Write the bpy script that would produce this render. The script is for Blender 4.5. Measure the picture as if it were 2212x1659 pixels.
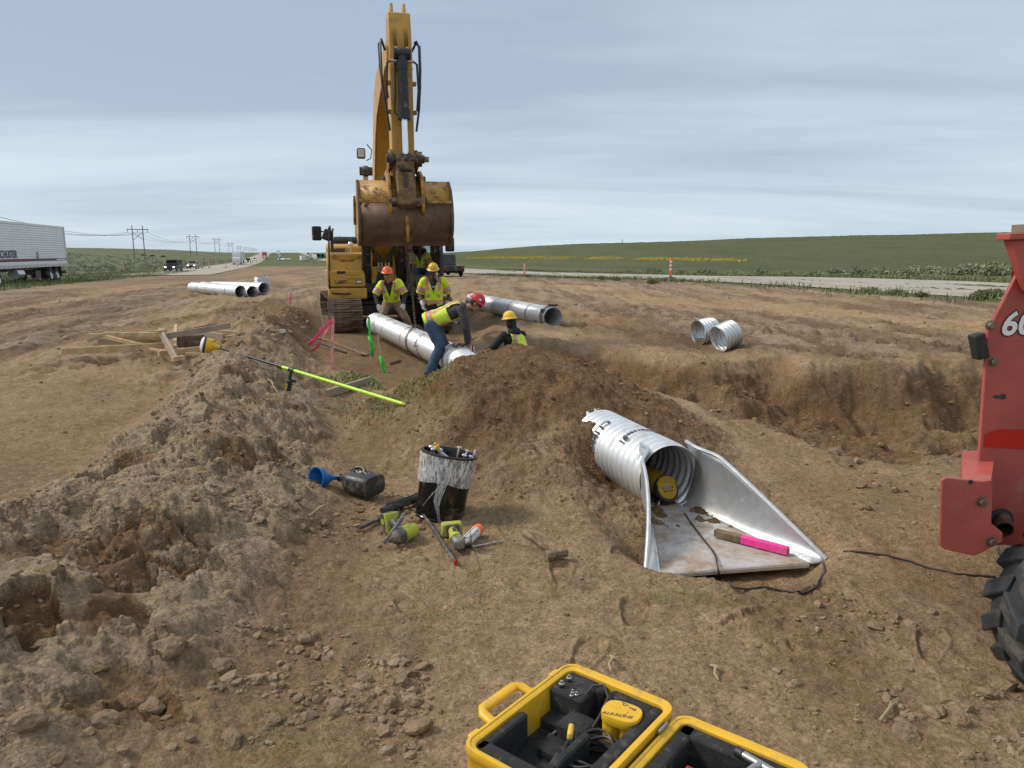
import bpy, bmesh, math, random
import numpy as np
from mathutils import Vector, Matrix, Quaternion, Euler

random.seed(7)
RNG = np.random.default_rng(7)
R = math.radians
for _o in list(bpy.data.objects):
    bpy.data.objects.remove(_o)
scene = bpy.context.scene
COL = scene.collection

# ------------------------------------------------------------------ camera
EYE = 1.6            # metres above the working floor
PITCH = R(10.1)
FPX = 740.0          # focal length in pixels of a 1024 px wide picture
cam_data = bpy.data.cameras.new('camera')
cam_data.sensor_width = 36.0
cam_data.lens = 36.0 * FPX / 1024.0
cam_data.clip_start = 0.05
cam_data.clip_end = 20000
cam = bpy.data.objects.new('camera', cam_data)
COL.objects.link(cam)
cam.location = (0, 0, EYE)
cam.rotation_euler = (math.pi / 2 - PITCH, 0, 0)
scene.camera = cam

# ------------------------------------------------------------------ sky
SUN_EL = R(44)
SUN_AZ = R(-80)      # from +Y, negative to the left
world = bpy.data.worlds.new('World')
scene.world = world
world.use_nodes = True
wn = world.node_tree
wn.nodes.clear()
def wnode(t, **k):
    n = wn.nodes.new(t)
    for a, b in k.items():
        setattr(n, a, b)
    return n
w_out = wnode('ShaderNodeOutputWorld')
w_bg = wnode('ShaderNodeBackground')
w_bg.inputs['Strength'].default_value = 0.1
sky = wnode('ShaderNodeTexSky', sky_type='NISHITA', sun_disc=False)
sky.sun_elevation = SUN_EL
sky.sun_rotation = SUN_AZ
sky.altitude = 900
sky.dust_density = 2.0
w_tc = wnode('ShaderNodeTexCoord')
w_sep = wnode('ShaderNodeSeparateXYZ')
wn.links.new(w_tc.outputs['Generated'], w_sep.inputs[0])
def wmath(op, a, b=None, c=None):
    n = wnode('ShaderNodeMath', operation=op)
    for i, q in enumerate((a, b, c)):
        if q is None: continue
        if isinstance(q, (int, float)): n.inputs[i].default_value = q
        else: wn.links.new(q, n.inputs[i])
    return n.outputs[0]
w_z = wmath('MAXIMUM', w_sep.outputs[2], 0.0)
w_zz = wmath('ADD', w_z, 0.10)
w_u = wmath('DIVIDE', w_sep.outputs[0], w_zz)
w_v = wmath('DIVIDE', w_sep.outputs[1], w_zz)
w_comb = wnode('ShaderNodeCombineXYZ')
wn.links.new(wmath('MULTIPLY', w_u, -1.0), w_comb.inputs[0]); wn.links.new(w_v, w_comb.inputs[1])
w_map = wnode('ShaderNodeMapping')
w_map.inputs['Rotation'].default_value = (0, 0, R(22))
w_map.inputs['Scale'].default_value = (0.17, 0.42, 1)
w_map.inputs['Location'].default_value = (1.35, 0.35, 0)
wn.links.new(w_comb.outputs[0], w_map.inputs[0])
w_n1 = wnode('ShaderNodeTexNoise'); w_n1.inputs['Scale'].default_value = 1.0
w_n1.inputs['Detail'].default_value = 6; w_n1.inputs['Roughness'].default_value = 0.54
w_n1.inputs['Distortion'].default_value = 0.35
wn.links.new(w_map.outputs[0], w_n1.inputs['Vector'])
w_map2 = wnode('ShaderNodeMapping')
w_map2.inputs['Rotation'].default_value = (0, 0, R(14))
w_map2.inputs['Scale'].default_value = (0.7, 3.2, 1)
wn.links.new(w_comb.outputs[0], w_map2.inputs[0])
w_n2 = wnode('ShaderNodeTexNoise'); w_n2.inputs['Scale'].default_value = 1.0
w_n2.inputs['Detail'].default_value = 5; w_n2.inputs['Roughness'].default_value = 0.55
wn.links.new(w_map2.outputs[0], w_n2.inputs['Vector'])
w_f = wmath('ADD', wmath('MULTIPLY', w_n1.outputs['Fac'], 0.91), wmath('MULTIPLY', w_n2.outputs['Fac'], 0.09))
w_ramp = wnode('ShaderNodeValToRGB')
cr = w_ramp.color_ramp
cr.elements[0].position = 0.38; cr.elements[0].color = (0.275, 0.340, 0.430, 1)
cr.elements[1].position = 0.64; cr.elements[1].color = (0.545, 0.595, 0.630, 1)
e = cr.elements.new(0.50); e.color = (0.400, 0.465, 0.535, 1)
wn.links.new(w_f, w_ramp.inputs[0])
# the thin overcast brightens towards the horizon, all the way round
w_hz = wmath('POWER', wmath('SUBTRACT', 1.0, wmath('MINIMUM', w_z, 1.0)), 9.0)
w_mixh = wnode('ShaderNodeMix', data_type='RGBA')
wn.links.new(wmath('MULTIPLY', w_hz, 0.50), w_mixh.inputs[0])
wn.links.new(w_ramp.outputs[0], w_mixh.inputs[6])
w_mixh.inputs[7].default_value = (0.45, 0.54, 0.595, 1)
w_scale = wnode('ShaderNodeVectorMath', operation='SCALE'); w_scale.inputs['Scale'].default_value = 10.0
wn.links.new(w_mixh.outputs[2], w_scale.inputs[0])
w_mix = wnode('ShaderNodeMix', data_type='RGBA')
w_mix.inputs[0].default_value = 0.93
wn.links.new(sky.outputs[0], w_mix.inputs[6])
wn.links.new(w_scale.outputs[0], w_mix.inputs[7])
wn.links.new(w_mix.outputs[2], w_bg.inputs[0])
wn.links.new(w_bg.outputs[0], w_out.inputs[0])

# ------------------------------------------------------------------ sun
sun_d = bpy.data.lights.new('sun', 'SUN')
sun_d.energy = 1.9
sun_d.angle = R(15)
sun_d.color = (1.0, 0.91, 0.78)
sun = bpy.data.objects.new('sun', sun_d)
COL.objects.link(sun)
_sd = Vector((math.sin(SUN_AZ) * math.cos(SUN_EL), math.cos(SUN_AZ) * math.cos(SUN_EL), math.sin(SUN_EL)))
sun.rotation_euler = (-_sd).to_track_quat('-Z', 'Y').to_euler()

vs = scene.view_settings
vs.view_transform = 'Standard'; vs.look = 'None'; vs.exposure = 0.56; vs.gamma = 1.0
vs.use_curve_mapping = False
scene.render.engine = 'CYCLES'
scene.cycles.use_denoising = True
scene.cycles.max_bounces = 6
scene.cycles.diffuse_bounces = 2
scene.cycles.glossy_bounces = 4
scene.cycles.transmission_bounces = 6
scene.cycles.transparent_max_bounces = 10
scene.cycles.caustics_reflective = False
scene.cycles.caustics_refractive = False

# ------------------------------------------------------------------ helpers: pixels, noise
CP, SP = math.cos(PITCH), math.sin(PITCH)
VS = 1024.0 / 2212.0        # the photograph was measured on a 2212 px wide view
def ray(xv, yv):
    a = (xv * VS - 512) / FPX; b = -(yv * VS - 384) / FPX
    return Vector((a, CP + b * SP, b * CP - SP))
def at(xv, yv, y):
    """point on the view ray (2212 px view coordinates) at world distance y"""
    d = ray(xv, yv)
    return Vector((0, 0, EYE)) + d * (y / d.y)

def _hash(ix, iy, seed):
    h = (ix.astype(np.int64) * 374761393 + iy.astype(np.int64) * 668265263 + seed * 1442695041) & 0xFFFFFFFF
    h = ((h ^ (h >> 13)) * 1274126177) & 0xFFFFFFFF
    h = ((h ^ (h >> 16)) * 2246822519) & 0xFFFFFFFF
    return (h ^ (h >> 15)) & 0xFFFFFFFF
def noise2(x, y, seed=0):
    ix = np.floor(x); iy = np.floor(y)
    fx = x - ix; fy = y - iy
    ux = fx * fx * fx * (fx * (fx * 6 - 15) + 10); uy = fy * fy * fy * (fy * (fy * 6 - 15) + 10)
    def g(ax, ay, dx, dy):
        an = _hash(ax, ay, seed) * (2 * math.pi / 4294967296.0)
        return np.cos(an) * dx + np.sin(an) * dy
    a = g(ix, iy, fx, fy); b = g(ix + 1, iy, fx - 1, fy)
    c = g(ix, iy + 1, fx, fy - 1); d = g(ix + 1, iy + 1, fx - 1, fy - 1)
    return (a + (b - a) * ux + (c - a) * uy + (a - b - c + d) * ux * uy) * 1.5
def fbm(x, y, o=4, seed=0, gain=0.5):
    t = 0; amp = 1.0; f = 1.0
    for i in range(o):
        t = t + amp * noise2(x * f + i * 17.3, y * f - i * 9.1, seed + i); amp *= gain; f *= 2.07
    return t
def worley(x, y, seed=0):
    """distance to nearest and second nearest feature, and a random number of the nearest cell"""
    ix = np.floor(x); iy = np.floor(y)
    f1 = np.full(x.shape, 9.0); f2 = np.full(x.shape, 9.0); idc = np.zeros(x.shape)
    for dx in (-1, 0, 1):
        for dy in (-1, 0, 1):
            cx = ix + dx; cy = iy + dy
            h = _hash(cx, cy, seed)
            px = cx + (h & 0xFFFF) / 65536.0; py = cy + ((h >> 16) & 0xFFFF) / 65536.0
            d = np.hypot(px - x, py - y)
            r = (_hash(cx, cy, seed + 77) & 0xFFFF) / 65536.0
            near = d < f1
            f2 = np.where(near, f1, np.minimum(f2, d))
            idc = np.where(near, r, idc)
            f1 = np.where(near, d, f1)
    return f1, f2, idc
def sst(a, b, x):
    t = np.clip((x - a) / (b - a), 0, 1)
    return t * t * (3 - 2 * t)
def seg_dist(x, y, p, q):
    dx, dy = q[0] - p[0], q[1] - p[1]
    t = np.clip(((x - p[0]) * dx + (y - p[1]) * dy) / (dx * dx + dy * dy), 0, 1)
    return np.hypot(x - p[0] - t * dx, y - p[1] - t * dy), t
# ------------------------------------------------------------------ helpers: materials
def mat(name, col=(0.5, 0.5, 0.5), rough=0.6, metal=0.0, var=0.0, vscale=8.0, col2=None, bump=0.0, bscale=60.0,
        dust=0.0, dustcol=(0.30, 0.215, 0.14), dscale=6.0, spec=0.5, emit=None, rvar=0.0, coords='Object'):
    m = bpy.data.materials.new(name); m.use_nodes = True
    nt = m.node_tree; n = nt.nodes; l = nt.links
    b = n['Principled BSDF']
    b.inputs['Base Color'].default_value = (*col, 1)
    b.inputs['Roughness'].default_value = rough
    b.inputs['Metallic'].default_value = metal
    b.inputs['Specular IOR Level'].default_value = spec
    if emit:
        b.inputs['Emission Color'].default_value = (*emit[0], 1); b.inputs['Emission Strength'].default_value = emit[1]
    tc = n.new('ShaderNodeTexCoord')
    src = tc.outputs[coords]
    cur = None
    if var > 0 or col2:
        t = n.new('ShaderNodeTexNoise'); t.inputs['Scale'].default_value = vscale; t.inputs['Detail'].default_value = 6
        t.inputs['Roughness'].default_value = 0.62
        l.new(src, t.inputs['Vector'])
        rp = n.new('ShaderNodeValToRGB')
        c2 = col2 or tuple(c * (1 - var) for c in col)
        c1 = col if col2 else tuple(min(1, c * (1 + var)) for c in col)
        rp.color_ramp.elements[0].position = 0.35; rp.color_ramp.elements[0].color = (*c2, 1)
        rp.color_ramp.elements[1].position = 0.65; rp.color_ramp.elements[1].color = (*c1, 1)
        l.new(t.outputs['Fac'], rp.inputs[0]); cur = rp.outputs[0]
        if rvar > 0:
            mr = n.new('ShaderNodeMapRange'); mr.inputs['To Min'].default_value = max(0, rough - rvar)
            mr.inputs['To Max'].default_value = min(1, rough + rvar)
            l.new(t.outputs['Fac'], mr.inputs['Value']); l.new(mr.outputs[0], b.inputs['Roughness'])
    if dust > 0:
        t = n.new('ShaderNodeTexNoise'); t.inputs['Scale'].default_value = dscale; t.inputs['Detail'].default_value = 9
        t.inputs['Roughness'].default_value = 0.7
        l.new(src, t.inputs['Vector'])
        rp = n.new('ShaderNodeValToRGB')
        rp.color_ramp.elements[0].position = max(0.02, 0.62 - dust * 0.35); rp.color_ramp.elements[0].color = (0, 0, 0, 1)
        rp.color_ramp.elements[1].position = min(0.98, 0.74 - dust * 0.2); rp.color_ramp.elements[1].color = (1, 1, 1, 1)
        l.new(t.outputs['Fac'], rp.inputs[0])
        mx = n.new('ShaderNodeMix'); mx.data_type = 'RGBA'
        l.new(rp.outputs[0], mx.inputs[0])
        if cur: l.new(cur, mx.inputs[6])
        else: mx.inputs[6].default_value = (*col, 1)
        mx.inputs[7].default_value = (*dustcol, 1)
        cur = mx.outputs[2]
        if metal > 0:
            mm = n.new('ShaderNodeMath'); mm.operation = 'MULTIPLY_ADD'
            l.new(rp.outputs[0], mm.inputs[0]); mm.inputs[1].default_value = -metal; mm.inputs[2].default_value = metal
            l.new(mm.outputs[0], b.inputs['Metallic'])
        mr = n.new('ShaderNodeMapRange'); mr.inputs['To Min'].default_value = rough; mr.inputs['To Max'].default_value = 0.95
        l.new(rp.outputs[0], mr.inputs['Value']); l.new(mr.outputs[0], b.inputs['Roughness'])
    if cur: l.new(cur, b.inputs['Base Color'])
    if bump > 0:
        t = n.new('ShaderNodeTexNoise'); t.inputs['Scale'].default_value = bscale; t.inputs['Detail'].default_value = 5
        l.new(src, t.inputs['Vector'])
        bp = n.new('ShaderNodeBump'); bp.inputs['Strength'].default_value = bump; bp.inputs['Distance'].default_value = 0.02
        l.new(t.outputs['Fac'], bp.inputs['Height']); l.new(bp.outputs[0], b.inputs['Normal'])
    return m
def glass_mat(name, col=(0.5, 0.6, 0.6), alpha=0.35, rough=0.05):
    m = bpy.data.materials.new(name); m.use_nodes = True
    nt = m.node_tree; n = nt.nodes; l = nt.links; n.clear()
    out = n.new('ShaderNodeOutputMaterial'); tr = n.new('ShaderNodeBsdfTransparent'); tr.inputs[0].default_value = (*col, 1)
    gl = n.new('ShaderNodeBsdfGlossy'); gl.inputs['Roughness'].default_value = rough
    fr = n.new('ShaderNodeFresnel'); fr.inputs[0].default_value = 1.5
    ad = n.new('ShaderNodeMath'); ad.operation = 'ADD'; ad.use_clamp = True
    l.new(fr.outputs[0], ad.inputs[0]); ad.inputs[1].default_value = alpha
    mx = n.new('ShaderNodeMixShader')
    l.new(ad.outputs[0], mx.inputs[0]); l.new(tr.outputs[0], mx.inputs[1]); l.new(gl.outputs[0], mx.inputs[2])
    l.new(mx.outputs[0], out.inputs[0])
    return m
M = {}

# ------------------------------------------------------------------ helpers: mesh building
def frame(z, up=(0, 0, 1)):
    z = Vector(z).normalized(); u = Vector(up)
    if abs(z.dot(u)) > 0.98: u = Vector((0, 1, 0)) if abs(z.y) < 0.9 else Vector((1, 0, 0))
    x = u.cross(z).normalized(); y = z.cross(x)
    return Matrix((x, y, z)).transposed()
def rotz(a): return Matrix.Rotation(a, 3, 'Z')
def rotx(a): return Matrix.Rotation(a, 3, 'X')
def roty(a): return Matrix.Rotation(a, 3, 'Y')

class MB:
    def __init__(s): s.v = []; s.f = []; s.m = []
    def add(s, vs, fs, mi=0):
        o = len(s.v); s.v.extend(tuple(q) for q in vs)
        for f in fs: s.f.append(tuple(i + o for i in f)); s.m.append(mi)
        return s
    def box(s, c, d, rot=None, mi=0, taper=1.0):
        hx, hy, hz = d[0] / 2, d[1] / 2, d[2] / 2
        P = []
        for z in (-1, 1):
            t = taper if z > 0 else 1.0
            for x, y in ((-1, -1), (1, -1), (1, 1), (-1, 1)): P.append(Vector((x * hx * t, y * hy * t, z * hz)))
        c = Vector(c)
        P = [c + (rot @ p if rot else p) for p in P]
        return s.add(P, [(3, 2, 1, 0), (4, 5, 6, 7), (0, 1, 5, 4), (1, 2, 6, 5), (2, 3, 7, 6), (3, 0, 4, 7)], mi)
    def bar(s, p, q, w, h, up=(0, 0, 1), mi=0):
        p = Vector(p); q = Vector(q); Fm = frame(q - p, up)
        return s.box((p + q) / 2, (w, h, (q - p).length), Fm, mi)
    def cyl(s, p, q, r0, r1=None, n=16, caps=True, mi=0):
        if r1 is None: r1 = r0
        p = Vector(p); q = Vector(q); Fm = frame(q - p)
        V = []
        for c, r in ((p, r0), (q, r1)):
            for i in range(n):
                a = 2 * math.pi * i / n
                V.append(c + Fm @ Vector((r * math.cos(a), r * math.sin(a), 0)))
        Fc = [(i, (i + 1) % n, n + (i + 1) % n, n + i) for i in range(n)]
        if caps: Fc += [tuple(range(n - 1, -1, -1)), tuple(range(n, 2 * n))]
        return s.add(V, Fc, mi)
    def lathe(s, prof, c=(0, 0, 0), axis=(0, 0, 1), n=24, mi=0, close=False, sx=1.0, sy=1.0, Fm=None, a0=0, a1=2 * math.pi):
        """prof: list of (radius, height)"""
        c = Vector(c); Fm = Fm or frame(axis); V = []; full = abs(a1 - a0 - 2 * math.pi) < 1e-6
        k = n if full else n + 1
        for r, h in prof:
            for i in range(k):
                a = a0 + (a1 - a0) * i / n
                V.append(c + Fm @ Vector((r * sx * math.cos(a), r * sy * math.sin(a), h)))
        Fc = []
        for j in range(len(prof) - 1):
            for i in range(n):
                i2 = (i + 1) % k
                Fc.append((j * k + i, j * k + i2, (j + 1) * k + i2, (j + 1) * k + i))
        if full:
            if prof[0][0] > 1e-5 and not close: Fc.append(tuple(range(k - 1, -1, -1)))
            if prof[-1][0] > 1e-5 and not close: Fc.append(tuple((len(prof) - 1) * k + i for i in range(k)))
        return s.add(V, Fc, mi)
    def ball(s, c, r, n=12, m=8, mi=0, Fm=None):
        rx, ry, rz = (r, r, r) if isinstance(r, (int, float)) else r
        Fm = Fm or Matrix.Identity(3); c = Vector(c); V = []; Fc = []
        for j in range(m + 1):
            t = math.pi * j / m
            for i in range(n):
                a = 2 * math.pi * i / n
                V.append(c + Fm @ Vector((rx * math.sin(t) * math.cos(a), ry * math.sin(t) * math.sin(a), -rz * math.cos(t))))
        for j in range(m):
            for i in range(n): Fc.append((j * n + i, j * n + (i + 1) % n, (j + 1) * n + (i + 1) % n, (j + 1) * n + i))
        return s.add(V, Fc, mi)
    def capsule(s, p, q, r0, r1=None, n=12, mi=0):
        if r1 is None: r1 = r0
        p = Vector(p); q = Vector(q); L = (q - p).length
        if L < 1e-6: return s.ball(p, r0, n)
        prof = []
        for i in range(5): t = math.pi / 2 * i / 4; prof.append((r0 * math.sin(t) + 1e-6, -r0 * math.cos(t)))
        for i in range(5): t = math.pi / 2 * i / 4; prof.append((r1 * math.cos(t) + 1e-6, L + r1 * math.sin(t)))
        return s.lathe(prof, p, q - p, n, mi)
    def tube(s, path, r, n=8, mi=0, caps=True, closed=False, flat=1.0):
        P = [Vector(p) for p in path]; k = len(P); V = []; Fc = []
        up = Vector((0, 0, 1)); prevx = None
        for j in range(k):
            if closed: t = P[(j + 1) % k] - P[j - 1]
            else: t = P[min(j + 1, k - 1)] - P[max(j - 1, 0)]
            t = t.normalized() if t.length > 1e-9 else Vector((0, 0, 1))
            if prevx is None:
                Fm = frame(t); x = Fm.col[0]
            else:
                x = prevx - t * prevx.dot(t)
                x = x.normalized() if x.length > 1e-6 else frame(t).col[0]
            y = t.cross(x); prevx = x
            rr = r[j] if isinstance(r, (list, tuple)) else r
            for i in range(n):
                a = 2 * math.pi * i / n
                V.append(P[j] + x * (rr * math.cos(a)) + y * (rr * flat * math.sin(a)))
        for j in range(k if closed else k - 1):
            j2 = (j + 1) % k
            for i in range(n): Fc.append((j * n + i, j * n + (i + 1) % n, j2 * n + (i + 1) % n, j2 * n + i))
        if caps and not closed: Fc += [tuple(range(n - 1, -1, -1)), tuple((k - 1) * n + i for i in range(n))]
        return s.add(V, Fc, mi)
    def prism(s, poly, t0, t1, plane='yz', mi=0):
        """polygon in a plane, extruded along the third axis from t0 to t1"""
        n = len(poly)
        ar = sum(poly[i][0] * poly[(i + 1) % n][1] - poly[(i + 1) % n][0] * poly[i][1] for i in range(n))
        if ar < 0: poly = poly[::-1]
        def mk(a, b, t):
            return {'yz': (t, a, b), 'xz': (a, t, b), 'xy': (a, b, t)}[plane]
        V = [mk(a, b, t0) for a, b in poly] + [mk(a, b, t1) for a, b in poly]
        Fc = [tuple(range(n - 1, -1, -1)), tuple(range(n, 2 * n))] + [(i, (i + 1) % n, n + (i + 1) % n, n + i) for i in range(n)]
        if plane == 'xz': Fc = [f[::-1] for f in Fc]
        return s.add(V, Fc, mi)
    def loft(s, rings, caps=True, mi=0, closed=True):
        k = len(rings[0]); V = [p for r in rings for p in r]; Fc = []
        for j in range(len(rings) - 1):
            for i in range(k if closed else k - 1):
                i2 = (i + 1) % k
                Fc.append((j * k + i, j * k + i2, (j + 1) * k + i2, (j + 1) * k + i))
        if caps and closed: Fc += [tuple(range(k - 1, -1, -1)), tuple((len(rings) - 1) * k + i for i in range(k))]
        return s.add(V, Fc, mi)
    def xform(s, Mx, start=0):
        for i in range(start, len(s.v)): s.v[i] = tuple(Mx @ Vector(s.v[i]))
        return s
    def mesh(s, name, mats, smooth=35):
        me = bpy.data.meshes.new(name)
        me.from_pydata(s.v, [], s.f)
        for q in (mats if isinstance(mats, (list, tuple)) else [mats]): me.materials.append(q)
        if len(me.materials) > 1: me.polygons.foreach_set('material_index', s.m)
        if smooth:
            me.polygons.foreach_set('use_smooth', [True] * len(me.polygons))
            me.set_sharp_from_angle(angle=R(smooth))
        me.update()
        return me
    def build(s, name, mats, parent=None, smooth=35, bevel=0, seg=2, loc=None):
        o = bpy.data.objects.new(name, s.mesh(name, mats, smooth)); COL.objects.link(o)
        if parent is not None: o.parent = parent
        if loc is not None: o.location = loc
        if bevel:
            b = o.modifiers.new('bevel', 'BEVEL'); b.width = bevel; b.segments = seg; b.limit_method = 'ANGLE'; b.angle_limit = R(30)
        return o

def np_mesh(name, V, F, mats, smooth=True, mi=None):
    """mesh object data from numpy arrays; F is (n, 3) or (n, 4)"""
    me = bpy.data.meshes.new(name); k = F.shape[1]
    me.vertices.add(len(V)); me.vertices.foreach_set('co', np.ascontiguousarray(V, dtype=np.float32).ravel())
    me.loops.add(F.size); me.loops.foreach_set('vertex_index', np.ascontiguousarray(F, dtype=np.int32).ravel())
    me.polygons.add(len(F)); me.polygons.foreach_set('loop_start', np.arange(0, F.size, k, dtype=np.int32))
    try: me.polygons.foreach_set('loop_total', np.full(len(F), k, dtype=np.int32))
    except Exception: pass
    for q in (mats if isinstance(mats, (list, tuple)) else [mats]): me.materials.append(q)
    if mi is not None: me.polygons.foreach_set('material_index', mi.astype(np.int32))
    me.polygons.foreach_set('use_smooth', np.full(len(F), smooth, dtype=bool))
    me.update(calc_edges=True)
    return me
def link(name, me, parent=None, loc=None, rot=None):
    o = bpy.data.objects.new(name, me); COL.objects.link(o)
    if parent is not None: o.parent = parent
    if loc is not None: o.location = loc
    if rot is not None: o.rotation_euler = rot
    return o
def tag(o, label=None, cat=None, group=None, kind=None):
    if label: o['label'] = label
    if cat: o['category'] = cat
    if group: o['group'] = group
    if kind: o['kind'] = kind
    return o
def thing(name, label, cat, loc=(0, 0, 0), rz=0.0, group=None, rot=None):
    o = bpy.data.objects.new(name, None); COL.objects.link(o)
    o.empty_display_size = 0.1
    o.location = loc
    o.rotation_euler = rot if rot is not None else (0, 0, rz)
    return tag(o, label, cat, group)
def copy_tree(o, parent=None):
    c = o.copy(); COL.objects.link(c)
    if parent is not None: c.parent = parent
    for ch in list(o.children): copy_tree(ch, c)
    return c
_tc = {}
def text_geo(body, size=1.0, bold=0.0, ext=0.0):
    """flat outline of a text as vertices (x right, y up, centred) and faces"""
    key = (body, size, bold, ext)
    if key in _tc: return _tc[key]
    cu = bpy.data.curves.new('text', 'FONT'); cu.body = body; cu.size = size
    cu.align_x = 'CENTER'; cu.align_y = 'CENTER'; cu.offset = bold; cu.resolution_u = 3; cu.extrude = ext
    ob = bpy.data.objects.new('text', cu); COL.objects.link(ob)
    bpy.context.view_layer.update()
    dg = bpy.context.evaluated_depsgraph_get()
    me = bpy.data.meshes.new_from_object(ob.evaluated_get(dg))
    V = [Vector(v.co) for v in me.vertices]; Fc = [tuple(p.vertices) for p in me.polygons]
    bpy.data.objects.remove(ob); bpy.data.curves.remove(cu); bpy.data.meshes.remove(me)
    _tc[key] = (V, Fc)
    return V, Fc
def text_part(body, size, fn, m, parent, name='lettering', bold=0.0):
    """text mapped through fn(x, y) -> local point, as a thin part"""
    V, Fc = text_geo(body, size, bold)
    mb = MB(); mb.add([fn(v.x, v.y) for v in V], Fc)
    return mb.build(name, m, parent, smooth=0)
# ------------------------------------------------------------------ terrain
SX, SY = -0.297, 0.955        # unit vector along the highway; (SY, -SX) points to the right of it
def sd(x, y): return SX * x + SY * y, SY * x - SX * y
RIDGE = [(-2.95, 0.3, .38, 1.3, 1.7), (-2.3, 3.0, .36, 1.1, 1.55), (-2.15, 4.7, .31, 1.0, 1.25), (-2.6, 6.6, .34, .9, 1.1), (-3.15, 8.5, .42, .9, 1.2),
         (-3.6, 9.8, .32, .9, 1.0), (-4.4, 13.0, .36, 1.0, .9), (-5.6, 18.2, .62, 1.5, .9), (-7.4, 24.0, .3, 1.6, 1.3)]
MC = (0.15, 8.1); ML = (-0.2745, 0.9616); MP = (0.9616, 0.2745)
PIT = [((.1, 14.9), 1.0), ((1.0, 14.2), .9), ((2.75, 11.45), .85), ((5.0, 11.4), .9), ((9.5, 11.0), .8), ((9.5, 5.7), .26), ((4.6, 5.1), .26),
       ((2.6, 5.9), .40), ((1.9, 8.2), .6), ((1.1, 10.4), 1.2), ((-.30, 12.0), 2.2), ((-.42, 13.8), 1.5)]
BENCH = [(-.85, 9.5, .75), (-.85, 10.8, 1.15), (-2.6, 14.5, 1.6), (-3.7, 19.0, 3.0), (-5.2, 24.0, 2.6)]
FES_TOE = Vector((1.25, 3.86, -0.13)); FES_AZ = R(-9.5)
def ridge_prof(x, y):
    best = np.zeros_like(x); prof = np.zeros_like(x)
    for a, b in zip(RIDGE[:-1], RIDGE[1:]):
        d, t = seg_dist(x, y, a, b)
        side = (x - a[0]) * (b[1] - a[1]) - (y - a[1]) * (b[0] - a[0])   # > 0: right of the crest
        h = a[2] + (b[2] - a[2]) * t
        w = np.where(side > 0, a[4] + (b[4] - a[4]) * t, a[3] + (b[3] - a[3]) * t)
        p = np.clip(1 - d / w, 0, 1)
        p = p * p * (3 - 2 * p) * 0.6 + p * 0.4
        best = np.maximum(best, h * p); prof = np.maximum(prof, p)
    return best, prof
def pit_depth(x, y):
    n = len(PIT); ins = np.zeros(x.shape, bool); dep = np.full(x.shape, 9.0)
    for i in range(n):
        (p, sl), (q, _) = PIT[i], PIT[(i + 1) % n]
        c = ((p[1] > y) != (q[1] > y)) & (x < (q[0] - p[0]) * (y - p[1]) / (q[1] - p[1] + 1e-12) + p[0])
        ins ^= c
        d, _t = seg_dist(x, y, p, q)
        dep = np.minimum(dep, d * sl)
    return np.where(ins, dep, 0.0)
def macro(x, y):
    s, d = sd(x, y)
    r = np.hypot(x, y)
    zr = np.interp(s, [-300, 0, 8, 14, 20, 30, 60, 75, 95, 130, 200, 350, 600, 900, 1300, 3000],
                   [0, 0, -.04, -.10, -.12, -.12, -.45, -.72, -1.05, -1.4, -2.1, -2.9, -1.5, 1.1, -6, -25])
    wc = 1 - sst(45, 110, np.abs(d - 8))
    field = -.45 + 10.2 * np.exp(-((x - 240) / 265) ** 2 - ((y - 330) / 175) ** 2)
    field = field + 6.6 * np.exp(-((x + 520) / 330) ** 2 - ((y - 660) / 240) ** 2)
    field = field + sst(60, 250, r) * 0.35 * fbm(x / 70, y / 70, 3, 5)
    z = wc * zr + (1 - wc) * field
    z = z + .22 * sst(11, 20, d) * (1 - sst(35, 60, s)) * sst(6, 14, s)
    # plain left of the windrow is a little higher than the working floor
    z = z + .10 * sst(-2.2, -4.5, x) * (1 - sst(20, 34, y))
    return z
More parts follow.
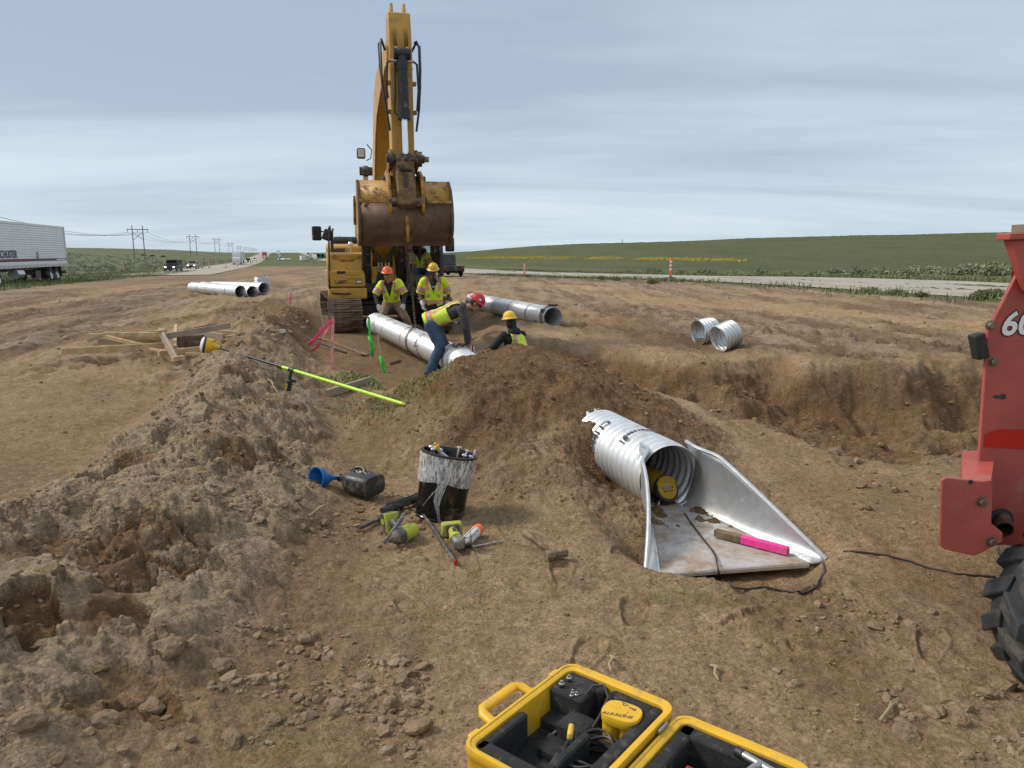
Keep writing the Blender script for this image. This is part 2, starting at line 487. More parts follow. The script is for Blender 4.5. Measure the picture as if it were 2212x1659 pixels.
def shape(x, y):
    """ground without the small lumps, and the profiles that the soil colour follows"""
    z = macro(x, y)
    bd = np.zeros_like(x)
    for a, b in zip(BENCH[:-1], BENCH[1:]):
        d, t = seg_dist(x, y, a, b); w = a[2] + (b[2] - a[2]) * t
        bd = np.maximum(bd, 1 - sst(.75, 1.35, d / w))
    z = z - .36 * bd
    rz, rp = ridge_prof(x, y)
    z = z + rz
    # hollow beside the windrow
    z = z - .16 * np.exp(-((x + 4.4) / .8) ** 2 - ((y - 9.0) / .8) ** 2)
    # heap of fill over the laid pipe
    dx, dy = x - MC[0], y - MC[1]
    l = dx * ML[0] + dy * ML[1]; p = dx * MP[0] + dy * MP[1]
    wob = 0.16 * fbm(x * .9, y * .9, 3, 21)
    rho = np.sqrt((l / np.where(l < 0, 3.8, 2.5)) ** 2 + (p / np.where((p < 0) & (l > 0), 1.55, np.where(p < 0, 1.95, 1.5))) ** 2 + .012) + wob * .5
    mh = .70 * np.clip(1.0 - rho, 0, 1)
    mh = mh * (1 - (1 - sst(-2.72, -2.42, l)) * (1 - sst(.22, .50, np.abs(p + .05))))
    mh2 = .30 * np.clip(1 - np.hypot((x + .55) / 1.0, (y - 6.6) / 1.3), 0, 1)
    mh3 = .62 * np.clip(1 - np.sqrt(((x - .60) / .95) ** 2 + ((y - 6.38) / .85) ** 2 + .01), 0, 1)
    mnd = np.clip(np.maximum(1.15 - rho, mh3 * 2), 0, 1)
    pd = pit_depth(x + .25 * fbm(x * .7, y * .7, 3, 31), y + (.25 + .35 * sst(1.5, 3, x)) * fbm(x * .55 + 9, y * .5, 3, 32) + .12 * fbm(x * 2.2, y * 2.2, 3, 37))
    cap = np.where(y > 11.7, 1.2, 1.08) * np.ones_like(x)
    pd = cap * np.tanh(pd / cap * 1.15) - .22 * sst(.35, .8, pd) * fbm(x * .9, y * .9, 4, 33)
    z = z - pd
    z = z + np.maximum(mh + mh2, mh3)
    # cut in which the flared end section lies
    ca, sa = math.cos(FES_AZ), math.sin(FES_AZ)
    q0 = (FES_TOE.x - sa * -.0 + sa * .24, FES_TOE.y + ca * .24); q1 = (FES_TOE.x + sa * 1.1, FES_TOE.y + ca * 1.1)
    d, t = seg_dist(x, y, q0, q1)
    z = z - .175 * (1 - sst(.42, .72, d)) * (1 - .5 * t)
    d, t = seg_dist(x, y, (3.2, 2.2), (2.2, 5.2))
    z = z - .05 * (1 - sst(.3, 1.2, d))
    return z, rp, rz, mnd, pd, bd, l, p
PRINTS = [(.30, 2.75, 1.2), (.55, 3.15, 1.35), (.25, 3.55, 1.5), (.62, 3.9, 1.1), (1.05, 3.05, .4), (1.5, 3.35, .5), (1.25, 2.75, 2.2), (-.25, 3.7, 1.9), (-.05, 4.25, 1.7), (-.45, 3.15, 2.1), (1.75, 2.85, 1.0), (.1, 5.0, 1.4)]
t0 = lambda x, y, k: fbm(x * 5 + k * 7, y * 5, 3, 45)
HOLES = [(-1.62, 3.2, .20, .09, .07), (-1.85, 2.62, .14, .12, .09), (-1.25, 2.3, .16, .07, .04)]
TRACKS = [((-.67, .745), 14.25, .46, .17, 6, 26), ((-.67, .745), 12.55, .42, .15, 5, 26), ((-.67, .745), 16.3, .46, .16, 6, 30), ((-.72, .69), 18.6, .34, .16, 6, 30),
          ((-.60, .80), 11.35, .26, .12, 4, 24), ((-.74, .67), 15.3, .42, .14, 4, 24)]
LTRACKS = [((.42, .907), -9.6, .30, .09, 4, 30), ((.42, .907), -7.9, .30, .08, 4, 30), ((SX, SY), -6.2, .34, .09, 8, 60), ((SX, SY), -8.6, .38, .09, 8, 60), ((-.5, .866), -4.6, .32, .08, 8, 60), ((.2, .98), -11.5, .32, .08, 8, 60)]
def ground(x, y, masks=False):
    x = np.asarray(x, float); y = np.asarray(y, float)
    z, rp, rz, mnd, pd, bd, l, p = shape(x, y)
    s, d = sd(x, y); r = np.hypot(x, y)
    near = 1 - sst(30, 70, r)
    fg = sst(.05, .35, rp) * (1 - sst(8.0, 15.0, y))                    # crusted windrow
    loose = np.clip(sst(.05, .3, mnd) + sst(.08, .3, pd), 0, 1) * (1 - fg)
    bank = sst(.1, .5, rp) * sst(6, 10, y)
    # places where the dry crust has broken open
    hol = np.zeros_like(x); n1 = t0(x, y, 1); n2 = t0(x, y, 2)
    for hx, hy, ra, rb, dp in HOLES:
        dd = np.hypot((x - hx + .07 * n1) / ra, (y - hy + .07 * n2) / rb)
        k = 1 - sst(.86, 1.0, dd); hol = np.maximum(hol, k); z = z - dp * k * (.55 + .45 * sst(-.6, .7, (hx - x) / ra + .4 * (y - hy) / rb))
    # slabs and steps of crusted soil
    t1 = fbm(x * 1.15 + 3, y * 1.15, 4, 41); t2 = fbm(x * 2.6, y * 2.6, 4, 42)
    st = .085 * sst(.02, .07, t1) + .055 * sst(-.22, -.17, t1) + .035 * sst(.05, .09, t2) + .03 * sst(.25, .29, t2)
    z = z + fg * (.75 * st - .055 + .04 * fbm(x * 2.1, y * 2.1, 4, 43) + .012 * fbm(x * 9, y * 9, 3, 44))
    f1, f2, c1 = worley(x * 4.2 + .3 * t2, y * 4.2, 51)
    g1, g2, c2 = worley(x * 10.5, y * 10.5 + .4 * t1, 52)
    k1, k2, c3 = worley(x * 24, y * 24, 53)
    dome = lambda f, r: np.sqrt(np.clip(1 - (f / r) ** 2, 0, 1))
    lump = .030 * dome(f1, .45) * c1 ** 2 + .018 * dome(g1, .48) * c2 + .008 * dome(k1, .5) * c3
    lmask = np.clip(fbm(x * .8 + 5, y * .8, 3, 55) * 1.4 + .35, 0, 1)
    z = z + lump * (fg * (.45 + 1.1 * lmask) + .75 * loose + 1.2 * bank * (1 - fg) + .18 + .45 * lmask * near)
    z = z + loose * (.05 * fbm(x * 2.3, y * 2.3, 4, 61) + .012 * fbm(x * 14, y * 14, 3, 62))
    # slumped gullies on the cut banks
    z = z + sst(.1, .4, pd) * (.045 * fbm(x * 1.7, y * 1.2, 4, 63) + .05 * sst(.0, .12, fbm(x * .9, y * 1.6, 3, 64)))
    # vehicle marks on the scraped ground
    plain = near * (1 - fg) * (1 - loose) * sst(8, 11, y) * (1 - .8 * bd)
    streak = fbm(d * 1.1, s * .10, 4, 71) + .5 * fbm(d * 3.3 + 5, s * .22, 3, 73)
    z = z + plain * (.075 * streak + .03 * fbm(x * 1.5, y * 1.5, 3, 72) + .03 * fbm(x * 5, y * 5, 3, 74))
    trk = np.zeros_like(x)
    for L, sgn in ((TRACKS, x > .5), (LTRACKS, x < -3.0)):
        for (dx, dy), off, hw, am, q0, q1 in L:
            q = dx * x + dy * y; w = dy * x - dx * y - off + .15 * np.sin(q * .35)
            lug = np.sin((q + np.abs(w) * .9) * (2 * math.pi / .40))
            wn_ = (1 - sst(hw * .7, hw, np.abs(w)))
            trk = np.maximum(trk, plain * sgn * wn_ * (.35 + .65 * sst(.3, -.3, lug)))  # lug hollows weigh more: shade of the tread prints goes into the colour
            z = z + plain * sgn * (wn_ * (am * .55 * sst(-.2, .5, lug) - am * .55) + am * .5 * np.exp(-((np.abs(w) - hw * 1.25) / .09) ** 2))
    # footprints and scuffs on the sandy floor
    floor = near * (1 - fg) * (1 - loose) * (1 - sst(9, 12, y))
    z = z + floor * (.020 * fbm(x * 2.1, y * 2.1, 4, 81) - .022 * np.clip(.38 - f1, 0, 1) * (c1 > .6) * 2 + .006 * fbm(x * 11, y * 11, 3, 82))
    nr = np.nonzero((r < 5.6) & (r > 1.3) & (x > -1.2))[0]
    if len(nr):
        xs, ys, dz = x[nr], y[nr], np.zeros(len(nr))
        for fx, fy, fa in PRINTS:
            c, s_ = math.cos(fa), math.sin(fa); u = (xs - fx) * c + (ys - fy) * s_; v = -(xs - fx) * s_ + (ys - fy) * c
            q = np.maximum(np.abs(u / .145), 0) ** 3 + np.abs(v / (.052 + .012 * np.tanh(u * 12))) ** 3
            k = 1 - sst(.75, 1.1, q)
            dz += -k * (.015 + .002 * np.sin(u * 190)) * (1 - .5 * (np.abs(u + .02) < .02)) + .008 * np.exp(-((q - 1.5) / .5) ** 2)
        z = z.copy(); z[nr] += dz * floor[nr]
    # rough pasture
    fieldm = sst(50, 80, r)
    z = z + fieldm * .12 * fbm(x / 2.2, y / 2.2, 3, 91) * (np.abs(d - 8) > 20)
    if not masks: return z
    fresh = np.clip(sst(.10, .55, mnd + .25 * fbm(x * 1.6, y * 1.6, 3, 23)) + sst(.04, .30, pd) * (.55 + .45 * sst(-.25, .25, fbm(x * .8, y * .8, 4, 36))), 0, 1)
    fresh = np.maximum(fresh, .85 * bank * (1 - fg) * sst(-.1, .3, fbm(x * 1.1, y * 1.1, 3, 24) + .15))
    fresh = np.maximum(fresh, .65 * bd * sst(9, 12, y))
    dk = fbm(x * 1.9 + 40, y * 1.9, 4, 25)
    fresh = np.maximum(fresh, fg * sst(.10, .4, dk - st * 2.2 + .03) * .7)
    fresh = np.maximum(fresh, .95 * hol)
    crust = fg * sst(-.25, .10, st * 6 - .2 - dk * .7) * (1 - fresh)
    sand = np.clip(.5 + fbm(d * .55, s * .10, 4, 26) * .9, 0, 1) * plain + .35 * floor
    grey = np.clip(sst(9.5, 13, y) * (.45 + 1.1 * fbm(d * .33 + 3, s * .035, 4, 38) + .35 * sst(13.5, 16.5, d) + .45 * sst(-3, -7, d)), 0, 1) * (1 - loose) * (1 - fg)
    edgeL = -13.0 + 1.2 * fbm(s * .15, s * 0 + 3.0, 3, 27)
    edgeR = 20.3 + .8 * fbm(s * .3, s * 0 + 7.0, 3, 28)
    grass = np.maximum(sst(edgeL + .6, edgeL - .6, d), sst(edgeR - .5, edgeR + .8, d))
    med = sst(190, 235, s + 14 * fbm(x / 20, y / 20, 3, 29)) * (d > -7.5)
    grass = np.maximum(grass, med)
    vg = np.zeros_like(x)
    for gx, gy, gr, ga in GRASS_SPOTS: vg = np.maximum(vg, ga * np.exp(-((x - gx) ** 2 + (y - gy) ** 2) / gr ** 2))
    vg = vg * sst(-.3, .3, fbm(x * 5, y * 5, 3, 30) + .1)
    sage = sst(edgeL - 3, edgeL - 9, d) * sst(-.35, .25, fbm(x / 9, y / 9, 4, 34))
    sage = np.maximum(sage, .6 * sst(33.5, 36, d) * sst(52, 44, d) * sst(-.2, .3, fbm(x / 4, y / 4, 3, 35)))
    crop = sst(52, 60, d)
    return z, fresh, crust, sand, np.maximum(grass, .5 * vg), sage, crop, vg, trk, grey, plain, floor

GRASS_SPOTS = [(-2.0, 9.6, .8, .9), (-1.55, 9.2, .5, .6), (-.95, 6.9, .55, .9), (-1.4, 7.7, .6, .5), (-.05, 3.35, .3, .5), (-.35, 3.0, .35, .5),
               (.85, 3.3, .16, .6), (.35, 3.45, .25, .4), (-.75, 2.3, .35, .5), (-.1, 4.4, .3, .5), (.55, 4.3, .3, .4), (-1.0, 8.4, .5, .5)]
def gz(x, y): return float(ground(np.array([x]), np.array([y]))[0])
_T = np.geomspace(1.4, 2600, 900)
def hit(xv, yv):
    """where the view ray through a pixel meets the ground"""
    d = ray(xv, yv); t = _T
    z = EYE + d.z * t
    g = ground(d.x * t, d.y * t)
    k = np.nonzero(z < g)[0]
    if not len(k): return Vector((d.x, d.y, 0)) * 1000
    i = k[0]; lo, hi = t[max(i - 1, 0)], t[i]
    tt = np.linspace(lo, hi, 40)
    k = np.nonzero(EYE + d.z * tt < ground(d.x * tt, d.y * tt))[0]
    tb = tt[k[0]] if len(k) else hi
    return Vector((d.x * tb, d.y * tb, gz(d.x * tb, d.y * tb)))

def build_ground():
    aD = np.linspace(R(-38.5), R(38.5), 790)
    aS = np.linspace(R(38.5), R(360 - 38.5), 64)[1:-1]
    ang = np.concatenate([aD, aS])
    rs = [0.0001, .3, .6, .9, 1.15, 1.4]
    while rs[-1] < 9: rs.append(rs[-1] * 1.0048)
    while rs[-1] < 27: rs.append(rs[-1] * 1.0042)
    while rs[-1] < 90: rs.append(rs[-1] * 1.0125)
    while rs[-1] < 3000: rs.append(rs[-1] * 1.032)
    rs = np.array(rs)
    A, Rr = np.meshgrid(ang, rs)
    x = (Rr * np.sin(A)).ravel(); y = (Rr * np.cos(A)).ravel()
    z, fresh, crust, sand, grass, sage, crop, vg, trk, grey, plain, floor = ground(x, y, True)
    na, nr = len(ang), len(rs)
    i = np.arange(na); i2 = (i + 1) % na
    j = np.arange(nr - 1)[:, None] * na
    F = np.stack([j + i, j + na + i, j + na + i2, j + i2], -1).reshape(-1, 4)
    F = F[:, ::-1]
    me = np_mesh('ground', np.stack([x, y, z], 1), F, M['ground'], True)
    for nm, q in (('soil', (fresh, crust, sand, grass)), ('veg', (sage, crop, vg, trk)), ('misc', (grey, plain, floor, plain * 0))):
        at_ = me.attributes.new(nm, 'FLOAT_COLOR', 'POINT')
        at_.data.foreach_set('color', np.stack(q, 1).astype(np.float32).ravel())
    return tag(link('ground', me), kind='structure')

def ground_mat():
    m = bpy.data.materials.new('ground'); m.use_nodes = True
    nt = m.node_tree; n = nt.nodes; l = nt.links; b = n['Principled BSDF']
    b.inputs['Roughness'].default_value = 0.96; b.inputs['Specular IOR Level'].default_value = 0.12
    tc = n.new('ShaderNodeTexCoord').outputs['Object']
    def noi(scale, det=6, rough=.6, vec=None, dist=0):
        t = n.new('ShaderNodeTexNoise'); t.inputs['Scale'].default_value = scale; t.inputs['Detail'].default_value = det
        t.inputs['Roughness'].default_value = rough; t.inputs['Distortion'].default_value = dist; l.new(vec or tc, t.inputs['Vector']); return t.outputs['Fac']
    def rampc(f, *st):
        rp = n.new('ShaderNodeValToRGB'); e = rp.color_ramp.elements
        e[0].position = st[0][0]; e[0].color = (*st[0][1], 1); e[1].position = st[-1][0]; e[1].color = (*st[-1][1], 1)
        for q in st[1:-1]: k = e.new(q[0]); k.color = (*q[1], 1)
        l.new(f, rp.inputs[0]); return rp.outputs[0]
    def mix(f, a, c):
        x = n.new('ShaderNodeMix'); x.data_type = 'RGBA'
        for q, i in ((f, 0), (a, 6), (c, 7)):
            if isinstance(q, (int, float)): x.inputs[i].default_value = q
            elif isinstance(q, tuple): x.inputs[i].default_value = (*q, 1)
            else: l.new(q, x.inputs[i])
        return x.outputs[2]
    def math_(op, a, c):
        x = n.new('ShaderNodeMath'); x.operation = op; x.use_clamp = True
        for q, i in ((a, 0), (c, 1)):
            if isinstance(q, (int, float)): x.inputs[i].default_value = q
            else: l.new(q, x.inputs[i])
        return x.outputs[0]
    def attr(nm):
        a = n.new('ShaderNodeAttribute'); a.attribute_name = nm
        s = n.new('ShaderNodeSeparateColor'); l.new(a.outputs['Color'], s.inputs[0])
        return s.outputs[0], s.outputs[1], s.outputs[2], a.outputs['Alpha']
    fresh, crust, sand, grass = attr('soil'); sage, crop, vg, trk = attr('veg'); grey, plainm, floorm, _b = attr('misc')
    # streaks along the highway
    mp = n.new('ShaderNodeMapping'); mp.inputs['Rotation'].default_value = (0, 0, R(-17.3)); mp.inputs['Scale'].default_value = (1.2, .10, 1)
    l.new(tc, mp.inputs[0])
    st = noi(1.0, 6, .65, mp.outputs[0], .4)
    big = noi(.55, 5); mid = noi(6, 8, .72); fine = noi(55, 4, .75); gr = noi(230, 1, .6)
    tan = rampc(mid, (.30, (.220, .144, .084)), (.5, (.350, .242, .147)), (.72, (.470, .342, .219)))
    tan = mix(math_('MULTIPLY', rampc(st, (.47, (0, 0, 0)), (.56, (1, 1, 1))), .8), tan, (0.191, 0.118, 0.063))
    mp3 = n.new('ShaderNodeMapping'); mp3.inputs['Rotation'].default_value = (0, 0, R(-24)); mp3.inputs['Scale'].default_value = (.45, .05, 1); l.new(tc, mp3.inputs[0])
    st3 = noi(1.0, 7, .6, mp3.outputs[0], .8)
    tan = mix(math_('MULTIPLY', rampc(st3, (.50, (0, 0, 0)), (.60, (1, 1, 1))), .55), tan, (0.226, 0.143, 0.082))
    tan = mix(math_('MULTIPLY', rampc(big, (.45, (0, 0, 0)), (.62, (1, 1, 1))), .45), tan, (0.487, 0.336, 0.182))
    tan = mix(math_('MULTIPLY', sand, .55), tan, (0.499, 0.338, 0.180))
    tan = mix(math_('MULTIPLY', grey, .8), tan, rampc(st, (.40, (.31, .245, .175)), (.50, (.215, .160, .112)), (.58, (.125, .090, .062))))
    st4 = noi(2.6, 6, .6, mp3.outputs[0], .5)
    tan = mix(math_('MULTIPLY', math_('MULTIPLY', rampc(st4, (.56, (0, 0, 0)), (.64, (1, 1, 1))), plainm), .6), tan, (.46, .35, .235))
    tan = mix(math_('MULTIPLY', trk, .9), tan, (0.203, 0.125, 0.067))  # tracks darkened: disturbed soil plus painted shade of the lug prints
    frc = rampc(mid, (.30, (.110, .060, .029)), (.52, (.198, .113, .055)), (.75, (.305, .182, .095)))
    crc = rampc(mid, (.28, (.235, .172, .114)), (.5, (.400, .298, .194)), (.74, (.52, .405, .28)))
    col = mix(crust, tan, crc)
    col = mix(fresh, col, frc)
    col = mix(math_('MULTIPLY', rampc(fine, (.40, (1, 1, 1)), (.58, (0, 0, 0))), .38), col, (0.133, 0.087, 0.051))
    col = mix(math_('MULTIPLY', rampc(gr, (.60, (0, 0, 0)), (.72, (1, 1, 1))), .25), col, (0.580, 0.448, 0.296))
    # crumbs: every small lump a little lighter or darker than the next
    def vor(scale):
        v = n.new('ShaderNodeTexVoronoi'); v.inputs['Scale'].default_value = scale
        dv = n.new('ShaderNodeVectorMath'); dv.operation = 'MULTIPLY_ADD'; l.new(ncol, dv.inputs[0]); dv.inputs[1].default_value = (.35 / scale,) * 3; l.new(tc, dv.inputs[2])
        l.new(dv.outputs[0], v.inputs['Vector']); return v
    nn = n.new('ShaderNodeTexNoise'); nn.inputs['Scale'].default_value = 30; l.new(tc, nn.inputs['Vector']); ncol = nn.outputs['Color']
    v1 = vor(24); v2 = vor(66)
    def cellv(v):
        q = n.new('ShaderNodeSeparateColor'); l.new(v.outputs['Color'], q.inputs[0]); return q.outputs[0]
    var = math_('ADD', math_('MULTIPLY', cellv(v1), .45), math_('MULTIPLY', cellv(v2), .55))
    sc = n.new('ShaderNodeMapRange'); sc.inputs['To Min'].default_value = .70; sc.inputs['To Max'].default_value = 1.30; l.new(var, sc.inputs['Value'])
    vm = n.new('ShaderNodeVectorMath'); vm.operation = 'SCALE'; l.new(col, vm.inputs[0]); l.new(sc.outputs[0], vm.inputs['Scale']); col = vm.outputs[0]
    hgt = math_('ADD', math_('MULTIPLY', math_('SUBTRACT', 1.0, v1.outputs['Distance']), math_('MULTIPLY', cellv(v1), .55)), math_('MULTIPLY', math_('SUBTRACT', 1.0, v2.outputs['Distance']), .30))
    # vegetation seen from afar
    fm = n.new('ShaderNodeMapping'); fm.inputs['Rotation'].default_value = (0, 0, R(-17.3)); fm.inputs['Scale'].default_value = (.16, .012, 1)
    l.new(tc, fm.inputs[0])
    fst = noi(1.0, 7, .6, fm.outputs[0], .2); fgn = noi(1.6, 8, .75); fbig = noi(.035, 6, .6)
    green = rampc(fgn, (.30, (.062, .076, .030)), (.52, (.115, .125, .056)), (.72, (.20, .195, .10)))
    cropc = rampc(fgn, (.30, (.070, .076, .032)), (.55, (.104, .108, .048)), (.75, (.15, .148, .075)))
    cropc = mix(math_('MULTIPLY', rampc(fst, (.42, (0, 0, 0)), (.60, (1, 1, 1))), .5), cropc, (.060, .085, .034))
    cropc = mix(math_('MULTIPLY', rampc(fbig, (.45, (0, 0, 0)), (.65, (1, 1, 1))), .4), cropc, (.135, .125, .066))
    sagec = rampc(fgn, (.34, (.085, .090, .058)), (.52, (.155, .162, .108)), (.70, (.235, .24, .175)))
    gcol = mix(crop, green, cropc)
    gcol = mix(math_('MULTIPLY', sage, .8), gcol, sagec)
    gcol = mix(math_('MULTIPLY', vg, .55), gcol, (.19, .17, .085))
    gm = math_('MULTIPLY', grass, 1.0)
    col = mix(gm, col, gcol)
    l.new(col, b.inputs['Base Color'])
    bp = n.new('ShaderNodeBump'); bp.inputs['Strength'].default_value = .9; bp.inputs['Distance'].default_value = .018
    l.new(fine, bp.inputs['Height'])
    bp2 = n.new('ShaderNodeBump'); bp2.inputs['Strength'].default_value = .8; bp2.inputs['Distance'].default_value = .07
    l.new(mid, bp2.inputs['Height']); l.new(bp2.outputs[0], bp.inputs['Normal'])
    bp3 = n.new('ShaderNodeBump'); bp3.inputs['Strength'].default_value = .85; bp3.inputs['Distance'].default_value = .030
    hg2 = math_('MULTIPLY', hgt, math_('SUBTRACT', 1.0, math_('ADD', math_('MULTIPLY', plainm, .7), math_('MULTIPLY', floorm, .45))))
    hg2 = math_('MULTIPLY', hg2, rampc(big, (.35, (.35, .35, .35)), (.62, (1, 1, 1))))
    l.new(hg2, bp3.inputs['Height']); l.new(bp.outputs[0], bp3.inputs['Normal'])
    l.new(bp3.outputs[0], b.inputs['Normal'])
    return m
M['ground'] = ground_mat()
build_ground()

# two carriageways of pale worn concrete, draped on the ground
def road_mat():
    m = mat('concrete_pavement', (.36, .325, .275), .9, var=.12, vscale=.6, bump=.3, bscale=40)
    nt = m.node_tree; n = nt.nodes; l = nt.links; b = n['Principled BSDF']
    src = b.inputs['Base Color'].links[0].from_socket
    tc = n.new('ShaderNodeTexCoord'); mp = n.new('ShaderNodeMapping'); mp.inputs['Rotation'].default_value = (0, 0, R(-17.3))
    mp.inputs['Scale'].default_value = (1.6, .05, 1); l.new(tc.outputs['Object'], mp.inputs[0])
    t = n.new('ShaderNodeTexNoise'); t.inputs['Scale'].default_value = 1.0; t.inputs['Detail'].default_value = 6; l.new(mp.outputs[0], t.inputs['Vector'])
    rp = n.new('ShaderNodeValToRGB'); rp.color_ramp.elements[0].position = .57; rp.color_ramp.elements[0].color = (0, 0, 0, 1)
    rp.color_ramp.elements[1].position = .64; rp.color_ramp.elements[1].color = (.7, .7, .7, 1); l.new(t.outputs['Fac'], rp.inputs[0])
    mx = n.new('ShaderNodeMix'); mx.data_type = 'RGBA'; l.new(rp.outputs[0], mx.inputs[0]); l.new(src, mx.inputs[6]); mx.inputs[7].default_value = (.17, .155, .135, 1)
    l.new(mx.outputs[2], b.inputs['Base Color'])
    return m
M['road'] = road_mat()
M['paint_white'] = mat('road_paint_white', (.72, .70, .64), .7, var=.15, vscale=3)
M['paint_yellow'] = mat('road_paint_yellow', (.62, .40, .05), .7, var=.15, vscale=3)
def strip(name, d0, d1, s0, s1, lift, m, nd=7, kind=True, bend=None, ss=None):
    ss = ss if ss is not None else np.unique(np.concatenate([np.arange(s0, min(s1, 140), 1.2), np.geomspace(max(s0, 140), s1, 160)])) if s1 > 140 else np.arange(s0, s1 + .01, 1.2)
    dd = np.linspace(d0, d1, nd)
    S, D = np.meshgrid(ss, dd, indexing='ij')
    off = bend(S) if bend else 0
    D = D + off
    x = SX * S + SY * D; y = SY * S - SX * D
    # smooth bed: highest ground across the strip, low-passed along it
    z = macro(x, y)
    ax = macro(SX * S + SY * ((d0 + d1) / 2 + off), SY * S - SX * ((d0 + d1) / 2 + off))
    z = .5 * z + .5 * ax + lift
    ns, nd_ = len(ss), len(dd)
    i = np.arange(ns - 1)[:, None] * nd_; j = np.arange(nd_ - 1)
    F = np.stack([i + j, i + j + 1, i + nd_ + j + 1, i + nd_ + j], -1).reshape(-1, 4)
    me = np_mesh(name, np.stack([x.ravel(), y.ravel(), z.ravel()], 1), F, m, True)
    o = link(name, me)
    return tag(o, kind='structure') if kind else o
BEND_L = lambda S: -4.0 * sst(95, 40, S)
RR0, RR1 = 21.6, 33.2
RL0, RL1 = -18.6, -7.6
road_r = strip('road_right', RR0, RR1, -40, 1500, .05, M['road'])
road_l = strip('road_left', RL0, RL1, 92, 1500, .06, M['road'], bend=BEND_L)
def marking(road, d, w, s0, s1, m, name, dash=None, bend=None):
    if dash is None:
        o = strip(name, d, d + w, s0, s1, .062, m, nd=2, kind=False, bend=bend); o.parent = road
        return
    s = s0
    while s < s1:
        o = strip(name, d, d + w, s, s + dash[0], .062, m, nd=2, kind=False, bend=bend, ss=np.linspace(s, s + dash[0], 6)); o.parent = road
        s += dash[1]
marking(road_r, RR0 + 1.6, .12, -40, 1400, M['paint_yellow'], 'edge_line')
marking(road_r, RR1 - 2.6, .12, -40, 1400, M['paint_white'], 'edge_line')
marking(road_r, RR0 + 5.3, .12, -30, 330, M['paint_white'], 'lane_dash', (3.0, 12.0))
marking(road_l, RL0 + 2.6, .12, 95, 1400, M['paint_white'], 'edge_line', bend=BEND_L)
marking(road_l, RL1 - 1.6, .12, 95, 1400, M['paint_yellow'], 'edge_line', bend=BEND_L)
# ------------------------------------------------------------------ shared materials
M['galv'] = mat('galvanised_steel', (.62, .64, .66), .42, .78, var=.10, vscale=14, rvar=.12, bump=.05, bscale=30, dust=.12, dscale=3.0)
M['galv_pipe'] = mat('galvanised_pipe', (.80, .81, .82), .40, .55, var=.07, vscale=9, rvar=.1, dust=.10, dscale=2.5)
M['galv_mud'] = mat('muddy_galvanised_steel', (.66, .67, .68), .40, .6, var=.10, vscale=10, rvar=.1, dust=.72, dustcol=(.33, .245, .17), dscale=4.5)
M['ink'] = mat('black_ink', (.035, .035, .045), .7)  # print ink, also the flat black that paints shade inside holes
M['black'] = mat('black_rubber', (.018, .018, .018), .6, var=.3, vscale=20, dust=.15, dscale=9)
M['black_gloss'] = mat('black_gloss_paint', (.010, .010, .011), .16, var=.3, vscale=10, dust=.16, dscale=5)
M['black_plastic'] = mat('black_plastic', (.022, .022, .024), .45, bump=.1, bscale=200, dust=.2, dscale=10)
M['steel'] = mat('bare_steel', (.45, .44, .42), .38, .9, var=.2, vscale=30)
M['chrome'] = mat('chrome_rod', (.82, .83, .85), .12, 1.0)
M['rust'] = mat('rusty_steel', (.16, .095, .06), .75, .2, var=.4, vscale=14, dust=.4)
M['wood'] = mat('pine_timber', (.50, .36, .19), .8, var=.22, vscale=5, dust=.25, dustcol=(.32, .24, .16), bump=.2, bscale=30)
M['wood_grey'] = mat('weathered_timber', (.33, .265, .195), .85, var=.25, vscale=6, dust=.35, bump=.2, bscale=30)
M['wood_dark'] = mat('dark_timber', (.13, .085, .05), .85, var=.3, vscale=6, dust=.3)
M['pink'] = mat('pink_marking_paint', (.90, .05, .33), .6, var=.10, vscale=12, dust=.12, dscale=12)
M['cable'] = mat('black_cable', (.03, .029, .028), .5)

# ------------------------------------------------------------------ corrugated pipes
PR = .230
def pipe_geo(L, rad=PR, pitch=.068, amp=.0095, n=44, spp=5, helix=1.0):
    ny = max(6, int(L / pitch * spp)); ys = np.linspace(0, L, ny + 1); a = np.linspace(0, 2 * math.pi, n, endpoint=False)
    Y, A = np.meshgrid(ys, a, indexing='ij')
    ends = np.minimum(sst(0, .03, Y), sst(0, .03, L - Y))
    Rr = rad + amp * ends * np.cos(2 * math.pi * (Y / pitch) + A * helix)
    V = []
    for rr in (Rr, Rr - .0025):
        V.append(np.stack([-rr * np.sin(A), Y, rr * np.cos(A)], -1).reshape(-1, 3))
    V = np.concatenate(V); m = (ny + 1) * n
    i = np.arange(n); i2 = (i + 1) % n; j = np.arange(ny)[:, None] * n
    Fo = np.stack([j + i, j + n + i, j + n + i2, j + i2], -1).reshape(-1, 4)
    Fi = Fo[:, ::-1] + m
    e0 = np.stack([i, i2, i2 + m, i + m], -1); k = ny * n
    e1 = np.stack([k + i, k + i + m, k + i2 + m, k + i2], -1)
    return V, np.concatenate([Fo, Fi, e0, e1])
def pipe_text(par, body, size, y0, phi0, rad=PR + .0135, flip=1, name='stencil', bold=.004):
    fn = lambda x, y: (-rad * math.sin(phi0 + flip * x / rad), y0 - flip * y, rad * math.cos(phi0 + flip * x / rad))
    return text_part(body, size, fn, M['ink'], par, name, bold)
def yaw(o, a): o.rotation_euler = (0, 0, a)

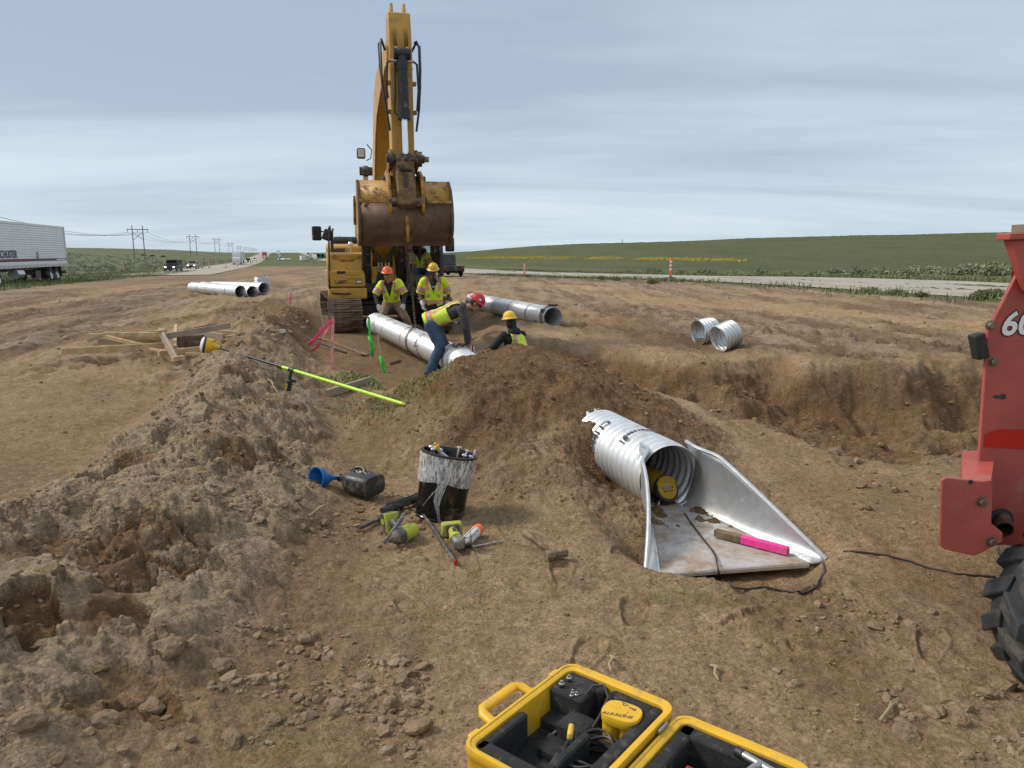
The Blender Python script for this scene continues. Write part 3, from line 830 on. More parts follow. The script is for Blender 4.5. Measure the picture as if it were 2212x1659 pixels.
# laid pipe with the flared end section
MOUTH = Vector((FES_TOE.x + math.sin(FES_AZ) * 1.03, FES_TOE.y + math.cos(FES_AZ) * 1.03, FES_TOE.z - .03 + PR + .008))
PIPE_AZ = R(-17.5)
pl = thing('culvert_pipe', 'white stencilled corrugated steel pipe running out of the soil heap into the flared end', 'pipe', MOUTH, -PIPE_AZ)
V, F = pipe_geo(2.6, spp=8, n=64, pitch=.082, amp=.0125)
link('pipe_wall', np_mesh('pipe_wall', V, F, M['galv_pipe']), pl)
pipe_text(pl, 'CLIFFS', .105, .80, .95)
pipe_text(pl, '16', .075, .40, .72, flip=-1)
pipe_text(pl, '0.064 NOM 20', .05, .42, .02, flip=-1)

def fes():
    o = thing('flared_end_section', 'galvanised flared end section with muddy floor and rolled wing edges', 'culvert end', FES_TOE, -FES_AZ)
    L = 1.03; nt_ = 30; K = 14
    def sec(t):
        e = t * t * (3 - 2 * t)
        h = .405 * (1 - t ** 1.5) + .016
        wt = .250 + .285 * (t ** 1.6) - .085 * (1 - float(sst(0, .20, np.array(t)))); wf = .10 + .33 * (t ** .9)
        T = Vector((-wt, h)); E = Vector((-wf, 0)); C1 = Vector((-max(wt, .25) - .03 * (1 - t), h * .5)); C2 = Vector((-(wf + (wt - wf) * .78), 0))
        pts = []
        for k in range(K + 1):
            q = k / K; w = 1 - q
            pts.append(T * w ** 3 + C1 * 3 * w * w * q + C2 * 3 * w * q * q + E * q ** 3)
        return pts
    ts = [i / nt_ for i in range(nt_ + 1)]
    def prof(t):
        P = sec(t); return P + [Vector((x, 0)) for x in np.linspace(P[-1].x, -P[-1].x, 9)[1:-1]] + [Vector((-p.x, p.y)) for p in P[::-1]]
    floor = MB(); lw = MB(); rw = MB()
    rings = []
    for t in [-.13, -.06] + ts:
        P = prof(max(t, 0)); y = L * (1 - t)
        rings.append([(p.x, y, p.y) for p in P])
    n = len(rings[0])
    def part(i0, i1, nm, m):
        mb = MB(); mb.loft([r[i0:i1 + 1] for r in rings], caps=False, closed=False)
        ob = mb.build(nm, m, o, smooth=60)
        so = ob.modifiers.new('thickness', 'SOLIDIFY'); so.thickness = .004; so.offset = 0
        return ob
    part(0, K - 1, 'wing_wall', M['galv']); part(n - K, n - 1, 'wing_wall', M['galv']); part(K - 1, n - K, 'floor_plate', M['galv_mud'])
    for s_ in (0, -1):
        MB().tube([Vector(r[s_]) + Vector((0, 0, .004)) for r in rings], .0135, 8).build('rolled_edge', M['galv'], o)
    MB().box((0, -.004, -.010), (.86, .006, .018)).build('toe_plate', M['galv'], o)
    return o
fes()

# pipe laser standing inside the mouth
def pipe_laser():
    d = Vector((math.sin(PIPE_AZ), math.cos(PIPE_AZ), 0))
    base = MOUTH + d * .06 + Vector((.02, 0, -PR + .014))
    o = thing('pipe_laser', 'yellow cylindrical pipe laser with keypad face resting inside the pipe mouth', 'pipe laser', base, -PIPE_AZ + R(3))
    ym = mat('laser_yellow', (.55, .33, .02), .5, var=.12, vscale=12, dust=.2, dscale=12)
    r = .082; c = .118
    MB().lathe([(.05, .40), (.078, .395), (r, .37), (r, .05), (r + .004, .045), (r + .004, .02)], (0, 0, c), (0, 1, 0), 28).build('housing', ym, o)
    Fm = frame((0, -1, .55))
    fc = Vector((0, .012, c))
    MB().lathe([(r + .006, -.03), (r + .008, .0), (r + .002, .010), (.0001, .010)], fc, Fm=Fm, n=28, sy=1.12).build('bezel', M['black_plastic'], o)
    pan = MB().lathe([(r - .010, .008), (r - .010, .0125), (.0001, .0125)], fc, Fm=Fm, n=28, sy=1.05).build('keypad', ym, o)
    scr = mat('display', (.22, .28, .36), .3)
    def onp(x, y, z=.014): return fc + Fm @ Vector((x, y, z))
    MB().box(onp(0, .004), (.052, .017, .003), Fm).build('display', scr, pan)
    MB().box(onp(0, .045), (.022, .010, .003), Fm).build('display', scr, pan)
    kb = mat('key_blue', (.25, .5, .75), .5)
    for i in range(3): MB().box(onp((i - 1) * .014, .026), (.009, .007, .003), Fm).build('key', kb, pan)
    for x, y in ((-.038, .004), (.038, .004), (-.03, -.020), (-.012, -.022), (.014, -.022), (.030, -.020)):
        MB().lathe([(.0055, 0), (.0055, .003), (.0001, .003)], onp(x, y, .012), Fm=Fm, n=12).build('key', M['black_plastic'], pan)
    MB().box((0, .0, .020), (.10, .05, .026)).build('battery_foot', M['black_plastic'], o, bevel=.006)
    MB().box((.005, -.05, .008), (.022, .05, .010)).build('mount_tab', ym, o, bevel=.003)
    for s_ in (-1, 1):
        MB().cyl((s_ * .045, .02, .06), (s_ * .078, -.01, .012), .006, n=8).build('leg', M['steel'], o)
        MB().cyl((s_ * .045, .34, .06), (s_ * .07, .36, .020), .006, n=8).build('leg', M['steel'], o)
    return o
pipe_laser()

def drape(points, r, name, label, cat, m, lift=None, floorz=None, n=7, smoothk=6):
    """cord through photographed points, lying on the ground (or on a given height)"""
    P = []
    for q in points:
        if len(q) == 2: p = hit(*q); P.append(p + Vector((0, 0, r * .8)))
        else: P.append(Vector(q))
    C = []
    for i in range(len(P) - 1):
        p0, p1, p2, p3 = P[max(i - 1, 0)], P[i], P[i + 1], P[min(i + 2, len(P) - 1)]
        for k in range(smoothk):
            t = k / smoothk
            q = .5 * ((2 * p1) + (p2 - p0) * t + (2 * p0 - 5 * p1 + 4 * p2 - p3) * t * t + (3 * p1 - p0 - 3 * p2 + p3) * t ** 3)
            C.append(q)
    C.append(P[-1])
    C2 = [C[0]]
    for a, b in zip(C[:-1], C[1:]):
        k = max(1, int((b - a).length / .035))
        for j in range(1, k + 1): C2.append(a.lerp(b, j / k))
    if lift is not None:
        arr = ground(np.array([c.x for c in C2]), np.array([c.y for c in C2]))
        C2 = [Vector((c.x, c.y, max(c.z, g + r * lift))) for c, g in zip(C2, arr)]
    o = MB().tube(C2, r, n).build(name, m)
    return tag(o, label, cat)
fz = FES_TOE.z + .012
def onfloor(xv, yv, z):
    d = ray(xv, yv); t = (z - EYE) / d.z
    return (d.x * t, d.y * t, z)
drape([onfloor(1478, 1108, fz + .05), onfloor(1492, 1128, fz), onfloor(1520, 1165, fz), onfloor(1543, 1195, fz), onfloor(1549, 1218, fz + .02), onfloor(1552, 1232, fz + .05), (1557, 1252), (1580, 1268), (1612, 1274), (1650, 1270), (1690, 1278), (1730, 1284), (1765, 1268), (1780, 1240), (1776, 1214)],
      .0055, 'extension_cord', 'black cord running from the yellow pipe laser across the metal floor into the sand', 'cord', M['cable'], lift=.6)
drape([(1822, 1193), (1850, 1194), (1900, 1200), (1960, 1213), (2010, 1230), (2060, 1240), (2110, 1245), (2150, 1248)],
      .006, 'extension_cord', 'thin black cord lying on the sand between the flared end and the chevron tyre', 'cord', M['cable'], lift=.6)
def stake_in_fes():
    a = Vector(onfloor(1545, 1150, fz + .02)); b = Vector(onfloor(1703, 1190, fz + .02))
    o = thing('painted_board', 'short pink painted timber lying on the flared end floor along its wing', 'board', a)
    MB().bar((0, 0, 0), (b - a) * .62, .045, .042).build('bare_half', M['wood_dark'], o, bevel=.003)
    MB().bar((b - a) * .38 + Vector((0, 0, .001)), b - a, .047, .044).build('painted_half', M['pink'], o, bevel=.003)
stake_in_fes()

# ------------------------------------------------------------------ the drum of bolts
def drum():
    p = hit(948, 1112)
    o = thing('steel_pail', 'black open pail of bolts wrapped in torn clear plastic film', 'pail', p - Vector((0, 0, .012)), R(20), rot=(R(-3), R(11), R(15)))
    H, r0, r1 = .415, .150, .168
    MB().lathe([(.001, .008), (r0 - .004, .008), (r0 + .003, 0), (r0 + .003, .012), (r0, .016), (r0 + (r1 - r0) * .45, H * .45), (r1 - .004, H * .86), (r1 + .001, H * .87), (r1 + .001, H - .012), (r1 + .006, H - .008), (r1 + .006, H), (r1 - .002, H),
                (r1 - .006, H - .02), (r0 - .004, .10), (.001, .10)], n=40, close=True).build('drum_wall', M['black_gloss'], o)
    MB().lathe([(r1 - .004, H + .002), (r1 + .008, H + .002), (r1 + .008, H - .012)], n=40, close=True).build('rim', mat('worn_rim', (.07, .05, .04), .5, .5, var=.5, vscale=30), o)
    fill = MB()
    rr = random.Random(3)
    MB().lathe([(r1 - .012, H - .07), (.08, H - .06), (.001, H - .055)], n=24).build('bolt_heap', M['rust'], o)
    zn = mat('zinc_bolt', (.62, .62, .62), .3, .9, var=.2, vscale=40)
    def bolt(c, d, l=.11):
        c = Vector(c); d = Vector(d).normalized(); mb = MB()
        mb.cyl(c, c + d * l, .0065, n=10); mb.lathe([(.0165, 0), (.0165, .004), (.012, .009), (.001, .011)], c + d * l, d, 12)
        mb.build('bolt', zn, o)
    bolt((.035, -.06, H - .07), (.05, .02, 1), .115); bolt((.075, -.05, H - .07), (.25, .1, 1), .10); bolt((.065, -.075, H - .075), (.1, -.25, 1), .085); bolt((.095, -.06, H - .08), (.3, -.2, 1), .085)
    bolt((-.10, .02, H - .08), (-.2, -.1, 1), .10); bolt((-.085, -.02, H - .08), (-.3, -.2, 1), .10); bolt((-.07, .03, H - .08), (.1, -.3, 1), .09)
    MB().cyl((.135, -.045, H - .08), (.150, -.045, H + .042), .010, n=12).build('bolt', zn, o)
    ym = mat('yellow_tie', (.80, .50, .03), .5)
    t = MB(); t.lathe([(.010, 0), (.016, .004), (.016, .03), (.008, .034), (.008, .05), (.001, .05)], (-.075, .0, H + .005), (-.6, -.1, .8), 10)
    MB().cyl((-.075, .0, H + .005), (.0, .02, H - .05), .011, .016, n=12).build('tube', mat('clear_tube', (.6, .62, .6), .25), o)
    t.build('yellow_cap', ym, o)
    # shrink film: a wrinkled sleeve round the top and a torn tail
    fm = bpy.data.materials.new('plastic_film'); fm.use_nodes = True
    nt = fm.node_tree; n = nt.nodes; l = nt.links; b = n['Principled BSDF']
    b.inputs['Base Color'].default_value = (.85, .85, .84, 1); b.inputs['Roughness'].default_value = .22
    tc = n.new('ShaderNodeTexCoord'); mp = n.new('ShaderNodeMapping'); mp.inputs['Scale'].default_value = (26, 26, 7); mp.inputs['Rotation'].default_value = (.5, .2, 0)
    l.new(tc.outputs['Object'], mp.inputs[0])
    tx = n.new('ShaderNodeTexNoise'); tx.inputs['Scale'].default_value = 1.6; tx.inputs['Detail'].default_value = 7; tx.inputs['Distortion'].default_value = 1.6
    l.new(mp.outputs[0], tx.inputs['Vector'])
    rp = n.new('ShaderNodeMapRange'); rp.inputs['From Min'].default_value = .35; rp.inputs['From Max'].default_value = .7; rp.inputs['To Min'].default_value = .10; rp.inputs['To Max'].default_value = .88
    l.new(tx.outputs['Fac'], rp.inputs['Value']); l.new(rp.outputs[0], b.inputs['Alpha'])
    bp = n.new('ShaderNodeBump'); bp.inputs['Strength'].default_value = .6; bp.inputs['Distance'].default_value = .01; l.new(tx.outputs['Fac'], bp.inputs['Height']); l.new(bp.outputs[0], b.inputs['Normal'])
    def sleeve(z0, z1, rows, cols, a0, a1, rof, zof):
        mb = MB(); rings = []
        for j in range(rows + 1):
            z = z0 + (z1 - z0) * j / rows; ring = []
            for i in range(cols + 1):
                a = a0 + (a1 - a0) * i / cols
                rad = r0 + (r1 - r0) * min(1, z / H) + .009 + rof(a, j / rows)
                ring.append((rad * math.cos(a), rad * math.sin(a), z + zof(a, j / rows)))
            rings.append(ring)
        return mb.loft(rings, caps=False, closed=False)
    nz = lambda a, b: math.sin(a * 13 + b * 7) * .0025 + math.sin(a * 29 - b * 11) * .0018
    film = sleeve(.235, H - .012, 14, 110, 0, 2 * math.pi, lambda a, q: nz(a, q) + .003 * q, lambda a, q: (1 - q) * .012 * math.sin(a * 3 + 1)).build('film_sleeve', fm, o, smooth=80)
    tail = MB(); pth = [(.375, .30), (.34, .27), (.29, .20), (.24, .16), (.19, .13), (.15, .12), (.10, .07), (.05, .06), (.005, .05)]
    rings = []
    for k, (z, w) in enumerate(pth):
        ring = []
        for i in range(17):
            q = i / 16; a = R(-112) + (q - .5) * w * 2.2 + .10 * math.sin(k * .9) + .02 * k
            rad = r0 + (r1 - r0) * z / H + .016 + .012 * math.sin(q * 21 + k) * (1 - .3 * q)
            ring.append((rad * math.cos(a), rad * math.sin(a), z + .012 * math.sin(q * 9 + k * 2)))
        rings.append(ring)
    tail.loft(rings, caps=False, closed=False).build('film_tail', fm, o, smooth=80)
    sh = MB(); rings = []
    for k in range(9):
        z = .20 - k * .014; a = R(-118) - k * .05
        ring = []
        for i in range(5):
            q = (i / 4 - .5) * (.16 - k * .015); rad = r0 + (r1 - r0) * z / H + .018 + .006 * math.sin(i * 2 + k)
            ring.append((rad * math.cos(a + q), rad * math.sin(a + q), z + q * .2))
        rings.append(ring)
    sh.loft(rings, caps=False, closed=False).build('film_shred', fm, o, smooth=80)
drum()

# ------------------------------------------------------------------ jug with funnel
def jug():
    a = hit(742, 1056); b = hit(812, 1082)
    dv = (b - a); az = math.atan2(dv.y, dv.x)
    o = thing('fuel_jug', 'black plastic jug lying on its side with its neck in a blue funnel', 'jug', a + Vector((0, 0, .0)), az)
    gm = mat('jug_black', (.030, .030, .030), .42, var=.2, vscale=20, dust=.22, dscale=8, dustcol=(.2, .16, .12))
    # body: rounded box section along local x, -y side up towards handle
    def rr(w, h, cz, k=20, e=3.2):
        ring = []
        for i in range(k):
            t = 2 * math.pi * i / k; c, s_ = math.cos(t), math.sin(t)
            ring.append((w * math.copysign(abs(c) ** (2 / e), c), h * math.copysign(abs(s_) ** (2 / e), s_) + cz))
        return ring
    st = [(-.02, .022, .022), (0, .024, .024), (.012, .03, .03), (.05, .060, .052), (.09, .088, .066), (.12, .095, .07), (.20, .097, .071), (.29, .097, .071), (.30, .092, .066), (.302, .06, .05)]
    mb = MB(); mb.loft([[(x, y, z) for y, z in rr(w, h, .075)] for x, w, h in st])
    mb.build('jug_body', gm, o, smooth=50)
    MB().tube([(.055, .02, .13), (.07, .045, .147), (.11, .055, .158), (.15, .05, .157), (.175, .035, .140)], .013, 10).build('handle', gm, o)
    MB().lathe([(.027, 0), (.027, .016), (.024, .018)], (-.022, 0, .075), (-1, 0, 0), 18).build('neck_ring', gm, o)
    bl = mat('funnel_blue', (.012, .125, .38), .35, var=.1, vscale=10)
    prof = [(.013, -.02), (.016, .05), (.022, .075), (.070, .155), (.073, .19), (.079, .195), (.079, .20), (.072, .20), (.067, .158), (.018, .075), (.010, .05)]
    fax = rotz(-az) @ Vector((-.62, -.80, .20)); MB().lathe(prof, (-.035, 0, .075), fax, 30, close=True).build('funnel', bl, o, smooth=50)
    rag = MB(); rings = []
    for i in range(7):
        rings.append([(.10 + i * .022, -.01 + j * .018 + .008 * math.sin(i * 2.0), .149 + .008 * math.sin(i * 1.7 + j * 2.1) - j * .004) for j in range(5)])
    rag.loft(rings, caps=False, closed=False).build('paper_scrap', mat('brown_paper', (.46, .36, .25), .9, var=.2, vscale=20), o, smooth=80)
jug()

# ------------------------------------------------------------------ small tools on the sand
M['tool_green'] = mat('tool_green', (.42, .47, .03), .5, var=.15, vscale=25, dust=.42, dscale=25)
M['tool_grey'] = mat('tool_grey', (.055, .056, .058), .5, dust=.35, dscale=25)
M['tool_metal'] = mat('tool_cast_metal', (.28, .27, .255), .45, .6, var=.2, vscale=30, dust=.35, dscale=20)
def impact_wrench():
    # battery end lies at (845,1120), anvil end at (915,1185) of the view; battery pack up-left
    a = hit(838, 1148); b = hit(900, 1186)
    dv = b - a; L = dv.length; az = math.atan2(dv.y, dv.x)
    o = thing('impact_wrench', 'green and black cordless impact wrench lying with its battery towards the jug', 'power tool', a + Vector((0, 0, .005)), az)
    # local x from battery to head
    k = .86
    bt = MB(); bt.box((.02, 0, .060), (.062, .085, .115), roty(R(-18))); bt.build('battery_pack', M['tool_grey'], o, bevel=.010)
    MB().box((.058, 0, .066), (.018, .088, .118), roty(R(-18))).build('battery_shoe', M['tool_green'], o, bevel=.006)
    MB().box((.02, -.0432, .07), (.03, .002, .03), roty(R(-18))).build('gauge', M['tool_green'], o)
    MB().tube([(.065, 0, .07), (.10, 0, .062), (.15, 0, .055), (.195, 0, .055)], [.024, .020, .019, .022], 14, flat=1.25).build('grip', M['tool_grey'], o, smooth=60)
    MB().tube([(.075, 0, .035), (.10, 0, .040), (.13, .0, .038)], .009, 8).build('trigger_guard', M['tool_green'], o)
    Fm = frame((.25, -1, -.05))
    MB().lathe([(.02, -.085), (.038, -.08), (.043, -.05), (.043, .012), (.038, .02)], (.215, -.01, .05), Fm=Fm, n=20).build('motor_housing', M['tool_green'], o)
    MB().lathe([(.044, 0), (.044, .03), (.036, .06), (.022, .072), (.016, .075), (.013, .10), (.0001, .10)], (.218, -.022, .05), Fm=Fm, n=20).build('gear_case', M['tool_grey'], o)
    MB().tube([(.09, .02, .10), (.15, .03, .145), (.20, -.02, .13), (.215, -.09, .07), (.20, -.13, .02)], .013, 8, flat=.35).build('strap', M['tool_grey'], o, smooth=60)
impact_wrench()
def grinder():
    a = hit(976, 1160); b = hit(992, 1205)
    dv = b - a; az = math.atan2(dv.y, dv.x)
    o = thing('angle_grinder', 'yellow green angle grinder with grey head and worn cutting disc', 'power tool', a, az)
    MB().box((-.005, 0, .045), (.055, .12, .085)).build('battery_pack', M['tool_green'], o, bevel=.012)
    MB().box((.028, 0, .048), (.02, .075, .075)).build('battery_shoe', M['tool_grey'], o, bevel=.008)
    MB().tube([(.03, 0, .05), (.075, 0, .05), (.12, 0, .048), (.16, 0, .045)], [.026, .027, .034, .036], 16).build('grip', M['tool_green'], o, smooth=60)
    MB().box((.10, -.001, .084), (.05, .02, .004)).build('badge', M['tool_grey'], o)
    MB().box((.205, .004, .047), (.085, .066, .066), rotz(R(6))).build('gear_head', M['tool_metal'], o, bevel=.018, seg=3)
    MB().lathe([(.018, 0), (.018, .025), (.026, .026), (.026, .04), (.0001, .04)], (.215, .03, .048), (0, 1, .1), 16).build('spindle', M['steel'], o)
    MB().lathe([(.0001, 0), (.055, .001), (.057, .003), (.055, .005), (.0001, .006)], (.215, .072, .052), (.15, 1, .1), 28).build('disc', mat('cutting_disc', (.12, .08, .055), .8, var=.3, vscale=30), o)
grinder()
def spray_can():
    a = hit(1003, 1182); b = hit(1044, 1150)
    ax = (b - a); ax.z = 0; L = .255; ax.normalize(); az = math.atan2(ax.y, ax.x)
    p = (a + b) / 2; p.z = gz(p.x, p.y)
    o = thing('spray_can', 'marking paint spray can with bright orange cap and printed label', 'spray can', p - ax * .02, az)
    r = .033; c = Vector((-L / 2, 0, r))
    lab = bpy.data.materials.new('can_label'); lab.use_nodes = True
    nt = lab.node_tree; n = nt.nodes; l = nt.links; bs = n['Principled BSDF']; bs.inputs['Roughness'].default_value = .35
    tc = n.new('ShaderNodeTexCoord'); sp = n.new('ShaderNodeSeparateXYZ'); l.new(tc.outputs['Generated'], sp.inputs[0])
    rp = n.new('ShaderNodeValToRGB'); rp.color_ramp.interpolation = 'CONSTANT'
    es = rp.color_ramp.elements; es[0].position = 0; es[0].color = (.68, .68, .66, 1); es[1].position = .46; es[1].color = (.05, .05, .22, 1)
    for q, cc in ((.55, (.62, .62, .6, 1)), (.66, (.75, .20, .04, 1)), (.76, (.10, .30, .42, 1)), (.88, (.05, .09, .06, 1))): e_ = es.new(q); e_.color = cc
    l.new(sp.outputs['Y'], rp.inputs[0]); l.new(rp.outputs[0], bs.inputs['Base Color'])
    MB().lathe([(r, 0), (r, .165)], c, (1, 0, 0), 28, close=True).build('can_label', lab, o)
    MB().lathe([(.0001, -.0015), (r - .003, -.0015), (r + .0015, 0), (r + .0015, .004), (r, .005)], c, (1, 0, 0), 28).build('can_bottom', M['steel'], o)
    MB().lathe([(r, .165), (r + .0015, .168), (r - .004, .178), (.02, .182)], c, (1, 0, 0), 28).build('can_shoulder', M['steel'], o)
    MB().lathe([(r - .001, .172), (r - .001, .222), (r - .004, .228), (.0001, .229)], c, (1, 0, 0), 28).build('cap', mat('cap_orange', (.92, .16, .015), .5), o)
    tx = mat('label_print', (.10, .10, .12), .5)
    for k, (w, q) in enumerate(((.12, -.30), (.12, -.42), (.11, -.54), (.12, -.66), (.10, -.78), (.12, -.90))):
        V = []; rad = r + .0006
        for x in (.02, .02 + w):
            for da in (0, .045): an = R(90) + q + da; V.append(c + Vector((x, -rad * math.cos(an + R(0)) * 1.0, rad * math.sin(an))))
        # fine print as thin strips standing for lines of small type
    text_part('MARKING PAINT', .020, lambda x, y: c + Vector((.085 + x, (r + .0007) * -math.sin(R(48) - y / r), (r + .0007) * math.cos(R(48) - y / r))), tx, o, 'label_print', .0004)
spray_can()
def long_bolt():
    a = hit(1022, 1184); b = hit(1084, 1172); a.z += .008; b.z += .008
    o = thing('threaded_bolt', 'long zinc carriage bolt lying beside the spray can', 'bolt', a)
    d = b - a
    MB().cyl((0, 0, 0), d, .0055, n=10).build('shank', M['steel'], o)
    MB().lathe([(.013, 0), (.013, .005), (.008, .010), (.0001, .011)], (0, 0, 0), -d, 12).build('head', M['steel'], o)
long_bolt()
def hammer():
    a = hit(1128, 1153); b = hit(1204, 1212)
    d = b - a; d.z += .005; a.z += .018
    o = thing('sledge_hammer', 'short sledge hammer with worn wooden handle lying on the sand', 'hammer', a)
    n_ = d.normalized()
    path = [d * q for q in (0, .08, .3, .6, .85, 1.0)]
    MB().tube(path, [.012, .017, .015, .014, .015, .013], 10).build('handle', M['wood_dark'], o)
    s_ = Vector((0, 0, 1)).cross(n_).normalized()
    hd = MB(); c = d * .97 + Vector((0, 0, .012))
    hd.lathe([(.0001, -.062), (.024, -.062), (.028, -.054), (.028, -.025), (.023, -.018), (.023, .018), (.028, .025), (.028, .054), (.024, .062), (.0001, .062)], c, s_, 8)
    hd.build('hammer_head', mat('hammer_steel', (.20, .15, .10), .7, .3, var=.3, vscale=30, dust=.5, dscale=20), o)
hammer()
def pry_bars():
    for i, (p0, p1, lab, r) in enumerate((((905, 1105), (985, 1222), 'dark steel pry bar between the impact wrench and the grinder', .011),
                                     ((775, 1148), (862, 1110), 'black bar lying on clods behind the battery pack', .012))):
        a = hit(*p0); b = hit(*p1); a.z += .02; b.z += .012
        o = thing('pry_bar', lab, 'bar', a)
        MB().tube([Vector((0, 0, 0)), (b - a) * .5 + Vector((0, 0, .006)), b - a], r, 8).build('shaft', M['tool_grey'], o)
        MB().box((b - a), (.022, .04, .006), frame(b - a)).build('flat_tip', M['rust'] if i else mat('red_tip', (.45, .03, .03), .6, dust=.3), o, bevel=.002)
pry_bars()
def tool_bag():
    a = hit(828, 1112); b = hit(893, 1092)
    d = b - a; az = math.atan2(d.y, d.x)
    o = thing('rubber_block', 'black rubber sleeve lying against the foot of the pail', 'sleeve', a, az)
    L = d.length + .05; mb = MB(); rings = []
    for i in range(9):
        q = i / 8; w = .038 * (.75 + .3 * math.sin(q * 3.0)); h = .030 * (.75 + .25 * math.sin(q * 3.1))
        rings.append([(q * L, w * math.cos(t) * (1.15 if abs(math.cos(t)) > .7 else 1), h + h * math.sin(t) + q * .012) for t in np.linspace(0, 2 * math.pi, 14, endpoint=False)])
    mb.loft(rings).build('sleeve_body', M['black'], o, smooth=60)
    MB().tube([(.01, -.02, .065), (L * .5, -.025, .07), (L * .95, -.015, .075)], .004, 6).build('seam', M['black_plastic'], o)
tool_bag()
# ------------------------------------------------------------------ open yellow instrument case in the foreground
def rrect(w, h, r, k=6):
    P = []
    for cx, cy, a0 in ((w / 2 - r, h / 2 - r, 0), (-w / 2 + r, h / 2 - r, 90), (-w / 2 + r, -h / 2 + r, 180), (w / 2 - r, -h / 2 + r, 270)):
        for i in range(k + 1): a = R(a0 + 90 * i / k); P.append((cx + r * math.cos(a), cy + r * math.sin(a)))
    return P
M['case_yellow'] = mat('case_yellow', (.72, .42, .02), .42, var=.10, vscale=9, dust=.20, dscale=14, dustcol=(.36, .25, .13), bump=.06, bscale=300)
M['foam'] = mat('black_foam', (.020, .020, .021), .85, var=.35, vscale=30, dust=.22, dustcol=(.10, .088, .072), dscale=22, bump=.5, bscale=260)
def case_half(o, name, W, L, H, cx, wall=.018, rim=.012):
    """tray open at the top; local origin on the ground under the case middle"""
    mb = MB(); prof = [(0.0, -.012, .012), (0.0, 0, .03), (H * .55, .006, .04), (H - .035, .008, .045), (H - .030, .012, .05), (H - .004, .013, .05), (H, .011, .05), (H, .003, .045), (H - .004, .000, .04), (H - .005, -.006, .035), (H - .010, -wall + .004, .03), (.02, -wall - .006, .03)]
    rings = []
    for z, off, r in prof:
        rings.append([(x + cx, y, z) for x, y in rrect(W + 2 * off, L + 2 * off, max(.012, r))])
    mb.loft(rings)
    return mb.build(name, M['case_yellow'], o, smooth=40)
def foam_block(par, x0, x1, y0, y1, z0, z1, r=.012, name='foam_block', bev=.006):
    mb = MB(); P = rrect(x1 - x0, y1 - y0, min(r, (x1 - x0) * .45, (y1 - y0) * .45), 4)
    cx, cy = (x0 + x1) / 2, (y0 + y1) / 2
    mb.loft([[(x + cx, y + cy, z) for x, y in P] for z in (z0, z1 - bev)] + [[(x * (1 - 2 * bev / (x1 - x0)) + cx, y * (1 - 2 * bev / (y1 - y0)) + cy, z1) for x, y in P]])
    return mb.build(name, M['foam'], par, smooth=40)
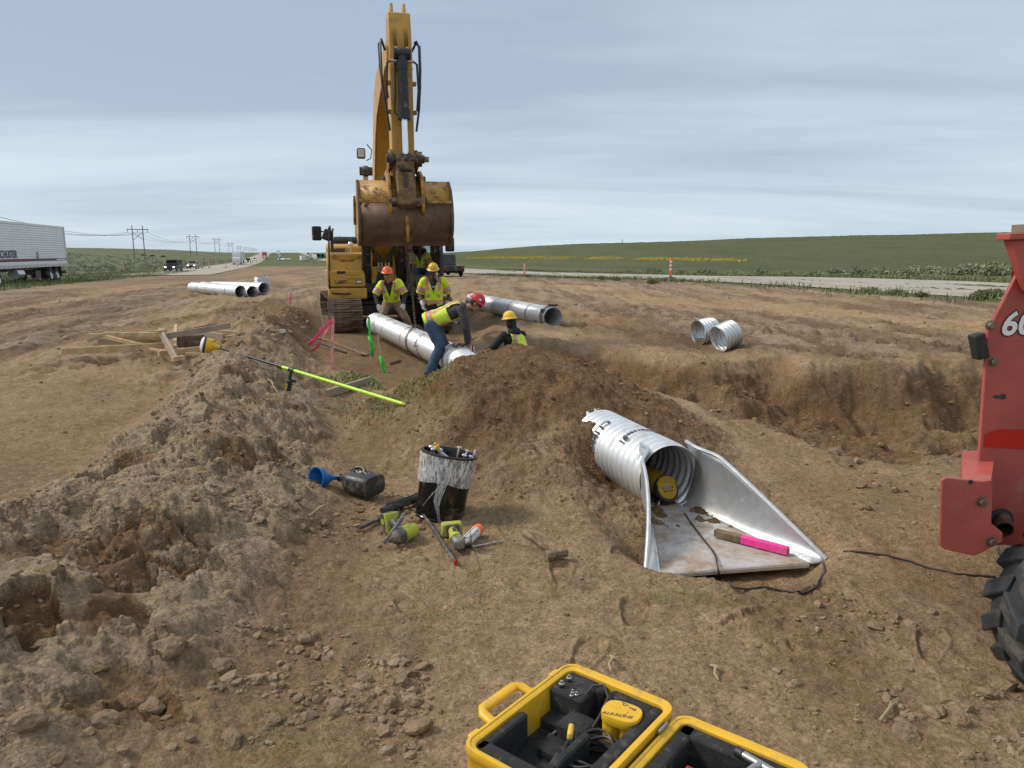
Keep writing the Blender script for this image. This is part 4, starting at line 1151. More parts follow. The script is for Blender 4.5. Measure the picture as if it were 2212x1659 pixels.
def case():
    X = Vector((.78, -.62, 0)); rz_ = math.atan2(-.62, .78)
    c = Vector((.190, 2.085, 0)); c.z = gz(c.x, c.y) - .02
    o = thing('instrument_case', 'open yellow hard case with black foam holding cables and a battery pack', 'case', c, rz_)
    W, L, H = .40, .56, .165
    body = case_half(o, 'case_body', W, L, H, 0)
    w2, l2 = W / 2 - .018, L / 2 - .018; T = H - .013
    # moulded foam insert built up from blocks round the cavities
    foam_block(o, -w2, w2, -l2, l2, .016, .040, .03)
    foam_block(o, -w2, -w2 + .13, l2 - .135, l2, .03, T)                      # corner pad with the posts (far left)
    foam_block(o, -w2 + .125, -w2 + .155, l2 - .05, l2, .03, T)
    foam_block(o, w2 - .19, w2 - .03, l2 - .055, l2 - .002, .03, T)            # pad along the far wall
    foam_block(o, w2 - .045, w2, -l2, l2, .03, T)                            # hinge side wall
    foam_block(o, -w2, -w2 + .032, -l2, l2 - .29, .03, T)                    # handle side wall
    foam_block(o, -w2, w2 - .04, -l2, -l2 + .05, .03, T)
    foam_block(o, w2 - .155, w2 - .125, -l2 + .03, .02, .03, T - .01)         # divider beside the cable coil
    foam_block(o, -.085, .015, .025, .125, .03, T - .035, .018)               # pillar in the middle
    foam_block(o, -.105, -.005, -.055, .03, .03, .072, .014)                # low step
    foam_block(o, -w2 + .01, -.06, l2 - .20, l2 - .135, .03, .08, .01)
    # wells in the pads: flat black discs paint the shade of holes
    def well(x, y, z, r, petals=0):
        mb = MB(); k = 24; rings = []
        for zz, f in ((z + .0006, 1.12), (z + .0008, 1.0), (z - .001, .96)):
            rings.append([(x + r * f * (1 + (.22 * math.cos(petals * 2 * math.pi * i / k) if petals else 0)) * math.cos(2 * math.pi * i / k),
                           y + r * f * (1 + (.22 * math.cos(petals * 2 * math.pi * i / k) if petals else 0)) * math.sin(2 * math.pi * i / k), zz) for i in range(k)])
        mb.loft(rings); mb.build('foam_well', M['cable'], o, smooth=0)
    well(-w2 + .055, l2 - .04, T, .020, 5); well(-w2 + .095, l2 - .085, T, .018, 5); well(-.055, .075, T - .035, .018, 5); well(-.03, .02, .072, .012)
    def knob(x, y, z, h=.03, r=.0075):
        mb = MB(); mb.lathe([(r * 1.25, -.03), (r * 1.25, 0)], (x, y, z), n=14)
        mb.build('post', M['black_plastic'], o)
        MB().lathe([(r, 0), (r * 1.35, .003), (r * 1.35, .008), (r * .7, .010), (r * .7, .017), (.0001, .018)], (x, y, z), n=14).build('post_tip', M['steel'], o)
    knob(-w2 + .030, l2 - .060, T + .006); knob(-w2 + .030, l2 - .105, T + .006)
    for q in range(3): a = q * 2.09 + .4; knob(-w2 + .088 + .010 * math.cos(a), l2 - .118 + .010 * math.sin(a), T - .004, r=.005)
    # battery holder with handwriting
    bt = thing('battery_pack', 'yellow battery holder marked alkaline D cell set in the black foam', 'battery', c + rotz(rz_) @ Vector((.085, .155, .036)), rz_ + R(8))
    bm = mat('battery_yellow', (.74, .43, .02), .45, var=.06, vscale=12, dust=.12, dscale=18)
    def dsh(sx, sy, k=26):
        P = []
        for i in range(k):
            t = 2 * math.pi * i / k; x, y = math.cos(t), math.sin(t)
            P.append((sx * math.copysign(abs(x) ** .62, x), sy * math.copysign(abs(y) ** .75, y)))
        return P
    for sx_ in (-1, 1):
        MB().loft([[(x * .5 + sx_ * .030, y, z) for x, y in dsh(.058, .042)] for z in (0, .105)]).build('cell_tube', bm, bt, smooth=50)
    MB().box((0, .01, .055), (.05, .05, .10)).build('web', bm, bt)
    MB().box((0, -.018, .045), (.008, .006, .05)).build('latch', bm, bt, bevel=.002)
    MB().loft([[(x * f, y * f, z) for x, y in dsh(.064, .050)] for z, f in ((.095, .98), (.097, 1.0), (.122, 1.0), (.126, .97))]).build('cap', bm, bt, smooth=50)
    MB().lathe([(.020, 0), (.020, .0015), (.0001, .0015)], (0, 0, .126), n=24).build('coin_slot', bm, bt)
    text_part('ALKALINE', .020, lambda x, y: Vector((-.004 + x * 1.05, -.028 + y + .25 * x, .1268)), M['ink'], bt, 'handwriting', .0003)
    text_part('"D" cell', .018, lambda x, y: Vector((.010 + x, .031 + y - .25 * x, .1268)), M['ink'], bt, 'handwriting', .0003)
    # coil of black cable
    coil = MB()
    P = []
    rr = random.Random(5)
    for k in range(9 * 28):
        a = 2 * math.pi * k / 28; turn = k / 28
        rad = .070 + .010 * math.sin(turn * 2.3) + .006 * math.sin(a * 2 + turn * 5)
        P.append((.075 + rad * math.cos(a), -.005 + rad * 1.25 * math.sin(a), .046 + .008 * turn + .004 * math.sin(a * 3 + turn * 4)))
    coil.tube(P, .0048, 6)
    co = coil.build('cable_coil', M['cable']); co.location = c; co.rotation_euler = (0, 0, rz_)
    tag(co, 'coil of black cable inside the yellow case beside the battery holder', 'cable')
    ld = MB()
    ld.tube([(-.095, .045, .05), (-.085, .085, .07), (-.075, .15, .130), (-.055, .205, .172), (-.02, .215, .182), (.012, .19, .162), (.018, .13, .13), (.012, .07, .095), (.03, .03, .07)], .005, 8)
    ld.lathe([(.008, 0), (.011, .006), (.012, .03), (.008, .034), (.007, .05)], (-.118, .015, .042), (.4, .5, .45), 12)
    lo = ld.build('lead_with_plug', M['black_plastic']); lo.location = c; lo.rotation_euler = (0, 0, rz_)
    tag(lo, 'black lead with a round plug looped over the foam corner pad', 'cable')
    # small yellow and grey remote standing on edge
    rm = thing('remote_control', 'small yellow and grey remote standing on edge beside the cable coil', 'remote', c + rotz(rz_) @ Vector((-.005, -.005, .058)), rz_ + R(28))
    MB().box((0, 0, .045), (.018, .055, .095)).build('shell', mat('remote_yellow', (.72, .45, .06), .45), rm, bevel=.007)
    MB().box((0, 0, .045), (.0205, .057, .060)).build('grey_band', mat('remote_grey', (.10, .11, .10), .5), rm, bevel=.004)
    MB().box((.016, .0, .04), (.012, .035, .05)).build('clip', M['black_plastic'], rm, bevel=.003)
    MB().box((.0235, .0, .045), (.004, .012, .03)).build('clip_spring', M['steel'], rm)
    # tripod rod with chrome tip
    rd = thing('adjusting_rod', 'black rod with a chrome end leaning out of the case near the coil', 'rod', c + rotz(rz_) @ Vector((.015, -.15, .062)), rz_)
    MB().cyl((0, .05, .06), (0, -.01, .035), .009, n=14).build('sleeve', M['black_plastic'], rd)
    MB().cyl((0, -.01, .035), (0, -.085, -.005), .0078, n=14).build('rod', M['chrome'], rd)
    # hinge, latches and handle
    for y in (-.17, .17):
        MB().cyl((W / 2 + .022, y - .03, H - .012), (W / 2 + .022, y + .03, H - .012), .006, n=10).build('hinge', M['steel'], o)
        MB().box((-W / 2 - .022, y * 1.25, H - .035), (.02, .045, .05)).build('latch', M['case_yellow'], o, bevel=.005)
    hb = MB(); xh = -W / 2 - .012
    pth = [(xh, -.105, H - .050), (xh - .070, -.100, H - .034), (xh - .088, -.082, H - .032), (xh - .088, .082, H - .032), (xh - .070, .100, H - .034), (xh, .105, H - .050)]
    hb.tube(pth, .019, 10, flat=.7); hb.build('handle', M['case_yellow'], o, smooth=60)
    MB().box((xh - .02, 0, H - .055), (.03, .14, .03)).build('handle_mount', M['case_yellow'], o, bevel=.006)
    # lid lying open, same outline, with its own foam
    LX = W + .034; LH = .145
    lid = case_half(o, 'case_lid', W, L, LH, LX)
    lo_ = [(LX - w2, LX + w2, -l2, l2, .016, .03), (LX - w2, LX - w2 + .045, -l2, l2, .02, LH - .012), (LX + w2 - .045, LX + w2, -l2, l2, .02, LH - .012),
           (LX - w2, LX + w2, l2 - .055, l2, .02, LH - .012), (LX - w2, LX + w2, -l2, -l2 + .05, .02, LH - .012), (LX + .045, LX + .075, .05, l2, .02, LH - .025),
           (LX - w2, LX - .06, .02, .075, .02, LH - .03), (LX - .03, LX + .10, -.02, .06, .02, LH - .03), (LX - w2, LX - .05, -.12, -.05, .02, LH - .03), (LX + .02, LX + w2, -.18, -.10, .02, LH - .03)]
    for b_ in lo_: foam_block(o, *b_)
    foam_block(o, LX - .10, LX + .03, .12, .15, .028, .05)
    rp_ = thing('red_connector', 'small red plastic block lying in the lid foam', 'block', c + rotz(rz_) @ Vector((LX - .075, .085, .075)), rz_)
    MB().box((0, 0, .02), (.05, .05, .04)).build('block', mat('red_plastic', (.45, .02, .03), .45), rp_, bevel=.004)
    MB().box((0, 0, .041), (.034, .034, .003)).build('recess', mat('red_dark', (.20, .01, .015), .6), rp_)  # darker red plate on top paints the shade of a hollow
    MB().box((0, -.026, .02), (.02, .004, .012)).build('tab', M['steel'], rp_)
    th = thing('clamp_handle', 'steel tee handle with black caps lying across the lid foam', 'clamp', c + rotz(rz_) @ Vector((LX + .085, .205, LH - .002)), rz_ + R(-12))
    MB().cyl((-.06, 0, 0), (.06, 0, 0), .013, n=16).build('cross_bar', M['steel'], th)
    for s_ in (-1, 1): MB().cyl((s_ * .058, 0, 0), (s_ * .085, 0, 0), .016, n=16).build('end_cap', M['black_plastic'], th, bevel=.003)
    MB().tube([(0, 0, .006), (-.004, -.04, .008), (-.012, -.11, .0), (-.02, -.17, -.01)], .009, 10).build('stem', M['steel'], th)
case()
# ------------------------------------------------------------------ excavator
M['cat_yellow'] = mat('machine_yellow', (.50, .265, .035), .42, var=.10, vscale=3, dust=.22, dscale=5, dustcol=(.30, .20, .10), rvar=.08)
M['cat_worn'] = mat('worn_machine_yellow', (.43, .225, .035), .5, var=.16, vscale=4, dust=.42, dscale=6, dustcol=(.055, .036, .024))
M['bucket_worn'] = mat('worn_bucket_steel', (.120, .072, .045), .6, .25, var=.35, vscale=3, dust=.25, dustcol=(.19, .12, .075), dscale=5, bump=.15, bscale=40)
M['mach_black'] = mat('machine_black', (.012, .012, .013), .4, var=.3, vscale=8, dust=.15, dscale=6)
M['link_mud'] = mat('muddy_link_paint', (.24, .13, .045), .6, var=.3, vscale=6, dust=.5, dustcol=(.06, .04, .028), dscale=8)
M['hose'] = mat('hydraulic_hose', (.014, .014, .015), .45)
M['track'] = mat('track_shoe_steel', (.135, .100, .072), .62, .45, var=.3, vscale=5, dust=.55, dscale=7, dustcol=(.27, .19, .125))
M['pin'] = mat('muddy_pin_steel', (.075, .058, .045), .6, .4, var=.4, vscale=12, dust=.35)
M['cab_glass'] = glass_mat('cab_glass', (.62, .68, .66), .05)
M['lens'] = mat('lamp_lens', (.6, .6, .58), .15)
def excavator():
    C = Vector((-3.70, 20.98, 0)); C.z = gz(-4.2, 18.3) - .05
    o = thing('excavator', 'yellow tracked excavator holding a chain from its curled muddy bucket', 'excavator', C, 0)
    B = lambda mb, nm, m, par=o, **k: mb.build(nm, m, par, **k)
    T18 = rotz(R(18)); T14 = rotz(R(14))
    # --- undercarriage: local track frame, front towards -y
    def track(cx):
        prof = []            # side outline (y, z) of the shoe belt
        r1, r2 = .41, .41; yf, yb = -2.12, 2.12; zc = .43
        n = 60; pts = []
        for i in range(9): a = R(90 + 180 * i / 8); pts.append((yf + r1 * math.cos(a) , zc + r1 * math.sin(a)))
        k = 14
        for i in range(1, k): pts.append((yf + (yb - yf) * i / k, zc - r1))
        for i in range(9): a = R(-90 + 180 * i / 8); pts.append((yb + r2 * math.cos(a), zc + r2 * math.sin(a)))
        for i in range(1, k): q = 1 - i / k; pts.append((yf + (yb - yf) * q, zc + r1 - .03 * math.sin(math.pi * q)))
        # resample at the shoe pitch
        P = [Vector((0, a, b)) for a, b in pts]; P.append(P[0])
        Ls = [0]
        for a, b in zip(P[:-1], P[1:]): Ls.append(Ls[-1] + (b - a).length)
        pitch = .203; ns = int(Ls[-1] / pitch)
        def pos(s):
            s %= Ls[-1]
            for i in range(len(Ls) - 1):
                if Ls[i + 1] >= s:
                    t = (s - Ls[i]) / max(1e-9, Ls[i + 1] - Ls[i]); return P[i].lerp(P[i + 1], t)
        shoe = MB(); w = .70
        shoe.box((0, 0, .0), (w, .190, .022))
        for yy in (-.078, 0.0, .075): shoe.box((0, yy, .024), (w, .016, .034))
        me = shoe.mesh('track_shoe', M['track'], 0)
        under = thing_part('track', o)
        for i in range(ns):
            s = i * Ls[-1] / ns; p = pos(s); t = (pos(s + .09) - pos(s - .09)).normalized()
            nrm = t.cross(Vector((1, 0, 0)))          # outward
            rot = Matrix((Vector((1, 0, 0)), t, Vector((1, 0, 0)).cross(t))).transposed()
            if (rot @ Vector((0, 0, 1))).dot(p - Vector((0, 0, zc))) < 0 and abs(p.y) < 2.6:
                rot = Matrix((Vector((-1, 0, 0)), t, Vector((-1, 0, 0)).cross(t))).transposed()
            q = link('track_shoe', me, under)
            q.matrix_local = Matrix.Translation(T18 @ (p + Vector((cx, 0, 0)))) @ (T18 @ rot).to_4x4()
        fr = MB(); fr.box((cx, 0, .46), (.34, 3.9, .36)); fr.box((cx, 0, .27), (.30, 4.1, .18)); fr.xform(T18); B(fr, 'track_frame', M['mach_black'], under, bevel=.03)
        for yy, rr in ((yf, .33), (yb, .33)):
            wh = MB(); wh.lathe([(.10, -.14), (.14, -.16), (rr - .05, -.12), (rr, -.08), (rr, .08), (rr - .05, .12), (.14, .16), (.10, .14)], (cx, yy, zc), (1, 0, 0), 24); wh.xform(T18); B(wh, 'idler', M['pin'], under)
        for yy in np.linspace(-1.5, 1.5, 8):
            wh = MB(); wh.lathe([(.06, -.2), (.13, -.18), (.13, -.08), (.10, -.07), (.10, .07), (.13, .08), (.13, .18), (.06, .2)], (cx, yy, .19), (1, 0, 0), 14); wh.xform(T18); B(wh, 'roller', M['pin'], under)
    def thing_part(nm, par):
        # a part that is a group of pieces: a small hub mesh carries them
        mb = MB(); mb.box((0, 0, .5), (.1, .1, .1)); return mb.build(nm, M['mach_black'], par)
    track(-1.16); track(1.16)
    cb = MB(); cb.box((0, 0, .60), (1.7, 2.2, .36)); cb.box((0, -1.0, .52), (1.9, .5, .30)); cb.box((0, 1.0, .52), (1.9, .5, .30)); cb.cyl((0, 0, .76), (0, 0, 1.10), .72, n=32); cb.xform(T18)
    B(cb, 'car_body', M['mach_black'], bevel=.04)
    # --- upper structure, rotated 14 degrees; helper that rotates every builder
    def U(mb, nm, m, par=o, **k): mb.xform(T14); return mb.build(nm, m, par, **k)
    dk = MB(); dk.box((0, .35, 1.14), (2.85, 4.1, .22)); U(dk, 'deck', M['mach_black'], bevel=.03)
    skirt = MB(); skirt.box((-.95, -1.66, .98), (.98, .16, .30)); skirt.box((.0, -1.62, 1.08), (.95, .10, .14)); U(skirt, 'deck_skirt', M['cat_yellow'], bevel=.05)
    cw = MB(); cw.prism([(1.3, .95), (2.75, 1.05), (2.95, 1.4), (2.9, 2.15), (2.6, 2.3), (1.3, 2.3)], -1.45, 1.45); U(cw, 'counterweight', M['cat_yellow'], bevel=.12, seg=3)
    hood = MB(); hood.prism([(-.55, 1.24), (1.35, 1.24), (1.35, 2.25), (-.1, 2.25), (-.35, 2.18)], -1.45, -.50); U(hood, 'engine_hood', M['cat_yellow'], bevel=.06)
    hd2 = MB(); hd2.box((-.10, .95, 2.28), (2.4, 1.3, .35)); U(hd2, 'hood_cover', M['mach_black'], bevel=.12, seg=3)
    vent = MB(); vent.box((-1.12, -.42, 1.98), (.34, .06, .30)); U(vent, 'side_screen', mat('screen_mesh', (.10, .06, .03), .7, var=.4, vscale=60), bevel=.01)
    ex = MB(); ex.cyl((-.55, .55, 2.4), (-.55, .55, 2.75), .08, n=14); ex.ball((-.55, .55, 2.75), .08); U(ex, 'exhaust_stack', M['steel'])
    # right hand storage box with steps (front left of the picture)
    b1 = MB(); b1.prism([(-1.66, 1.26), (-.55, 1.26), (-.55, 2.02), (-1.36, 2.02), (-1.50, 1.98), (-1.66, 1.66)], -1.45, -.49); box1 = U(b1, 'storage_box', M['cat_yellow'], bevel=.05, seg=3)
    lid = MB(); lid.box((-.95, -1.505, 1.80), (.84, .12, .40), rotx(R(8))); U(lid, 'step_panel', M['cat_yellow'], box1, bevel=.05, seg=3)
    st = MB(); st.box((-.95, -1.575, 1.80), (.36, .06, .20), rotx(R(8))); U(st, 'step_recess', M['cat_worn'], box1, bevel=.02)
    st = MB(); st.box((-.95, -1.60, 1.86), (.36, .03, .05), rotx(R(8))); U(st, 'step_tread', M['cat_yellow'], box1, bevel=.01)
    for dx in (-.30, .30):
        for dz in (-.12, .12):
            w_ = MB(); w_.lathe([(.045, 0), (.045, .012), (.02, .018), (.0001, .018)], (-.95 + dx, -1.57 + dz * -.14, 1.80 + dz), (0, -1, .14), 14); U(w_, 'panel_bolt', M['cat_worn'], box1)
    dr = MB(); dr.box((-.95, -1.70, 1.36), (.90, .10, .42)); U(dr, 'lower_panel', M['cat_yellow'], box1, bevel=.035, seg=3)
    for x0, w_ in ((-1.10, .42),): q = MB(); q.box((x0, -1.755, 1.52), (w_ * .5, .02, .07)); U(q, 'pull_recess', M['mach_black'], box1, bevel=.015)
    for k in range(3): q = MB(); q.box((-.80 + .0, -1.752, 1.27 + k * .10), (.40 - .06 * k, .03, .03)); U(q, 'pressed_rib', M['cat_yellow'], box1, bevel=.012)
    lt = MB(); lt.box((-.66, -1.755, 1.28), (.15, .03, .10)); lp = U(lt, 'work_lamp', M['mach_black'], box1, bevel=.02)
    lt = MB(); lt.box((-.66, -1.772, 1.28), (.12, .01, .065)); U(lt, 'lens', M['lens'], lp, bevel=.01)
    text_part('L6809', .125, lambda x, y: T14 @ Vector((-1.10 + x, -1.7525, 1.27 + y)), M['ink'], box1, 'fleet_number', .004)
    # handrail and mirror arm at the left
    for dx in (0, .10):
        hr = MB(); hr.tube([(-1.40 + dx, -1.70, 1.05), (-1.40 + dx, -1.74, 1.2), (-1.38 + dx, -1.70, 1.9), (-1.36 + dx, -1.55, 2.62), (-1.33 + dx, -1.40, 2.68), (-1.32 + dx, -1.25, 2.60), (-1.30 + dx, -1.15, 2.0)] if dx == 0 else [(-1.28, -1.35, 2.0), (-1.27, -1.35, 2.55), (-1.25, -1.32, 2.62)], .022, 8); U(hr, 'handrail', M['mach_black'])
    hr = MB(); hr.tube([(-1.40, -1.70, 1.08), (-1.32, -1.75, .99), (-1.0, -1.76, .98), (-.88, -1.74, .98)], .02, 8); U(hr, 'handrail', M['mach_black'])
    for (mx, my, mz, sgn) in ((-1.66, -1.35, 2.50, -1), (1.72, -1.62, 2.22, 1)):
        m_ = MB(); m_.box((mx, my, mz), (.24, .09, .36), rotz(R(-12 * sgn))); mo = U(m_, 'mirror', M['mach_black'], bevel=.04, seg=3)
        a_ = MB(); a_.tube([(mx, my + .03, mz + (.0 if sgn < 0 else .2)), (mx - sgn * .12, my + .08, mz + .05 if sgn < 0 else mz + .32), (mx - sgn * .28, my + .08, mz + .02 if sgn < 0 else mz + .32)], .018, 8); U(a_, 'mirror_arm', M['mach_black'], mo)
        g_ = MB(); g_.box((mx, my + .048, mz), (.20, .006, .31), rotz(R(-12 * sgn))); U(g_, 'mirror_glass', M['chrome'], mo)
    bx_ = MB(); bx_.box((-1.40, -1.30, 2.46), (.22, .16, .28), roty(R(20))); U(bx_, 'mirror_bracket', M['mach_black'], bevel=.03)
    fl = MB(); fl.ball((-.82, -1.05, 2.22), (.07, .05, .08)); fl.cyl((-.82, -1.05, 2.02), (-.82, -1.05, 2.16), .012, n=8); U(fl, 'round_mirror', M['chrome'])
    # boom foot brackets and panels between
    for x in (-.30, .30): q = MB(); q.prism([(-1.66, 1.24), (.2, 1.24), (.0, 1.9), (-.5, 2.15), (-.85, 2.0), (-1.2, 1.5)], x - .035, x + .035); U(q, 'boom_bracket', M['cat_yellow'], bevel=.015)
    q = MB(); q.box((0, -.42, 1.75), (.95, .08, 1.25)); U(q, 'centre_panel', M['cat_yellow'])
    q = MB(); q.box((-.02, -1.40, 1.42), (.60, .06, .46)); vb = U(q, 'valve_cover', M['cat_yellow'], bevel=.04)
    q = MB(); q.box((-.10, -1.44, 1.28), (.20, .03, .34)); U(q, 'hose_opening', M['mach_black'], vb, bevel=.06)
    # boom
    bw = .235
    outline = [(-.62, 1.72), (-.40, 2.05), (-1.45, 3.55), (-2.55, 5.10), (-3.15, 5.62), (-3.9, 5.86), (-5.3, 5.88), (-6.55, 5.86), (-6.78, 5.72), (-6.78, 5.50), (-6.60, 5.38), (-5.3, 5.18), (-4.1, 4.92), (-3.45, 4.50), (-2.75, 3.55), (-1.6, 2.35), (-.85, 1.66)]
    bm = MB(); bm.prism(outline, -bw, bw); boom = U(bm, 'boom', M['cat_yellow'], bevel=.02)
    for s_ in (-1, 1):
        q = MB(); q.tube([(s_ * (bw + .01), a, b) for a, b in [(-.85, 1.68), (-1.6, 2.37), (-2.75, 3.57), (-3.45, 4.52), (-4.1, 4.94), (-5.3, 5.20), (-6.6, 5.40)]], .018, 6); U(q, 'weld_seam', M['cat_worn'], boom)
    ft = MB(); ft.cyl((-.36, -.62, 1.85), (.36, -.62, 1.85), .16, n=18); U(ft, 'foot_pin', M['pin'], boom)
    # boom cylinders
    for s_ in (-1, 1):
        x = s_ * .46
        q = MB(); a = Vector((x, -1.45, 1.08)); b = Vector((x, -2.75, 3.92)); d = (b - a).normalized()
        q.cyl(a, a + d * 2.15, .118, n=20); q.cyl(a + d * 2.05, a + d * 2.2, .135, n=20); q.lathe([(.14, -.09), (.14, .09)], a, (1, 0, 0), 18); cyl = U(q, 'boom_cylinder', M['mach_black'], smooth=40)
        q = MB(); q.cyl(a + d * 2.15, b, .062, n=16); U(q, 'rod', M['chrome'], cyl)
        q = MB(); q.cyl((s_ * .30, b.y, b.z), (s_ * .60, b.y, b.z), .10, n=16); q.ball(b, .13); U(q, 'rod_eye', M['pin'], cyl)
        q = MB(); q.tube([(x - s_ * .16, -1.50, 2.75), (x - s_ * .16, -1.52, 2.2), (x - s_ * .20, -1.45, 1.98), (x - s_ * .30, -1.46, 1.90), (x - s_ * .33, -1.47, 1.75)], .022, 8); U(q, 'oil_pipe', M['hose'], cyl)
        q = MB(); q.tube([(x - s_ * .145, -1.45, 2.75), (x - s_ * .145, -1.46, 2.3), (x - s_ * .22, -1.42, 2.06), (x - s_ * .38, -1.44, 1.92), (x - s_ * .41, -1.46, 1.75)], .022, 8); U(q, 'oil_pipe', M['hose'], cyl)
        for k in range(2):
            q = MB(); xx = x - s_ * (.33 + .08 * k); q.cyl((xx, -1.47, 1.76), (xx, -1.47, 1.62), .030, n=10); q.cyl((xx, -1.47, 1.60), (xx, -1.47, 1.52), .026, n=10); U(q, 'hose_fitting', M['steel'], cyl)
            q = MB(); q.tube([(xx, -1.47, 1.55), (xx, -1.48, 1.3), (xx + .03, -1.46, 1.15)], .022, 8); U(q, 'hose', M['hose'], cyl)
    # work lamp on the boom
    q = MB(); q.box((-.56, -2.95, 4.30), (.20, .12, .24)); lamp = U(q, 'boom_lamp', M['mach_black'], bevel=.04, seg=3)
    q = MB(); q.box((-.56, -3.012, 4.30), (.15, .01, .18)); U(q, 'lens', M['lens'], lamp, bevel=.02)
    q = MB(); q.tube([(-.44, -2.9, 4.15), (-.34, -2.85, 4.2), (-.30, -2.8, 4.4), (-.42, -2.9, 4.52)], .012, 6); U(q, 'lamp_bracket', M['hose'], lamp)
    # --- stick, bucket and linkage
    SYF = -6.85                       # front face of the stick
    sw = .205
    so = [(-6.86, 3.02), (-6.98, 3.25), (-7.02, 3.9), (-7.02, 5.0), (-6.96, 5.9), (-6.82, 6.30), (-6.60, 6.34), (-6.44, 6.20), (-6.30, 5.6), (-6.36, 5.0), (-6.50, 4.0), (-6.58, 3.2), (-6.68, 3.00)]
    q = MB(); q.prism(so, -sw, sw); stick = U(q, 'stick', M['cat_yellow'], bevel=.018)
    for s_ in (-1, 1):
        q = MB(); q.prism([(-6.72, 6.30), (-6.60, 6.52), (-6.50, 6.52), (-6.42, 6.22)], s_ * .115 - .03, s_ * .115 + .03); U(q, 'tail_lug', M['cat_yellow'], stick, bevel=.01)
        q = MB(); q.prism([(-6.99, 5.70), (-7.20, 5.60), (-7.20, 5.40), (-7.01, 5.24), (-6.98, 6.0)], s_ * .10 - .022, s_ * .10 + .022); U(q, 'cylinder_lug', M['cat_yellow'], stick, bevel=.008)
        for z in (3.85, 4.55, 5.05): q = MB(); q.box((s_ * (sw + .03), -6.96, z), (.07, .10, .07)); U(q, 'hose_clamp', M['cat_worn'], stick, bevel=.01)
    # bucket cylinder on the front of the stick
    a = Vector((0, -7.20, 5.50)); b = Vector((.02, -7.22, 3.70)); d = (b - a).normalized()
    q = MB(); q.cyl(a - d * .02, a + d * 1.02, .095, n=22); q.cyl(a + d * .95, a + d * 1.10, .118, n=22); q.cyl((-.15, a.y, a.z), (.15, a.y, a.z), .10, n=18); q.cyl(a + d * .12, a + d * .26, .104, n=22)
    bc = U(q, 'bucket_cylinder', M['mach_black'], smooth=40)
    for k in range(8):
        an = k * math.pi / 4; q = MB(); pp = a + d * 1.10 + frame(d) @ Vector((.095 * math.cos(an), .095 * math.sin(an), 0)); q.cyl(pp, pp + d * .03, .018, n=6); U(q, 'gland_bolt', M['mach_black'], bc)
    q = MB(); q.cyl(a + d * 1.08, b, .055, n=18); U(q, 'rod', M['chrome'], bc)
    for s_, zz in ((-1, 0), (1, .0)):
        q = MB(); q.cyl((s_ * .08, a.y, a.z - .12), (s_ * .21, a.y, a.z - .12), .028, n=10); U(q, 'port', M['steel'], bc)
        lo_ = -.75 if s_ < 0 else -.95
        q = MB(); q.tube([(s_ * .20, a.y, a.z - .12), (s_ * .265, a.y + .02, a.z - .16), (s_ * .285, a.y + .03, a.z - .6), (s_ * .26, a.y + .08, a.z + lo_ + .02), (s_ * .30, a.y + .16, a.z + lo_), (s_ * .345, a.y + .25, a.z - .5), (s_ * .35, a.y + .33, a.z + .2), (s_ * .32, a.y + .45, a.z + .34), (s_ * .25, a.y + .6, a.z + .2)], .021, 8); U(q, 'hose', M['hose'], stick)
        q = MB(); q.tube([(s_ * .24, a.y + .10, a.z - 1.3), (s_ * .30, a.y + .12, a.z - .9), (s_ * .365, a.y + .32, a.z - .2), (s_ * .37, a.y + .42, a.z + .25), (s_ * .30, a.y + .6, a.z + .36)], .021, 8); U(q, 'hose', M['hose'], stick)
    q = MB(); q.tube([(-.13, a.y + .02, a.z - .15), (-.135, a.y + .0, a.z - .7), (-.155, a.y + .0, a.z - .85), (-.155, a.y, a.z - 1.02), (-.10, a.y - .02, a.z - 1.04)], .018, 8); U(q, 'oil_pipe', M['hose'], bc)
    # linkage
    for s_ in (-1, 1):
        q = MB(); q.prism([(-7.28, 3.82), (-7.12, 3.84), (-6.68, 3.70), (-6.62, 3.58), (-6.70, 3.48), (-7.12, 3.58), (-7.28, 3.60)], s_ * .25 - .03, s_ * .25 + .03); U(q, 'idler_link', M['cat_worn'], stick, bevel=.02)
    q = MB(); q.cyl((-.33, -7.2, 3.70), (.36, -7.2, 3.70), .075, n=16); q.cyl((-.29, -7.2, 3.70), (-.20, -7.2, 3.70), .135, n=18); q.cyl((.20, -7.2, 3.70), (.31, -7.2, 3.70), .135, n=18); q.cyl((.36, -7.2, 3.70), (.44, -7.2, 3.70), .05, n=8); q.cyl((-.08, -7.2, 3.70), (.10, -7.2, 3.70), .11, n=18); U(q, 'link_pin', M['pin'], stick)
    q = MB(); q.prism([(-7.30, 3.66), (-7.12, 3.64), (-7.20, 3.10), (-7.24, 2.86), (-7.36, 2.80), (-7.46, 2.88), (-7.44, 3.10)], -.17, .17); pk = U(q, 'power_link', M['link_mud'], bevel=.03)
    q = MB(); q.box((0, -7.40, 3.32), (.06, .02, .28), rotx(R(-14))); U(q, 'grease_plate', M['pin'], pk)
    q = MB(); q.cyl((-.11, -7.34, 3.52), (.11, -7.34, 3.52), .06, n=14); U(q, 'link_boss', M['pin'], pk)
    q = MB(); q.cyl((-.34, -7.33, 2.94), (.36, -7.33, 2.94), .10, n=16); q.cyl((-.38, -6.80, 3.34), (.42, -6.80, 3.34), .10, n=16); U(q, 'bucket_pin', M['pin'], pk)
    ZB = lambda z: 3.33 - (3.16 - z) * .86
    bk = [( -6.52, 3.16), (-6.90, 3.15), (-7.12, 2.96), (-7.28, 2.66), (-7.34, 2.36), (-7.30, 2.10), (-7.16, 1.90), (-6.92, 1.80), (-6.5, 1.82), (-6.0, 1.96), (-5.75, 2.06)]
    bk = [(a_, ZB(b_)) for a_, b_ in bk]
    hw = .835
    outer = bk
